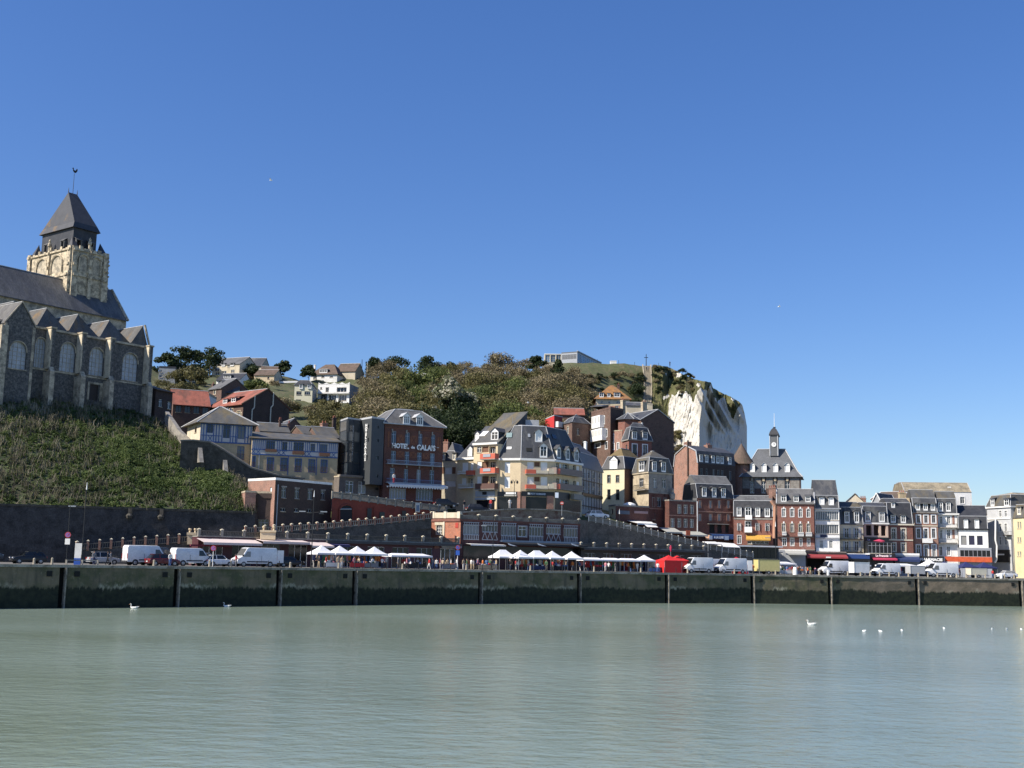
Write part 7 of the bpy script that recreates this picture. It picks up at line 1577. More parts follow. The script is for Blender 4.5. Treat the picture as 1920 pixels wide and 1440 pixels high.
# shops and awnings along the foot of the row
b = row('cafe','low cafe front with dark red awning below the white gallery house',cQ,(740,505),(1280,520),238.5,239,4,cat='cafe'); wins(b,0,cQ,[(780,600,1000,760),(1020,600,1250,760)],style='void',dep=1.0); b.walls(DKT); b.flat(GREYP,0.1,pm=STONEG); b.awning(0,R4(cQ,765,548,1282,596),2.6,AWR); b.board(0,R4(cQ,1000,575,1062,592),PLW,'awning_lettering',2.66,2.7)
b = row('blue_shop','shopfront with long royal blue sign next to the red cafe awning',cQ,(1268,535),(1585,545),238.8,239.2,4,cat='shop'); wins(b,0,cQ,[(1290,625,1560,770)],style='void',dep=0.6); b.walls(DKB); b.flat(ZINC,0.08,pm=PLW); b.board(0,R4(cQ,1272,542,1582,600),plain('royal blue board',(0.02,0.05,0.17),0.4)); b.board(0,R4(cQ,1525,530,1582,548),WHITE,'lamp_box',0.1,0.3)
b = row('awning_shop','shop with wide navy awning between the restaurant and the pharmacy',cK,(470,960),(742,962),240,240.5,4,cat='shop'); b.walls(GREYP); b.flat(STONEG,0.3,pm=PLW); b.awning(0,R4(cK,472,985,742,1040),2.2,AWB,0.4)
b = row('pharmacy','pharmacy front with white capital letters on a black fascia',cK,(742,985),(1018,988),240.4,240.6,4,cat='shop'); b.walls(DKB); b.flat(STONEG,0.15,pm=DKB); b.text(0,'PHARMACIE',R4(cK,752,998,1004,1032),WHITE,0.06)
b = row('striped_kiosk','small grey kiosk with pale awning beside the flat-roofed hall',cQ,(412,485),(755,490),236.5,237.5,4,cat='kiosk'); wins(b,0,cQ,[(420,515,465,570)],fr=WHITE,nv=2,nh=2); b.walls(GREYP); b.flat(ZINC,0.1,pm=PLW); b.awning(0,R4(cQ,490,498,750,552),2.4,AWG)
b = row('flat_roofed_hall','dark glazed hall with broad white flat roof edge behind the ramp foot',cQ,(-330,448),(412,448),230,235,6,cat='hall'); wins(b,0,cQ,[(-180,490,45,590)],fr=GREYP,nv=2,nh=0,dep=0.1,pane=DGLASS); wins(b,0,cQ,[(60,470,395,600)],fr=DKB,nv=3,nh=0,dep=0.1,pane=DGLASS); b.walls(plain('charcoal panel',(0.05,0.055,0.06),0.5)); mb = MB(); b.bar(mb,0,-0.4,b.z1,b.edge(0)[3] + 0.4,b.z1 + 0.28,-6.2,0.9); mb.build('flat_roof',PLW,b.root)
for (pl,lab) in (([(1225,318,226),(1360,320,228),(1430,345,224),(1285,340,222)],'white stretched awning at the top of the ramp foot'),([(1385,325,229),(1560,340,231),(1625,380,226),(1450,372,225)],'long white stretched awning above the ramp foot')):
    mb = MB(); q = [P(*cP(x,y),Y) for x,y,Y in pl]; mb.prism(q,(0,0,0.12)); t = thing('awning_canopy',SV(q[0],0),lab,'awning'); mb.build('cloth',AWW,t)
    for v in q: mb = MB(); mb.tube(SV(v,0),v,0.05,0.05,6); mb.build('pole',GALV,t)
# ------------------------------------------------------------------ centre: brick pavilion, timbered shop range, terraces and right-hand ramp
b = BB('timbered_range','long dark brick range with grey timbered window bays and orange brick end','building',cO,(447,248),(1640,290),194.5,208,4.2,0,side=(158,232,198.4))
bays = [(472,292,630,385),(662,292,816,360),(850,300,1002,395),(1130,312,1274,402),(1302,318,1446,380),(1476,325,1616,412)]
wins(b,0,cO,bays,fr=GREYP,nv=4,nh=0,t=0.09,dep=0.12,sill=False,pane=GLASSB); wins(b,0,cO,[(1024,305,1104,405)],fr=WHITE,nv=1,sur=GREYP)
b.win(3,R4(cO,205,292,262,384),fr=WHITE,nv=2,nh=2,sur=PLC,sw=0.14)
b.walls([mat('plum brick',(0.075,0.035,0.035),0.85,0.25,1.0),BRICKK,BRICKK,BRICKO])
b.flat(STONEG,0.25,pm=BRICK)
b.board(3,R4(cO,160,165,442,220),PLC,'crest_parapet',-0.3,0.05)
for (x0,x1) in ((160,185),(280,305),(415,442)): b.board(3,R4(cO,x0,155,x1,222),CREAM,'crest_pier',-0.35,0.1)
b.board(3,R4(cO,158,225,444,255),BRICKR,'string_course',0.0,0.15); b.board(3,R4(cO,276,258,288,410),CREAM,'drainpipe',0.02,0.14); b.board(3,R4(cO,395,268,424,318),REDP,'fire_sign',0.02,0.06); b.board(3,R4(cO,190,262,275,290),PLC,'lintel',0.0,0.08)
for n_,(x0,y0,x1,y1) in enumerate(bays):
    yb = {630: 435,816: 438,1002: 442,1274: 452,1446: 456,1616: 462}[x1]; u0,z0,u1,zt = b.rect(0,R4(cO,x0,y0,x1,y1)); zb_ = b.uv(0,*cO((x0 + x1) / 2,yb))[1]; zh = b.uv(0,*cO((x0 + x1) / 2,y0 - 28))[1]
    for k in range(9):
        if n_ in (1,4): break
        mb = MB(); c = lerp(u0,u1,(k + 0.5) / 9); b.bar(mb,0,c - 0.06,zb_,c + 0.06,z0 - 0.08,0.02,0.1); mb.build('timber_stud',GREYP,b.root)
    if n_ in (1,4):
        for k in range(3): ua,ub = lerp(u0,u1,k / 3),lerp(u0,u1,(k + 1) / 3); um = (ua + ub) / 2; brace(b,0,ua,zb_,um,z0 - 0.05,GREYP,0.1); brace(b,0,um,z0 - 0.05,ub,zb_,GREYP,0.1)
    for k in range(7): mb = MB(); c = lerp(u0,u1,(k + 0.5) / 7); b.bar(mb,0,c - 0.05,zt + 0.12,c + 0.05,zh,0.02,0.09); mb.build('timber_stud',GREYP,b.root)
    for zz in (zb_,z0 - 0.06,zt + 0.06,zh): beam(b,0,u0,u1,zz,GREYP,0.1)
# fascia, awnings and emblems over the shops
b.board(0,R4(cO,838,452,1640,470),GREYP,'awning_box',0.0,0.5); b.awning(0,R4(cO,845,470,1635,498),2.4,plain('black awning cloth',(0.018,0.02,0.022),0.7),0.25)
b.awning(0,R4(cO,498,480,848,498),1.6,AWW,0.2); b.board(0,R4(cO,470,510,1640,640),DGLASS,'shop_window',0.02,0.1)
for x in (960,1255,1590): u,z = b.uv(0,*cO(x,492),2.5); mb = MB(); mb.prism([b.pt(0,u - 0.9,z + 0.35,2.52),b.pt(0,u - 0.1,z + 0.12,2.52),b.pt(0,u + 1.0,z - 0.15,2.52),b.pt(0,u + 0.1,z - 0.12,2.52),b.pt(0,u - 0.7,z + 0.05,2.52)],b.pt(0,0,0,0.02) - b.pt(0,0,0,0)); mb.build('awning_emblem',WHITE,b.root)
TER = b
# roof terrace parapet, its pillars topped with pale urns
balustrade('balustrade','terrace parapet with pale capped pillars on the timbered range',[b.pt(0,u,b.z1 + 0.15,-0.25) for u in (0.2,b.edge(0)[3] / 2,b.edge(0)[3] - 0.1)],8,h=0.75,pw=0.4,cap=True,pm=BALD,rm=BALW,infill_m=BALW,ph=0.85,gap=0.24)
# curved rubble wall of the upper street above it
l = ln(cO,[(440,168,199),(700,148,201.5),(1010,132,205),(1300,140,207.6),(1500,152,210.5),(1640,182,212.6)])
t = thing('street_wall',l[0],'curved rubble wall with pale coping holding up the upper street','wall'); mb = MB()
for a,c in zip(l,l[1:]): mb.quad(SV(a,3),SV(c,3),c,a)
mb.build('masonry',mat('banded rubble',(0.17,0.145,0.115),0.9,0.4,1.2,col2=(0.12,0.06,0.045),c2scale=0.25,c2lo=0.55,c2hi=0.65),t); mb = MB()
for a,c in zip(l,l[1:]): mb.box(a - Vector((0,0.2,0.05)),c - a,(0,0.5,0),(0,0,0.22))
mb.build('coping',COPING,t)
mb = MB()                                    # upper street surface behind it
for a,c in zip(l,l[1:]): mb.quad(a + Vector((0,0.2,-0.75)),c + Vector((0,0.2,-0.75)),c + Vector((2,22,-0.3)),a + Vector((2,22,-0.3)))
tag(mb.build('upper_street',ASPHALT),kind='structure')
# right-hand ramp, falling to the quay
lr = ln(cP,[(20,92,212.8),(300,150,215),(620,225,217.5),(960,310,220),(1240,378,222.5),(1500,432,225.5),(1760,480,228)])
RUBR = mat('right ramp masonry',(0.125,0.115,0.10),0.95,0.35,0.8,col2=(0.085,0.08,0.07),c2scale=0.35,bump=0.4)
balustrade('ramp_wall','long right-hand ramp wall with white posts falling to the quay',lr,26,h=0.95,pw=0.16,pm=plain('white post',(0.6,0.57,0.5)),rm=BALW,infill_m=BALW,ph=1.15,gap=0.2,bm=RUBR,bz=-0.1,cat='wall')
lc = ln(cO,[(1640,230,208.5),(1690,250,212)]); mb = MB(); mb.quad(SV(lc[0],0),SV(lr[0],0),lr[0],SV(lc[0],lr[0].z)); t = thing('wall_return',lc[0],'short rubble wall joining the timbered range to the ramp','wall'); mb.build('masonry',RUBR,t)
mb = MB()
for a,c in zip(lr,lr[1:]): mb.quad(a + Vector((0,0.1,-0.1)),c + Vector((0,0.1,-0.1)),c + Vector((1.5,9,-0.1)),a + Vector((1.5,12,0)))
tag(mb.build('ramp_road',ASPHALT),kind='structure')
# shop terrace at the foot of the right ramp
l = ln(cP,[(-60,372,206.5),(560,386,212),(1250,402,218)]); l = [SV(v,l[0].z) for v in l]
pts = [SV(l[0],0),SV(l[2],0),SV(l[2] + Vector((-1,5,0)),0),SV(l[0] + Vector((-2,6,0)),0)]; b = Bld('shop_terrace','low row of dark shops with roof terrace under the right ramp','shops',pts,0,l[0].z)
for k in range(7): u = b.edge(0)[3] * (k + 0.5) / 7; b.op[0].append(((u - 1.1,0.1,u + 1.1,l[0].z - 1.0),dict(fr=GREYP,nv=2,nh=0,pane=DGLASS,sill=False)))
b.walls(plain('dark shop wall',(0.05,0.048,0.045),0.7)); b.flat(STONEG,0.05,pm=BALW)
mb = MB(); b.bar(mb,0,0,l[0].z - 0.45,b.edge(0)[3],l[0].z - 0.2,0.0,1.2); mb.build('canopy',plain('dark canopy',(0.05,0.05,0.052),0.6),b.root)
balustrade('balustrade','right shop terrace parapet with pale urn pillars',[b.pt(0,u,b.z1 + 0.04,-0.15) for u in (0.1,b.edge(0)[3] - 0.1)],11,h=0.62,pw=0.34,cap=True,pm=BALW,rm=BALD,infill_m=BALD,ph=0.7,gap=0.24)
# shop terrace at the foot of the left ramp
l = ln(cN,[(-190,690,168),(840,702,179.5),(2140,730,194)]); l = [SV(v,l[1].z) for v in l]
l[0] = SV(P(372,1010,168),l[1].z)
pts = [SV(l[0],0),SV(l[2],0),SV(l[2] + Vector((-1,6,0)),0),SV(l[0] + Vector((-3,5,0)),0)]; b = Bld('shop_terrace','low row of shops with roof terrace under the left ramp','shops',pts,0,l[0].z)
L_ = b.edge(0)[3]
for k in range(10): u = L_ * (k + 0.5) / 10; b.op[0].append(((u - 1.5,0.1,u + 1.5,l[0].z - 0.9),dict(fr=GREYP if k % 3 else WHITE,nv=2,nh=0,pane=DGLASS,sill=False)))
b.walls(plain('dark maroon shopfront',(0.07,0.02,0.028),0.6)); b.flat(STONEG,0.05,pm=BALW)
mb = MB(); b.bar(mb,0,L_ * 0.45,l[0].z - 0.5,L_,l[0].z - 0.15,0.0,0.8); mb.build('canopy',plain('dark canopy',(0.05,0.05,0.052),0.6),b.root)
AWPK = plain('pale pink cloth',(0.60,0.50,0.47),0.8)
b.awning(0,R4(cM,1290,400,1905,462),2.8,AWPK,0.3); b.awning(0,R4(cN,100,705,565,745),2.8,AWPK,0.3); b.awning(0,R4(cN,575,728,800,782),3.0,AWPK,0.25); b.awning(0,R4(cN,815,740,1000,775),1.6,plain('dark blue cloth',(0.03,0.03,0.10),0.8),0.3)
for (r,m_) in (((1220,460,1640,478),plain('maroon valance',(0.16,0.02,0.05),0.7)),): b.board(0,R4(cM,*r),m_,'fascia',0.0,0.3)
b.board(0,R4(cO,180,490,225,525),BRICKR,'fascia',0.02,0.1); b.board(0,R4(cO,255,490,455,520),PLG,'fascia',0.02,0.1)
balustrade('balustrade','left shop terrace parapet with pale urn pillars',[b.pt(0,u,b.z1 + 0.04,-0.15) for u in (0.1,L_ * 0.5,L_ - 0.1)],14,h=0.75,pw=0.36,cap=True,pm=BALW,rm=BALD,infill_m=BALD,ph=0.85,gap=0.24)
# masonry between left terrace and upper ramp
q = [P(*cN(0,650),174.5),P(*cN(1860,520),193.6)]; mb = MB(); mb.quad(SV(q[0],0),SV(q[1],0),q[1],q[0]); t = thing('ramp_back_wall',q[0],'dark masonry face below the upper ramp','wall'); mb.build('masonry',RUB,t)
# ------------------------------------------------------------------ houses on the hill
def hillb(name,lab,c,L,R,dY,D,side=None,base=None):
    """building standing on the hill: depth from where its foot meets the slope"""
    p = hill_hit(*c(*base)); Y = p.y; k = (c(*R)[0] - c(*L)[0]) * Y / FPX * 0.14; return BB(name,lab,'house',c,L,R,Y + k,Y + dY - k,D,p.z - 3.0,side),Y
b,Y = hillb('apartment_house','long pale hilltop apartment house with grey roof among pines',cC,(540,300),(775,285),-2,10,base=(640,390)); wins(b,0,cC,[(560,315,600,345),(620,345,660,375),(700,335,730,360),(565,355,600,380),(670,300,690,315)],fr=WHITE); b.walls(PLC); b.gable(ridge_h(b,cC,690,240,5),SLATEP,PLC,o=0.2); dorms(b,0,cC,[(620,285,645,300),(695,282,720,298)],'flat')
b,Y = hillb('slate_house','dark slate roofed wing right of the long hilltop apartment house',cC,(775,300),(960,300),1,9,base=(850,350)); b.walls(PLC); b.gable(ridge_h(b,cC,860,240,4.5),SLATE,PLC)
b,Y = hillb('white_house','white house with dark slate roof and broad dormers below the hilltop apartments',cC,(575,420),(775,425),0,8,base=(680,470)); wins(b,0,cC,[(590,432,620,460),(660,430,690,460),(715,425,765,465)],fr=WHITE,nv=2); b.walls(PLW); b.gable(ridge_h(b,cC,700,372,4),SLATED,PLW); dorms(b,0,cC,[(640,385,695,405)],'flat',nv=3)
b,Y = hillb('cottage','cream cottage with brown double roof left of the white garden wall',cC,(900,378),(1070,385),1.0,9,base=(1000,450)); wins(b,0,cC,[(1012,395,1028,415)],fr=WOODB); b.walls([PLY,PLC,PLC,PLC]); b.gable(ridge_h(b,cC,1000,340,4.5),TILEB,PLC); b2 = BB('cottage','brown upper roof of the cream cottage','house',cC,(960,345),(1100,350),Y + 7,Y + 8,6,b.z0); b2.walls(PLC); b2.gable(ridge_h(b2,cC,1030,310,3),TILEB,PLC)
q = [P(*cC(x,y),Y + 2) for x,y in ((1085,450),(1270,445))]; t = thing('garden_wall',q[0],'white garden wall on the hill between the cottage and the villas','wall'); mb = MB(); mb.box(q[0],q[1] - q[0],(0,0.3,0),(0,0,0.6)); mb.build('masonry',PLW,t)
b,Y = hillb('villa','white villa with brown tiled hipped roof and broad white dormer',cC,(1380,380),(1610,375),0,10,base=(1500,440)); wins(b,0,cC,[(1405,388,1435,415),(1475,385,1500,402),(1545,385,1575,402)],fr=WHITE,nv=2); b.walls(PLW); b.hip(ridge_h(b,cC,1550,290,5),0.7,TILEB,o=0.5,caps=False); dorms(b,0,cC,[(1460,335,1522,358)],'flat',nv=2,rm=WHITE); b.chimney(0,R4(cC,1410,292,1422,330),-3,PLW,0.6,0)
b,Y = hillb('tiled_house','brown roofed house directly behind the white villa',cC,(1600,345),(1765,350),0,8,base=(1680,420)); b.walls(PLC); b.gable(ridge_h(b,cC,1650,288,4),TILEB,PLC)
b,Y = hillb('white_house','tall narrow cream house with slate mansard and two dormers on the hill',cC,(1246,470),(1400,470),1.5,8,base=(1320,600)); wins(b,0,cC,[(1260,520,1305,550),(1330,520,1380,550),(1255,590,1300,610)],fr=GREYP,nv=2); b.walls([mat('cream yellow',(0.68,0.64,0.48),0.8,0.06,0.6),PLG,PLG,PLC]); b.mansard(ridge_h(b,cC,1340,425,1.0),1.2,0.2,2.2,SLATED,SLATED); dorms(b,0,cC,[(1290,462,1312,492),(1360,462,1385,490)],'flat')
b,Y = hillb('white_villa','bright white terraced villa with two storeys of arched galleries',cC,(1448,458),(1718,455),0.5,8,base=(1590,610))
wins(b,0,cC,[(1510,485,1540,525),(1605,485,1690,525),(1465,545,1520,605),(1535,550,1600,600),(1620,550,1690,600)],fr=WHITE,nv=2,nh=0,dep=0.6); b.win(0,R4(cC,1465,485,1480,500),nv=0,nh=0); b.walls([PLW,PLG,PLW,PLW])
for i_ in range(4): mb = MB(); x0,x1 = 1450 + i_ * 67,1450 + (i_ + 1) * 67; u0,z0,u1,zt = b.rect(0,R4(cC,x0,440,x1,462)); mb.prism([b.pt(0,lerp(u0,u1,k / 8),b.z1 - 0.1 + (0.75 - 0.6 * math.sin(math.pi * k / 8)) * 0.8,0.0) for k in range(9)] + [b.pt(0,u1,b.z1 - 0.2,0),b.pt(0,u0,b.z1 - 0.2,0)],b.pt(0,0,0,-0.2) - b.pt(0,0,0,0)); mb.build('parapet',PLW,b.root)
for y in (530,612): b.board(0,R4(cC,1448,y,1720,y + 12),PLW,'floor_slab',0.0,0.9)
mb = MB(); mb.poly([SV(p_,b.z1 - 0.1) for p_ in b.pts]); mb.build('roof',PLG,b.root)
u0,z0,u1,zt = b.rect(0,R4(cC,1455,615,1580,690)); mb = MB(); b.bar(mb,0,u0,z0 - 2,u1,zt,-2,0.6); mb.build('plinth',PLS,b.root)
b,Y = hillb('white_house','pale house with black roof edge beside the church end',cC,(85,305),(225,330),2,8,base=(150,470)); wins(b,0,cC,[(85,335,110,355),(85,375,110,400),(85,425,105,450)],fr=WHITE); b.walls(PLG); b.flat(SLATED,0.4,pm=SLATED)
b,Y = hillb('white_house','small white house half hidden behind the olive tree by the church',cC,(215,340),(290,335),0,7,base=(250,420)); b.walls(PLW); b.gable(1.5,SLATEP,PLW)
b,Y = hillb('white_house','small flat-roofed white house among the ridge pines',cR,(375,200),(460,203),0,7,base=(420,240)); wins(b,0,cR,[(390,215,450,232)],fr=WOODB,nv=3); b.walls(PLW); b.flat(PLW,0.2,pm=PLW)
b,Y = hillb('brick_house','small brick house left of the flat-roofed white house in the pines',cR,(308,222),(360,222),0,6,base=(335,248)); wins(b,0,cR,[(322,228,350,245)],fr=WHITE,nv=2); b.walls(BRICKP); b.flat(TILEB,0.2,pm=PLC)
# glass pavilion on the top
p = hill_hit(*cR(1400,124)); Y = 432
b = BB('glass_pavilion','low modern glass pavilion on the hilltop with sloping flat roof','pavilion',cR,(1300,78),(1398,62),Y,Y - 3,12,ZAT(*cR(1400,130),Y) - 2)
GP = glassmat('pavilion glass',(0.05,0.10,0.16),0.05)
b.win(0,R4(cR,1304,82,1394,112),fr=GREYP,nv=4,nh=1,dep=0.1,pane=GP,sill=False); L1 = b.edge(1)[3]
b.pts[2] = SV(P(*cR(1548,100),Y + 22),0); b.pts[3] = b.pts[2] + (b.pts[0] - b.pts[1]); L1 = b.edge(1)[3]
b.op[1] = [((L1 * k / 6 + 0.2,b.z1 - 3.2,L1 * (k + 1) / 6 - 0.2,b.z1 - 0.4),dict(fr=GREYP,nv=1,nh=0,dep=0.1,pane=GP,sill=False)) for k in range(6)]
b.walls(GREYP); b.flat(ZINC,0.25,pm=plain('dark roof edge',(0.10,0.11,0.12),0.5)); mb = MB(); q = b.pts; b._caps([(SV(q[1],b.z1 + 0.4),SV(q[2],b.z1 + 0.4))],0.25,GREYP)
b = BB('glass_pavilion','pale framed terrace annex left of the hilltop glass pavilion','pavilion',cR,(1195,80),(1300,78),Y,Y,8,ZAT(*cR(1250,132),Y) - 2); wins(b,0,cR,[(1200,84,1228,128),(1234,84,1262,128),(1268,84,1296,120)],fr=PLC,nv=1,nh=2,dep=0.3,pane=GP); b.walls(PLC); b.flat(PLC,0.15,pm=PLW)
b = BB('white_kiosk','small white cabin on the turf right of the glass pavilion','hut',cR,(1605,121),(1642,121),432,432,3,ZAT(*cR(1620,132),432) - 0.5); b.walls(PLW); b.flat(PLW,0.1,pm=PLW)
# --- flight of steps up to the cross
stp = thing('hill_steps',hill_hit(1215,800),'long pale flight of steps climbing straight to the hilltop cross','steps')
pl = [(1212.5,687,429),(1213.5,700,426),(1214.5,720,421),(1214.5,742,415),(1213,765,407),(1211,790,397)]
lo = [hill_hit(x,y) + Vector((0,-0.4,0.35)) for x,y,Y in pl]; n_ = 60; L = [0]
for a,c in zip(lo,lo[1:]): L.append(L[-1] + (c - a).length)
STW = mat('worn step stone',(0.33,0.29,0.22),0.9,0.25,1.0); wd = [6.0 * 0.5,2.8,2.6,2.6,2.4,2.2]
for k in range(n_):
    s0 = L[-1] * k / n_; j = max(0,min(len(L) - 2,int(np.searchsorted(L,s0)) - 1)); f_ = (s0 - L[j]) / (L[j + 1] - L[j]); a = lo[j].lerp(lo[j + 1],f_); w_ = lerp(wd[j],wd[j + 1],f_)
    s1 = L[-1] * (k + 1) / n_; j1 = max(0,min(len(L) - 2,int(np.searchsorted(L,s1)) - 1)); c = lo[j1].lerp(lo[j1 + 1],(s1 - L[j1]) / (L[j1 + 1] - L[j1])); dz = a.z - c.z; dy = c.y - a.y
    mb = MB(); mb.box(Vector((a.x - w_ / 2,a.y,c.z - 2.5)),(w_,0,0),(0,min(-0.3,dy),0),(0,0,dz + 2.5)); mb.build('step',STW,stp)
for s_ in (-1,1):
    mb = MB()
    for (a,c,w0,w1) in zip(lo,lo[1:],wd,wd[1:]): q0,q1 = a + Vector((s_ * w0 / 2,0,0)),c + Vector((s_ * w1 / 2,0,0)); mb.box(q0 - Vector((0.2,0,1.5)),q1 - q0,(0.4,0,0),(0,0,2.1))
    mb.build('side_wall',STW,stp)
t = thing('calvary_cross',lo[0] + Vector((0,2,0)),'slim dark calvary cross at the head of the hill steps','cross'); o_ = lo[0] + Vector((0,2,-0.5)); zt = P(1212,664,o_.y).z; mb = MB(); mb.tube(o_,SV(o_,zt),0.16,0.12,6); mb.build('shaft',IRON,t); mb = MB(); mb.tube(SV(o_,zt - 1.3) - Vector((0.75,0,0)),SV(o_,zt - 1.3) + Vector((0.75,0,0)),0.12,0.12,6); mb.build('arm',IRON,t); mb = MB(); mb.ring([(0.6,0),(0.5,0.5),(0.25,0.8)],o_,8); mb.build('base',STONEG,t)
fn = thing('cliff_fence',P(1255,688,428),'thin wire fence along the cliff top','fence')
for x,y in ((1120,678),(1160,680),(1190,683),(1235,685),(1256,687),(1280,700)): q = P(x,y,432); mb = MB(); mb.tube(q - Vector((0,0,1)),q + Vector((0,0,0.9)),0.07,0.07,5); mb.build('fence_post',IRON,fn)
for x,y0,y1 in ((689,680,727),(679,674,690)): q = P(x,y1,395); t = thing('mast',q,'thin pale pole standing among the pines' if y1 > 700 else 'thin dark aerial mast on the skyline above the pines','mast'); mb = MB(); mb.tube(q - Vector((0,0,3)),P(x,y0,395),0.16,0.1,5); mb.build('pole',PLC if y1 > 700 else IRON,t)
# ------------------------------------------------------------------ vehicles
TYRE = plain('tyre rubber',(0.018,0.018,0.019),0.8); RIM = plain('wheel rim',(0.32,0.33,0.34),0.35,0.5); CARG = glassmat('car glass',(0.01,0.012,0.014),0.06)
HEAD = plain('headlamp',(0.55,0.56,0.58),0.15); TAIL = plain('tail lamp',(0.35,0.015,0.012),0.25); BUMP = plain('black bumper',(0.03,0.03,0.032),0.6); PLATE = plain('number plate',(0.65,0.65,0.62),0.5)
def paint(name,c,rough=0.28): 
    m = mat('paint ' + name,c,rough,0.10,0.8,spec=0.5); return m
VW = paint('van white',(0.70,0.71,0.72),0.35); VS = paint('silver',(0.36,0.37,0.38)); VK = paint('black',(0.012,0.012,0.014)); VR = paint('dark red',(0.10,0.012,0.014)); VG = paint('graphite',(0.07,0.075,0.08)); VX = paint('red',(0.42,0.03,0.025))
def shell(name,prof,w,mats,parent,wfun,bev=0.07):
    """side profile swept across the width, narrowed by wfun(z), edges rounded"""
    bm = bmesh.new(); a = [bm.verts.new((x,-w * wfun(z,x),z)) for x,z in prof]; b = [bm.verts.new((x,w * wfun(z,x),z)) for x,z in prof]; n = len(prof)
    bm.faces.new(a); bm.faces.new(b[::-1])
    for k in range(n): bm.faces.new((a[(k + 1) % n],a[k],b[k],b[(k + 1) % n]))
    bmesh.ops.recalc_face_normals(bm,faces=bm.faces); bmesh.ops.bevel(bm,geom=list(bm.edges),offset=bev,segments=2,affect='EDGES',profile=0.6); 
    me = bpy.data.meshes.new(name); bm.to_mesh(me); bm.free(); me.materials.append(mats); uvmap(me,Vector((0,0,0)))
    for p in me.polygons: p.use_smooth = True
    o = bpy.data.objects.new(name,me); COL.objects.link(o); o.parent = parent; return o
def wheels(t,xs,hw,r):
    for x in xs:
        for s in (-1,1):
            mb = MB(); mb.ring([(r * 0.6,-0.11),(r * 0.95,-0.10),(r,-0.06),(r,0.06),(r * 0.95,0.10),(r * 0.6,0.11)],(x,s * (hw - 0.09),r),16,axis='y'); w_ = mb.build('wheel',TYRE,t,smooth=False)
            mb = MB(); mb.ring([(r * 0.58,-0.012),(r * 0.62,0.0),(r * 0.3,0.012),(r * 0.12,0.02)] if s > 0 else [(r * 0.12,-0.02),(r * 0.3,-0.012),(r * 0.62,0.0),(r * 0.58,0.012)],(x,s * (hw + 0.02),r),12,axis='y'); mb.build('rim',RIM,w_)
            mb = MB(); mb.ring([(r * 1.16,-0.004),(r * 1.16,0.004)],(x,s * (hw + 0.003),r),18,axis='y'); mb.build('wheel_arch',BUMP,t)
def make_van(body=VW,L=5.6,H=2.55,rear_open=False,windows=False):
    t = thing('van',(0,0,0),'x','van'); h = L / 2; hw = 1.0
    prof = [(-h,0.42),(-h,H - 0.25),(-h + 0.15,H),(h - 1.75,H),(h - 1.45,H - 0.1),(h - 0.75,1.42),(h - 0.15,1.12),(h,0.9),(h,0.42)]
    shell('body',prof,hw,body,t,lambda z,x: 1.0 if z < 1.2 else 1.0 - 0.10 * (z - 1.2) / (H - 1.2)); wheels(t,(-h + 1.05,h - 0.95),hw - 0.01,0.36)
    f = lambda z,x=0: hw * (1.0 if z < 1.2 else 1.0 - 0.10 * (z - 1.2) / (H - 1.2))
    a0,a1 = (h - 1.46,H - 0.16),(h - 0.80,1.48); nx,nz = 0.045,0.035
    mb = MB(); mb.quad((a1[0] + nx,-f(a1[1]) * 0.9,a1[1] + nz),(a1[0] + nx,f(a1[1]) * 0.9,a1[1] + nz),(a0[0] + nx,f(a0[1]) * 0.88,a0[1] + nz),(a0[0] + nx,-f(a0[1]) * 0.88,a0[1] + nz)); mb.build('windscreen',CARG,t)
    for s in (-1,1):
        y = lambda z: s * (f(z) + 0.014); pts = [(h - 1.95,1.35),(h - 0.95,1.35),(h - 1.42,2.05),(h - 1.95,2.05)]
        mb = MB(); q = [(x,y(z),z) for x,z in pts]; mb.poly(q if s < 0 else q[::-1]); mb.build('side_window',CARG,t)
        mb = MB(); mb.bx(-h + 1.5,h - 1.4,s * (hw + 0.0) - 0.012,s * (hw + 0.0) + 0.012,0.62,0.78); mb.build('rub_strip',BUMP if body is not VX else body,t)
        mb = MB(); mb.bx(h - 0.85,h - 0.7,s * hw - (0.0 if s > 0 else 0.22),s * hw + (0.22 if s > 0 else 0.0),1.4,1.65); mb.build('mirror',BUMP,t)
        mb = MB(); mb.bx(h - 0.18,h + 0.005,s * 0.72 - 0.17,s * 0.72 + 0.17,0.85,1.08); mb.build('headlight',HEAD,t)
        mb = MB(); mb.bx(-h - 0.012,-h + 0.02,s * 0.9 - 0.07,s * 0.9 + 0.07,0.85,1.5); mb.build('tail_light',TAIL,t)
        if not windows:
            mb = MB(); mb.bx(-0.6 - 0.012,-0.6 + 0.012,s * (hw + 0.004) - 0.008,s * (hw + 0.004) + 0.008,0.6,1.5); mb.build('door_seam',BUMP,t)
    mb = MB(); mb.bx(h - 0.1,h + 0.07,-0.96,0.96,0.38,0.72); mb.build('bumper',BUMP,t); mb = MB(); mb.bx(-h - 0.07,-h + 0.1,-0.96,0.96,0.38,0.6); mb.build('bumper',BUMP,t)
    mb = MB(); mb.bx(h + 0.07,h + 0.085,-0.26,0.26,0.46,0.58); mb.build('number_plate',PLATE,t); mb = MB(); mb.bx(h - 0.02,h + 0.02,-0.55,0.55,0.78,0.98); mb.build('grille',BUMP,t)
    mb = MB(); mb.bx(-h - 0.016,-h - 0.004,-0.015,0.015,0.6,H - 0.3); mb.build('rear_door_seam',BUMP,t)
    if rear_open:
        for s in (-1,1): mb = MB(); mb.box((-h,s * 0.93,0.6),(-0.85,s * 0.25,0),(0,s * 0.05,0),(0,0,H - 0.9)); mb.build('rear_door',body,t)
    return t
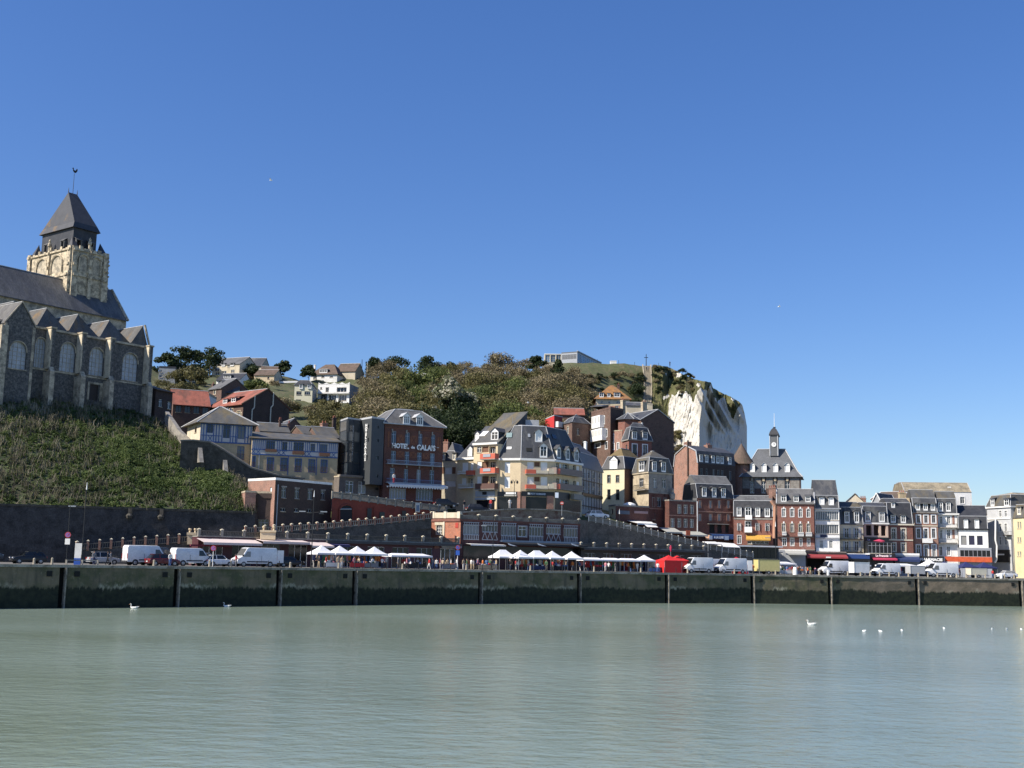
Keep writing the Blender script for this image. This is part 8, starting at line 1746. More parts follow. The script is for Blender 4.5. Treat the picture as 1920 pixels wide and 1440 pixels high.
def make_car(body,L=4.1,H=1.5,hatch=True):
    t = thing('car',(0,0,0),'x','car'); h = L / 2; hw = 0.86
    shell('body',[(-h,0.3),(-h - 0.02,0.72),(-h + 0.12,0.94),(h - 1.3,0.98),(h - 0.4,0.84),(h - 0.04,0.66),(h,0.3)],hw,body,t,lambda z,x: 1.0 - 0.06 * max(0,z - 0.6),0.07)
    gh = [(-h + 0.14,0.92),(-h + 0.5,H - 0.1),(-h + 0.85,H - 0.02),(0.15,H - 0.02),(h - 1.18,0.95)]; shell('glasshouse',gh,hw,CARG,t,lambda z,x: 0.96 - 0.24 * max(0,z - 0.92) / 0.6,0.04)
    mb = MB(); yw = hw * 0.72; mb.prism([(-h + 0.55,-yw,H - 0.06),(0.2,-yw,H - 0.04),(0.2,yw,H - 0.04),(-h + 0.55,yw,H - 0.06)],(0,0,0.06)); mb.build('roof',body,t)
    for s in (-1,1):
        for x0,x1 in ((-0.75,-0.62),(-h + 0.2,-h + 0.62),(h - 1.28,0.28)):
            mb = MB(); y0,y1 = s * hw * 0.965,s * hw * 0.745
            mb.quad((x0,y0,0.95),(x0 + 0.1,y0,0.95),((x1 if x0 < -1 or x0 > 0 else x0) + 0.1,y1,H - 0.04),((x1 if x0 < -1 or x0 > 0 else x0),y1,H - 0.04)); mb.build('pillar',body,t)
        mb = MB(); mb.bx(h - 0.22,h - 0.02,s * 0.6 - 0.16,s * 0.6 + 0.16,0.66,0.8); mb.build('headlight',HEAD,t); mb = MB(); mb.bx(-h - 0.03,-h + 0.1,s * 0.68 - 0.12,s * 0.68 + 0.12,0.68,0.9); mb.build('tail_light',TAIL,t)
        mb = MB(); mb.bx(0.62,0.76,s * 0.86 - (0 if s > 0 else 0.14),s * 0.86 + (0.14 if s > 0 else 0),0.93,1.06); mb.build('mirror',body,t)
    wheels(t,(-h + 0.75,h - 0.8),hw + 0.0,0.31); mb = MB(); mb.bx(-h - 0.05,-h - 0.02,-0.25,0.25,0.5,0.62); mb.build('number_plate',PLATE,t); mb = MB(); mb.bx(h - 0.03,h + 0.03,-0.5,0.5,0.42,0.58); mb.build('grille',BUMP,t); return t
def make_trailer(m,L=3.2,H=2.3):
    t = thing('trailer',(0,0,0),'x','trailer'); h = L / 2; mb = MB(); mb.bx(-h,h,-0.95,0.95,0.55,H); mb.build('box',m,t); mb = MB(); mb.bx(-h - 0.03,h + 0.03,-0.98,0.98,H,H + 0.06); mb.build('roof',m,t); mb = MB(); mb.tube((h,0,0.5),(h + 1.1,0,0.45),0.05,0.05,6); mb.build('tow_bar',GALV,t)
    for s in (-1,1):
        for x in (-h + 0.02,h - 0.02): mb = MB(); mb.bx(x - 0.04,x + 0.04,s * 0.95 - 0.03,s * 0.95 + 0.03,0.55,H); mb.build('corner_post',GALV,t)
    wheels(t,(-0.1,),0.95,0.3); return t
def put(o,px,back,left=False,dz=0.0,turn=0.0,label=None,group=None):
    p,a = quay_pt(px,back); o.location = (p.x,p.y,dz); o.rotation_euler = (0,0,a + (math.pi if left else 0) + turn)
    if label: o['label'] = label
    if group: o['group'] = group
    return o
VANS = 'white vans parked along the quay'
van0 = make_van()
put(van0,312,7.0,False,label='white van parked rear end towards the church, behind the dark red car',group=VANS)
def vcopy(px,back,left,lab,src=van0,turn=0.0,scale=None): o = dup(src,(0,0,0),0,lab,VANS,scale); put(o,px,back,left,turn=turn); return o
vlow = make_van(L=5.2,H=2.35)
vcopy(1690,4.8,True,'short white van between the box trailer and the grey trailer',vlow); put(vlow,402,7.0,False,label='lower white van nose to nose with the small white cars',group=VANS)
vanr = make_van(rear_open=True,L=6.0,H=2.6); put(vanr,516,6.0,True,label='long white van with its rear doors open beside the black car',group=VANS)
vcopy(1335,4.5,True,'white van just right of the red tents',scale=(1,1,1.06)); vcopy(1388,9.5,True,'white van half hidden between two white vans near the yellow trailer')
vcopy(1398,4.5,True,'white van with open rear doors left of the yellow trailer',vanr,scale=(1,1,1.04)); vcopy(1612,8.5,True,'white van nose showing behind the white box trailer',scale=(1,1,1.05))
vcopy(1790,4.6,True,'longest white van at the right, before the navy tents',scale=(1.12,1,1.05))
vdark = make_van(VG,L=5.0,H=2.4); put(vdark,352,9.5,False,label='dark van seen in the gap between two white vans',group='dark vehicles at the quay'); vgrey = make_van(VG,L=4.8,H=1.95); put(vgrey,16,12,False,label='graphite people carrier at the left edge of the picture',group='dark vehicles at the quay')
for (src,px,back,left,lab) in ((make_car(VK),95,9.0,True,'black car parked below the retaining wall'),(make_car(VS,4.0,1.62),262,13,False,'silver hatchback seen behind the first white van'),(make_car(VR),325,3.6,False,'dark red car with bright rear in front of the first white van'),(make_car(VW,4.0,1.5),452,6.5,False,'small white car between two white vans'),
                                  (make_car(VW,4.3,1.75),462,12.0,False,'white estate car behind the small white car'),(make_car(VK,4.2,1.5),590,7.0,False,'black car left of the first white market tent'),(make_car(VW,4.1,1.45),1912,4.5,True,'white car cut by the right edge of the picture')):
    put(src,px,back,left,label=lab,group='cars parked on the quay')
c = make_car(VK); p = P(*cG(520,1330),205); c.location = (p.x,p.y,p.z - 0.7); c.rotation_euler = (0,0,0.3); c['label'] = 'black car on the upper street before the apartment house'; c['group'] = 'cars on the upper street'
c = make_car(VK); p = P(*cF(1545,1365),203); c.location = (p.x,p.y,p.z - 0.3); c.rotation_euler = (0,0,0.3); c['label'] = 'black car on the upper street right of the hotel'; c['group'] = 'cars on the upper street'
c = make_car(VW); p = P(*cI(240,1000),215); c.location = (p.x,p.y,p.z - 0.6); c.rotation_euler = (0,0,0.4); c['label'] = 'white car at the top of the right ramp'; c['group'] = 'cars on the upper street'
t = make_trailer(plain('pale yellow trailer',(0.60,0.53,0.22),0.5),4.2,2.5); put(t,1461,4.6,label='pale yellow market trailer right of the vans')
t = make_trailer(VW,3.2,2.45); put(t,1636,4.2,label='white box trailer among the vans at the right'); t = make_trailer(plain('grey trailer',(0.40,0.41,0.42),0.5),2.9,2.0); put(t,1739,4.2,label='small grey trailer in front of the pharmacy'); t = make_trailer(plain('ivory trailer',(0.62,0.58,0.46),0.5),3.2,1.75); put(t,1854,4.0,label='ivory trailer before the navy tents')

# ------------------------------------------------------------------ market tents
TW = plain('white tent cloth',(0.76,0.76,0.78),0.7); TR = plain('red tent cloth',(0.58,0.02,0.02),0.7); TN = plain('navy tent cloth',(0.02,0.025,0.10),0.7); TDR = plain('crimson tent cloth',(0.42,0.015,0.03),0.7)
def make_tent(m,W=3.0,D=3.0,He=2.1,Ha=3.2,walls=(),ridge=0.0,legs=True):
    t = thing('market_tent',(0,0,0),'x','tent'); a,b = W / 2,D / 2; mb = MB(); N_ = 6
    lev = []
    for k in range(N_ + 1):
        f = k / N_; s = 1 - f; z = He + (Ha - He) * (f ** 1.35); lev.append([(-a * s - ridge * f,-b * s,z),(a * s + ridge * f,-b * s,z),(a * s + ridge * f,b * s,z),(-a * s - ridge * f,b * s,z)])
    for l0,l1 in zip(lev,lev[1:]):
        for k in range(4): mb.quad(l0[k],l0[(k + 1) % 4],l1[(k + 1) % 4],l1[k])
    mb.build('canopy',m,t)
    for k in range(4):
        p,q = Vector(lev[0][k]),Vector(lev[0][(k + 1) % 4]); mb = MB(); n_ = Vector(((q - p).y,-(q - p).x,0)).normalized() * 0.015
        mb.quad(p + n_ - Vector((0,0,0.24)),q + n_ - Vector((0,0,0.24)),q + n_,p + n_); mb.build('valance',m,t)
        if k in walls: mb = MB(); mb.quad(p * 0.99 - Vector((0,0,He * 0.99)),q * 0.99 - Vector((0,0,He * 0.99)),q * 0.99,p * 0.99); mb.build('side_wall',m,t)
        if legs: mb = MB(); mb.tube((p.x * 0.985,p.y * 0.985,0),(p.x * 0.985,p.y * 0.985,He),0.035,0.035,6); mb.build('leg',GALV,t)
    return t
tw = make_tent(TW); first = True
def tent(src,px,back,lab,grp,turn=0.0,scale=None): o = dup(src,(0,0,0),0,lab,grp,scale); put(o,px,back,turn=turn); return o
G1,G2 = 'first group of white market tents','second group of white market tents'
put(tw,645,6.2,label='leftmost tent of the first white group, by the lamp post',group=G1)
for px,lab in ((678,'second tent of the first white group'),(711,'third tent of the first white group'),(744,'rightmost tent of the first white group')): tent(tw,px,6.0,lab,G1)
big = make_tent(TW,3.6,3.0,2.15,3.25,ridge=0.6); put(big,990,6.6,label='wide flat-topped tent at the left of the second white group',group=G2)
for px,lab,s_ in ((1006,'second tent of the second white group, with the front corner posts showing',1.0),(1040,'wide middle tent of the second white group',0),(1066,'fourth tent of the second white group',1.0),(1094,'rightmost tent of the second white group',1.06)):
    if s_: tent(tw,px,4.2,lab,G2,scale=(1,1,1.02))
    else: tent(big,px,4.6,lab,G2)
flat = make_tent(TW,4.2,2.6,2.0,2.3,ridge=1.2)
put(flat,790,6.0,label='low white canopy right of the first tent group',group='low white canopies'); tent(flat,826,6.2,'low white canopy near the blue parking sign','low white canopies')
for px,lab in ((1135,'low white canopy right of the second tent group'),(1170,'middle low white canopy before the right terrace'),(1203,'low white canopy left of the small grey-walled tent')): tent(flat,px,4.8,lab,'low white canopies')
wt = make_tent(TW,3.0,2.6,2.05,2.95,walls=(1,)); put(wt,1236,4.8,label='small white tent with one hanging side wall')
rt = make_tent(TR,3.5,3.0,2.1,3.0,walls=(0,1,3)); put(rt,1279,4.2,label='bright red tent nearest the quay with closed side walls',group='red market tents'); tent(rt,1306,6.0,'bright red tent just behind the first red one','red market tents')
dr = make_tent(TDR,3.4,3.0,2.1,3.0,walls=(0,)); put(dr,1424,9.0,label='crimson tent behind the vans by the yellow trailer',group='red market tents')
tent(tw,1795,9.5,'single white tent left of the navy tents','tents at the right end',scale=(1.05,1,1.05))
nt_ = make_tent(TN,3.6,3.2,2.0,3.0); put(nt_,1822,9.0,label='navy tent beside the single white tent',group='tents at the right end'); tent(nt_,1852,7.0,'middle navy tent behind the ivory trailer','tents at the right end'); tent(nt_,1884,6.5,'rightmost navy tent before the grey corner house','tents at the right end')
t = dup(flat,(0,0,0),0,'low white canopy of the food stall by the cafe terrace','low white canopies',(1.5,1,1.0)); put(t,1515,11)
t = dup(flat,(0,0,0),0,'low white canopy between two vans before the pink awning','low white canopies',(1.2,1,1.0)); put(t,1672,11.5); t = dup(flat,(0,0,0),0,'low white canopy in front of the pharmacy','low white canopies',(1.8,1,1.05)); put(t,1745,12)

# ------------------------------------------------------------------ people
SKIN = plain('skin',(0.42,0.25,0.18),0.6); HAIRD = plain('dark hair',(0.03,0.02,0.015),0.7); HAIRG = plain('grey hair',(0.30,0.29,0.28),0.7); SHOE = plain('dark shoes',(0.03,0.028,0.026),0.6)
CLO = {'white': (0.68,0.67,0.64),'black': (0.015,0.015,0.017),'navy': (0.02,0.03,0.09),'red': (0.45,0.03,0.03),'grey': (0.20,0.20,0.21),'pink': (0.50,0.20,0.24),'blue': (0.07,0.14,0.32),'beige': (0.42,0.33,0.22),'green': (0.06,0.14,0.06),'orange': (0.55,0.17,0.04)}
CM = {k: plain('cloth ' + k,v,0.8) for k,v in CLO.items()}
def body_mesh(pose):
    """one continuous skinned figure, 1.72 m, feet on z=0, facing -y"""
    st = {'stand': (0.10,0.10,0.0,0.0,0.05),'walk': (0.10,0.10,0.24,-0.22,0.1),'reach': (0.11,0.11,0.05,-0.05,0.45)}[pose]
    V = {'pel': (0,0,0.93),'abd': (0,0.01,1.10),'che': (0,0.0,1.32),'nek': (0,0,1.48),'hed': (0,-0.02,1.57),'top': (0,-0.015,1.68)}
    E_ = [('pel','abd'),('abd','che'),('che','nek'),('nek','hed'),('hed','top')]; R_ = {'pel': (0.15,0.11),'abd': (0.14,0.10),'che': (0.165,0.11),'nek': (0.06,0.06),'hed': (0.08,0.095),'top': (0.07,0.08)}
    for s,n in ((-1,'l'),(1,'r')):
        fy = -(st[2] if s < 0 else st[3])
        V.update({'hip' + n: (s * 0.09,0,0.86),'kne' + n: (s * st[0],fy * 0.45 - 0.03,0.48),'ank' + n: (s * st[0],fy,0.09),'toe' + n: (s * (st[0] + 0.02),fy - 0.15,0.045)})
        V.update({'sho' + n: (s * 0.19,0.0,1.40),'elb' + n: (s * 0.25,0.03 - st[4] * 0.3 + fy * 0.15,1.12),'han' + n: (s * 0.24,-0.06 - st[4] * 0.7 - fy * 0.2,0.90 + st[4] * 0.35),'fin' + n: (s * 0.23,-0.09 - st[4] * 0.85 - fy * 0.2,0.80 + st[4] * 0.4)})
        E_ += [('pel','hip' + n),('hip' + n,'kne' + n),('kne' + n,'ank' + n),('ank' + n,'toe' + n),('che','sho' + n),('sho' + n,'elb' + n),('elb' + n,'han' + n),('han' + n,'fin' + n)]
        for k,r in (('hip',(0.095,0.1)),('kne',(0.062,0.065)),('ank',(0.045,0.05)),('toe',(0.04,0.035)),('sho',(0.068,0.07)),('elb',(0.047,0.047)),('han',(0.032,0.038)),('fin',(0.022,0.03))): R_[k + n] = r
    names = list(V); me = bpy.data.meshes.new('fig'); me.from_pydata([V[k] for k in names],[(names.index(a),names.index(b)) for a,b in E_],[]); o = bpy.data.objects.new('fig',me); COL.objects.link(o)
    md = o.modifiers.new('s','SKIN'); sv = me.skin_vertices[0].data
    for i,k in enumerate(names): sv[i].radius = R_[k]; sv[i].use_root = (k == 'pel')
    o.modifiers.new('d','SUBSURF').levels = 1; bpy.context.view_layer.update(); dg = bpy.context.evaluated_depsgraph_get(); out = bpy.data.meshes.new_from_object(o.evaluated_get(dg)); bpy.data.objects.remove(o); bpy.data.meshes.remove(me)
    mi = []
    for p in out.polygons:
        c = p.center; arm = abs(c.x) > 0.2 and c.z < 1.0 + st[4] * 0.3
        mi.append(0 if c.z > 1.47 or (arm and c.z < 0.93 + st[4] * 0.35) else 1 if c.z > 0.92 or abs(c.x) > 0.19 else 3 if c.z < 0.08 else 2)
    out.materials.clear()
    for m in (SKIN,SKIN,SKIN,SHOE): out.materials.append(m)
    out.polygons.foreach_set('material_index',mi); out.polygons.foreach_set('use_smooth',[True] * len(mi)); return out
POSE = {k: body_mesh(k) for k in ('stand','walk','reach')}
hb = MB(); hb.ring([(0.085,-0.02),(0.1,0.05),(0.092,0.11),(0.05,0.15),(0.01,0.16)],(0,0.02,1.56),10); HAIR = hb.mesh('hair',HAIRD); hb2 = hb.mesh('hair',HAIRG)
PLAB = set()
def person(loc,rz,top,bot,pose,lab,hair=0,h=1.0):
    assert lab not in PLAB,lab; PLAB.add(lab)
    t = thing('person',loc,lab,'person','people at the harbour market',rz); t.scale = (h,h,h); me = POSE[pose].copy()
    for k,m in enumerate((SKIN,CM[top],CM[bot],SHOE)): me.materials[k] = m
    o = bpy.data.objects.new('body',me); COL.objects.link(o); o.parent = t; o = bpy.data.objects.new('hair',HAIR if hair == 0 else hb2); COL.objects.link(o); o.parent = t; return t
PP = [(188,2.5,'grey','navy','stand','alone by the low quay rail'),(212,2.2,'black','black','walk','strolling left of the vans'),(216.5,2.0,'grey','grey','walk','strolling left of the vans'),(327,1.6,'white','blue','stand','before the dark red car'),(463,3.2,'red','grey','reach','bending beside the small white car')]
for px,bk,a,b_,ps,where in PP: p,an = quay_pt(px,bk); person(p,an + (1.2 if ps == 'walk' else rnd.uniform(-1,1)),a,b_,ps,f'person in {a} top and {b_} trousers {where}')
cols = list(CLO)
def crowd(px0,px1,n,b0,b1,where,h=1.0):
    for k in range(n):
        px = lerp(px0,px1,(k + rnd.uniform(0.2,0.8)) / n); bk = rnd.uniform(b0,b1); p,an = quay_pt(px,bk)
        for _ in range(60):
            a,b_ = rnd.choice(cols),rnd.choice(['black','navy','grey','blue','beige','white']); lab = f'person in {a} top and {b_} trousers {where}'
            if lab not in PLAB: break
        person(p,rnd.uniform(0,6.28),a,b_,rnd.choice(['stand','walk','reach']),lab,rnd.choice([0,0,1]),rnd.uniform(0.93,1.04) * h)
crowd(622,762,18,2.0,8.5,'at the first group of white tents'); crowd(765,860,13,2.2,8.0,'between the two tent groups'); crowd(862,960,16,2.0,9.0,'near the blue parking sign'); crowd(965,1105,19,2.2,8.5,'at the second group of white tents'); crowd(1108,1255,19,2.5,8.0,'under the low white canopies'); crowd(1428,1440,2,4,7,'beside the yellow trailer'); crowd(1484,1520,9,5,10,'at the white food stall'); crowd(1520,1592,18,6,14,'on the cafe terrace',0.9); crowd(1822,1905,10,4,8,'under the navy tents'); crowd(1652,1664,2,5,6,'between the box trailer and the short van')
for (c,x,y,Y,a,b_,lab) in ((cF,905,1075,199.4,'white','red','person in white top leaning on the lower hotel balcony'),(cG,345,1335,203,'black','grey','person in black top on the upper street right of the hotel'),(cG,685,1318,204,'red','navy','person in red top on the upper street by the pale blue shop'),(cG,930,1315,205,'white','white','person in white clothes at the corner shop')):
    p = P(*c(x,y),Y); person(p - Vector((0,0,0.15)),rnd.uniform(-1,1),a,b_,'stand',lab)
for (x,y,lab) in ((1212,696,'person in black top high on the hill steps'),(1215,697,'person in grey top high on the hill steps'),(1256,686,'person in navy top on the cliff edge')): p = P(x,y,424); person(p,0,lab.split()[2],'black','stand',lab)

# ------------------------------------------------------------------ stalls: rails of clothes, tables, goods
def local_build(mb,name,m,parent):          # build in the parent's own coordinates
    ob = bpy.data.objects.new(name,mb.mesh(name,m)); COL.objects.link(ob); ob.parent = parent; return ob
def rail(px,back,W,lab):
    p,a = quay_pt(px,back); t = thing('clothes_rail',p,lab,'clothes rail','clothes rails at the market',a)
    for x in (-W / 2,W / 2): mb = MB(); mb.tube((x,0,0),(x,0,1.75),0.02,0.02,5); local_build(mb,'upright',GALV,t)
    mb = MB(); mb.tube((-W / 2,0,1.75),(W / 2,0,1.75),0.02,0.02,5); local_build(mb,'bar',GALV,t); return p,a
GM = {}
def garment_mesh(kind,col):
    k = (kind,col)
    if k not in GM:
        mb = MB(); w,h = (0.26,0.75) if kind == 'shirt' else (0.24,1.15)
        pr = [(-w,0),(-w * 0.9,h * 0.62),(-w * 1.45,h * 0.5),(-w * 1.5,h * 0.62),(-w * 0.8,h * 0.97),(-w * 0.2,h),(w * 0.2,h),(w * 0.8,h * 0.97),(w * 1.5,h * 0.62),(w * 1.45,h * 0.5),(w * 0.9,h * 0.62),(w,0)] if kind == 'shirt' else [(-w * 1.3,0),(-w * 0.6,h * 0.65),(-w * 0.9,h * 0.9),(-w * 0.2,h),(w * 0.2,h),(w * 0.9,h * 0.9),(w * 0.6,h * 0.65),(w * 1.3,0)]
        mb.prism([(x,0,z - h) for x,z in pr],(0,0.06,0)); GM[k] = mb.mesh(kind,CM[col])
    return GM[k]
def garments(p,a,W,n,where,z=1.78):
    u = Vector((math.cos(a),math.sin(a),0))
    for k in range(n):
        col = rnd.choice(cols); kind = rnd.choice(['shirt','shirt','dress']); o = bpy.data.objects.new(kind,garment_mesh(kind,col)); COL.objects.link(o)
        o.location = p + u * (-W / 2 + W * (k + 0.5) / n) + Vector((0,0,z + rnd.uniform(-0.05,0.05))); o.rotation_euler = (0,0,a + rnd.uniform(-0.5,0.5)); tag(o,f'{col} {kind} hanging on a rail {where}','clothing',f'{col} {kind[:5]}{"s" if kind == "shirt" else "es"} hanging {where}')
for px,bk,W,lab,where,n in ((632,4.8,2.2,'clothes rail left under the first white tents','at the left of the first white tents',7),(660,5.0,2.2,'clothes rail between the first two white tents','between the first two white tents',7),(695,5.0,2.4,'clothes rail in the middle of the first white tents','in the middle of the first white tents',7),(730,5.2,2.4,'clothes rail right under the first white tents','at the right of the first white tents',8),(758,6.0,2.0,'clothes rail just right of the first white tents','just right of the first white tents',5),
                          (1018,5.2,2.6,'clothes rail at the left of the second white tents','at the left of the second white tents',8),(1050,5.2,2.6,'clothes rail in the middle of the second white tents','in the middle of the second white tents',8),(1084,5.2,2.6,'clothes rail at the right of the second white tents','at the right of the second white tents',8),(1130,5.5,3.0,'clothes rail under the first low canopy','under the first low canopy',7),(1168,5.5,3.0,'clothes rail under the middle low canopy','under the middle low canopy',7),(1208,5.5,3.0,'clothes rail under the last low canopy','under the last low canopy',7),(1746,12,3.4,'clothes rail in front of the pharmacy','in front of the pharmacy',8)):
    p,a = rail(px,bk,W,lab); garments(p,a,W,n,where)
def table(px,back,W,lab,cloth,goods):
    p,a = quay_pt(px,back); t = thing('stall_table',p,lab,'table','market stall tables',a); mb = MB(); mb.bx(-W / 2,W / 2,-0.4,0.4,0.74,0.78); local_build(mb,'top',WOODB,t)
    for x in (-W / 2 + 0.06,W / 2 - 0.06):
        for y in (-0.34,0.34): mb = MB(); mb.bx(x - 0.025,x + 0.025,y - 0.025,y + 0.025,0,0.74); local_build(mb,'leg',GALV,t)
    if cloth: mb = MB(); mb.bx(-W / 2 - 0.02,W / 2 + 0.02,-0.43,-0.415,0.2,0.77); local_build(mb,'cloth',CM[cloth],t)
    u = Vector((math.cos(a),math.sin(a),0)); v = Vector((-u.y,u.x,0))
    for k in range(goods):
        col = rnd.choice(cols); mb = MB(); s = rnd.uniform(0.12,0.22); h = rnd.uniform(0.1,0.3); mb.bx(-s,s,-s * 0.8,s * 0.8,0,h); mb.bx(-s * 0.9,s * 0.9,-s * 0.7,s * 0.7,h,h + 0.05); o = bpy.data.objects.new('goods_box',mb.mesh('goods_box',CM[col])); COL.objects.link(o)
        o.location = p + u * (-W / 2 + W * (k + 0.5) / goods) + v * rnd.uniform(-0.15,0.15) + Vector((0,0,0.78)); o.rotation_euler = (0,0,a + rnd.uniform(-0.3,0.3)); tag(o,f'{col} box of goods on the {lab}','box',f'{col} boxes on the {lab}')
for px,bk,W,lab,cl,g in ((645,3.2,2.4,'stall table left of the first tents','white',6),(688,3.0,2.4,'red draped stall table of the first tents','red',7),(716,3.2,2.4,'grey draped stall table of the first tents','grey',6),(800,3.6,3.0,'dark stall table right of the first tents','black',7),(868,3.5,3.0,'long stall table left of the parking sign','grey',7),(935,3.2,3.6,'long pale stall table between the tent groups','beige',8),(1030,3.6,3.4,'navy draped stall table of the second tents','navy',6),(1075,3.6,3.4,'black draped stall table of the second tents','black',6),(1150,4.0,3.4,'black draped stall table under the low canopies','black',6),(1248,3.8,2.2,'blue draped stall table by the red tents','blue',3),(1505,6.0,3.2,'fruit stall table by the cafe','white',6),(1540,8.0,2.4,'cafe table left on the terrace',None,2),(1560,9.0,2.4,'cafe table in the middle of the terrace',None,2),(1580,8.0,2.4,'cafe table right on the terrace',None,2)): table(px,bk,W,lab,cl,g)

# ------------------------------------------------------------------ quay furniture
BOL = mat('granite bollard',(0.33,0.29,0.22),0.85,0.2,3.0); mb = MB(); mb.ring([(0.17,0),(0.15,0.1),(0.13,0.6),(0.15,0.66),(0.10,0.74),(0.02,0.77)],(0,0,0),10); bme = mb.mesh('bollard',BOL)
mb = MB(); mb.tube((0,0,0),(0,0,0.75),0.055,0.05,8); mb.ring([(0.07,0.75),(0.08,0.8),(0.03,0.86)],(0,0,0),8); ime = mb.mesh('post',IRON)
xs_ = [66,100,292,397,437] + list(range(486,620,21)) + list(range(640,1110,30)) + list(range(1118,1432,22)) + [1440,1458,1474,1512,1526,1540,1553,1568,1582,1594] + list(range(1618,1920,18))
for k,px in enumerate(xs_):
    p,a = quay_pt(px,0.75); stone = px < 480 or px > 1600 or k % 4 == 0; o = bpy.data.objects.new('bollard' if stone else 'iron_post',bme if stone else ime); COL.objects.link(o); o.location = p + Vector((0,0,0.02)); o.rotation_euler = (0,0,rnd.random()); o.scale = (1,1,rnd.uniform(0.92,1.08)); tag(o,'short pale stone bollard on the quay edge' if stone else 'short dark iron post on the quay edge','bollard','stone bollards on the quay edge' if stone else 'iron posts on the quay edge')
for px,lab in ((1495,'big white cylindrical bollard before the food stall'),(1557,'smaller white bollard before the cafe terrace'),(1882,'white bollard before the rightmost navy tent')): p,a = quay_pt(px,0.8); mb = MB(); s_ = 1.25 if px == 1495 else 0.8; mb.ring([(0.32 * s_,0),(0.32 * s_,0.7 * s_),(0.25 * s_,1.0 * s_),(0.2 * s_,1.1 * s_)],p,12); tag(mb.build('white_bollard',WHITE),lab,'bollard')
p0,a0 = quay_pt(127,0.8); p1,_ = quay_pt(186,0.8); t = thing('low_rail',p0,'low timber rail on the quay edge left of the vans','rail'); mb = MB(); mb.box(p0 + Vector((0,0,0.5)),p1 - p0,(0.05,0.1,0),(0,0,0.12)); mb.build('beam',COPING,t)
for k in range(3): q = p0.lerp(p1,k / 2); mb = MB(); mb.box(q - Vector((0.1,0.1,0)),(0.2,0,0),(0,0.2,0),(0,0,0.62)); mb.build('post',COPING,t)
def lamp(px,back,ytop,lab,arms=(1,),globe=False,top=True):
    p,a = quay_pt(px,back); zt = P(px,ytop,p.y).z; t = thing('street_lamp',p,lab,'street lamp','lamp posts along the quay'); mb = MB(); mb.tube(p,SV(p,1.2),0.13,0.1,8); mb.tube(SV(p,1.2),SV(p,zt),0.075,0.05,8); mb.build('post',IRON,t)
    for s in arms:
        q = SV(p,zt - 2.2); e = q + Vector((s * 1.5,-0.2,0.12)); mb = MB(); mb.tube(q,e,0.045,0.035,6); mb.build('arm',IRON,t); mb = MB(); mb.box(e - Vector((0.45,0.15,0.06)),(0.9,0,0),(0,0.3,0),(0,0,0.14)); mb.build('lantern',GALV,t)
    if top: mb = MB(); mb.tube(SV(p,zt),SV(p,zt + 0.9),0.09,0.02,6); mb.build('finial',WHITE,t)
    return t
lamp(167,3.0,918,'tall dark lamp post in front of the retaining wall',(-1,)); lamp(611,4.0,932,'lamp post beside the first white market tent',(-1,1)); lamp(956,4.5,962,'lamp post left of the second white tents',(-1,),top=False); lamp(1229,12.0,965,'slim lamp post before the right ramp',(1,)); lamp(1491,7.0,988,'lamp post with twin lanterns near the food stall',(-1,1))
for k,(px,lab) in enumerate(((852,'thin grey pole behind the stalls near the parking sign'),(902,'dark pole right of the parking sign'))): p,a = quay_pt(px,3.5); t = thing('pole',p,lab,'pole'); mb = MB(); mb.tube(p,SV(p,2.9),0.05,0.04,6); mb.build('shaft',GALV if k == 0 else IRON,t)
BLU = plain('sign blue',(0.03,0.10,0.42),0.4); PUR = plain('faded sign violet',(0.26,0.12,0.36),0.5)
def roadsign(px,back,ydisc,lab,plate=True,tall=0.0):
    p,a = quay_pt(px,back); zc = P(px,ydisc,p.y).z; t = thing('road_sign',p,lab,'road sign','road signs on the quay'); mb = MB(); mb.tube(p,SV(p,zc + 0.3 + tall),0.05,0.05,6); mb.build('post',PLW if not tall else IRON,t)
    n = Vector((0.1,-1,0)).normalized(); c = SV(p,zc) + n * 0.08; mb = MB(); mb.tube(c,c + n * 0.03,0.36,0.36,18); d = mb.build('disc',REDP,t); mb = MB(); mb.tube(c + n * 0.031,c + n * 0.036,0.28,0.28,18); mb.build('disc_face',BLU if px > 600 else PUR,d)
    mb = MB(); mb.box(c + n * 0.037 + Vector((-0.19,0,-0.23)),(0.07,0,0),n * 0.006,(0.33,0,0.42)); mb.build('slash',REDP,d)
    if plate: mb = MB(); mb.box(c - Vector((0.3,0,1.15)),(0.6,0,0),n * 0.02,(0,0,0.7)); mb.build('plate',BLU if px > 600 else PLW,t)
    return t
roadsign(138,3.0,1003,'no-stopping sign with white plate and ladder pole by the retaining wall',True,3.2); roadsign(407,1.4,1028,'violet no-stopping sign on a white post before the second van',False); roadsign(880,3.0,1027,'no-parking sign over a blue plate between the tent groups',True)
p,a = quay_pt(158,4.0); t = thing('info_totem',p,'white and blue information totem by the ramp foot','totem'); mb = MB(); mb.box(p,(0.8,0.1,0),(0,0.15,0),(0,0,2.6)); mb.build('panel',PLW,t); mb = MB(); mb.box(p + Vector((-0.01,-0.02,0)),(0.82,0.1,0),(0,0.15,0),(0,0,0.8)); mb.build('blue_base',BLU,t)
for (c,x,y,Y,lab,dc) in ((cG,1602,1258,207,'round no-entry sign on the upper street before the corner apartment house',REDP),):
    q = P(*c(x,y),Y); t = thing('road_sign',SV(q,q.z - 2.0),lab,'road sign'); mb = MB(); mb.tube(SV(q,q.z - 2.2),q,0.05,0.05,6); mb.build('post',GALV,t); mb = MB(); mb.tube(q + Vector((0,-0.05,0)),q + Vector((0,-0.09,0)),0.32,0.32,16); d = mb.build('disc',dc,t); mb = MB(); mb.box(q + Vector((-0.22,-0.11,-0.06)),(0.44,0,0),(0,0.02,0),(0,0,0.12)); mb.build('bar',WHITE,d)
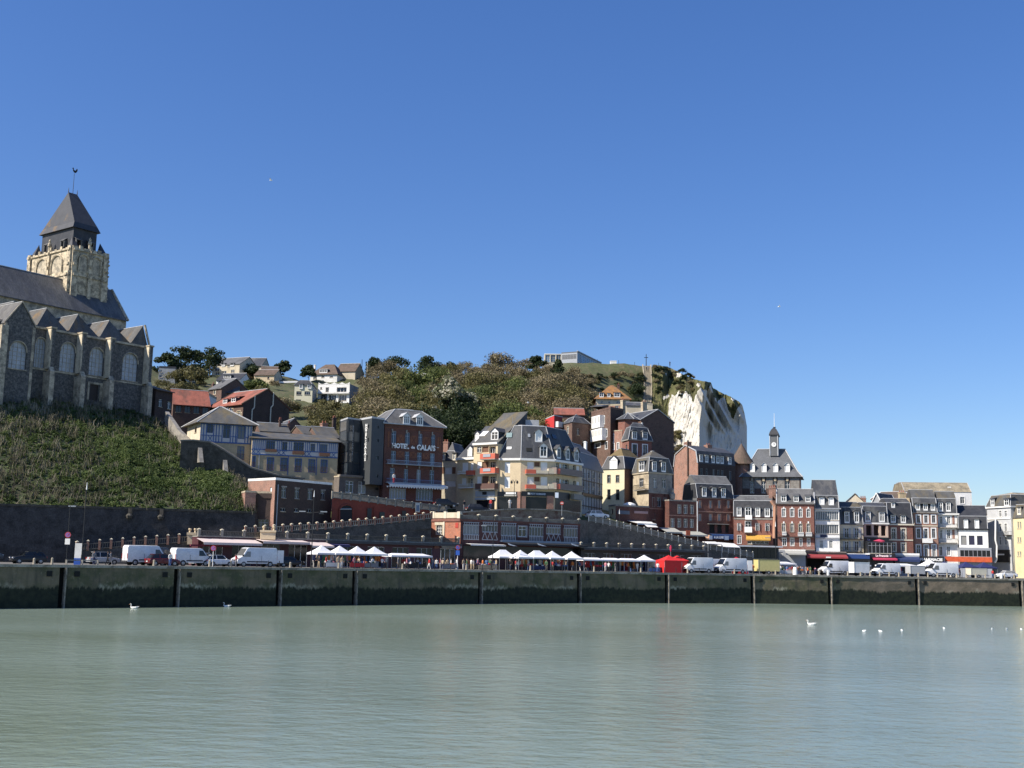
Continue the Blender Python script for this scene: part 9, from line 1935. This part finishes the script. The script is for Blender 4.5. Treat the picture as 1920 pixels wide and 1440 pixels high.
p = P(*cP(890,390),206); t = thing('balloon_figure',p,'pink advertising figure standing behind the red tents','banner'); mb = MB(); mb.tube(SV(p,0),SV(p,p.z),0.04,0.04,6); mb.build('pole',GALV,t); mb = MB(); mb.ring([(0.05,-0.5),(0.14,-0.25),(0.2,0.1),(0.24,0.3),(0.09,0.36),(0.15,0.5),(0.04,0.62)],p,10); mb.build('figure',AWP,t)
# two-globe street lamp against the apartment wall
p = P(*cG(985,1330),206.5); t = thing('street_lamp',p - Vector((0,0,0.4)),'black twin-lantern lamp before the corner apartment house','street lamp'); zt = P(*cG(985,975),206.5).z; mb = MB(); mb.tube(p - Vector((0,0,0.4)),SV(p,zt),0.06,0.05,6); mb.build('post',IRON,t)
for s in (-1,1): mb = MB(); q = SV(p,zt) + Vector((s * 0.5,0,0.1)); mb.path([SV(p,zt - 0.4),SV(p,zt) + Vector((s * 0.25,0,0.25)),q],0.035,5); mb.build('arm',IRON,t); mb = MB(); mb.ring([(0.06,-0.55),(0.2,-0.4),(0.17,-0.1),(0.03,0)],q,8); mb.build('lantern',IRON,t)

# ------------------------------------------------------------------ birds
SWAN = plain('swan plumage',(0.80,0.79,0.76),0.7); BEAK = plain('orange beak',(0.5,0.16,0.03),0.5)
def make_swan():
    t = thing('swan',(0,0,0),'x','swan','white swans on the harbour'); bm = bmesh.new(); bmesh.ops.create_uvsphere(bm,u_segments=14,v_segments=9,radius=1.0)
    for v in bm.verts:
        x,y,z = v.co; v.co = (x * 0.62,y * 0.26,z * 0.22 + 0.10)
        if x < -0.4: v.co.z += (-x - 0.4) * 0.35; v.co.y *= 1.2 + x * 0.9
        if x > 0.5: v.co.z += (x - 0.5) * 0.2
    pts = [(0.50,0.14,0.085),(0.60,0.30,0.06),(0.56,0.48,0.05),(0.52,0.62,0.045),(0.58,0.72,0.05),(0.68,0.70,0.055),(0.76,0.67,0.03)]; n = 8; prev = None     # neck and head continue the body
    for k,(x,z,r) in enumerate(pts):
        dx,dz = (pts[min(k + 1,6)][0] - pts[max(k - 1,0)][0],pts[min(k + 1,6)][1] - pts[max(k - 1,0)][1]); l = math.hypot(dx,dz); nx,nz = -dz / l,dx / l
        rg = [bm.verts.new((x + nx * r * math.cos(2 * math.pi * j / n),r * math.sin(2 * math.pi * j / n),z + nz * r * math.cos(2 * math.pi * j / n))) for j in range(n)]
        if prev:
            for j in range(n): bm.faces.new((prev[j],prev[(j + 1) % n],rg[(j + 1) % n],rg[j]))
        prev = rg
    bm.faces.new(prev); bmesh.ops.recalc_face_normals(bm,faces=bm.faces); me = bpy.data.meshes.new('body'); bm.to_mesh(me); bm.free(); me.materials.append(SWAN); uvmap(me,Vector((0,0,0)))
    for p in me.polygons: p.use_smooth = True
    o = bpy.data.objects.new('body',me); COL.objects.link(o); o.parent = t; mb = MB(); mb.tube((0.75,0,0.67),(0.90,0,0.63),0.03,0.012,6); local_build(mb,'beak',BEAK,t)
    for s in (-1,1): mb = MB(); mb.prism([(0.25,s * 0.24,0.28),(-0.35,s * 0.24,0.36),(-0.75,s * 0.10,0.34),(-0.3,s * 0.27,0.14),(0.2,s * 0.29,0.14)],(0,s * 0.03,0)); local_build(mb,'wing',SWAN,t)
    return t
sw = make_swan(); sw.scale = (0.74,) * 3; q = PZ(252,1141,WATER_Z); sw.location = q; sw.rotation_euler = (0,0,math.pi); sw['label'] = 'white swan nearest the quay wall at the left'
for x,y,lab,a in ((426,1138,'white swan further along the quay wall below the vans',math.pi),(1522,1172,'white swan alone on the open water at the right',math.pi - 0.3)): dup(sw,PZ(x,y,WATER_Z),a,lab)
GUL = plain('gull plumage',(0.74,0.75,0.77),0.7); GUG = plain('gull grey back',(0.36,0.38,0.41),0.7)
mb = MB(); mb.ring([(0.02,-0.26),(0.08,-0.16),(0.11,0.0),(0.09,0.14),(0.05,0.2)],(0,0,0.06),8,axis='x'); mb.ring([(0.04,0.12),(0.07,0.16),(0.055,0.23),(0.01,0.31)],(0,0,0.14),8,axis='x'); gme = mb.mesh('gull',GUL)
for k,(x,y) in enumerate(((1620,1184),(1651,1184.5),(1691,1183),(1770,1179),(1860,1180),(1888,1180.5),(1915,1181))): o = bpy.data.objects.new('gull',gme); COL.objects.link(o); o.location = PZ(x,y,WATER_Z); o.rotation_euler = (0,0,rnd.uniform(0,6.28)); o.scale = (0.9,) * 3; tag(o,'small white gull floating on the water at the right','gull','gulls floating at the right')
for x,y,Y,lab in ((508,338,150,'gull flying high in the blue left of centre'),(1461,575,170,'gull flying in the sky above the clock turret'),(990,755,200,'gull gliding in front of the wooded hill')):
    t = thing('gull',P(x,y,Y),lab,'gull'); mb = MB(); mb.ring([(0.02,-0.2),(0.07,-0.1),(0.08,0.05),(0.03,0.2)],(0,0,0),8,axis='x'); local_build(mb,'body',GUL,t)
    for s in (-1,1): mb = MB(); mb.prism([(0.08,0,0.03),(-0.1,0,0.03),(-0.06,s * 0.35,0.16),(-0.12,s * 0.68,0.06),(0.02,s * 0.4,0.17)],(0,0,0.015)); local_build(mb,'wing',GUL,t)
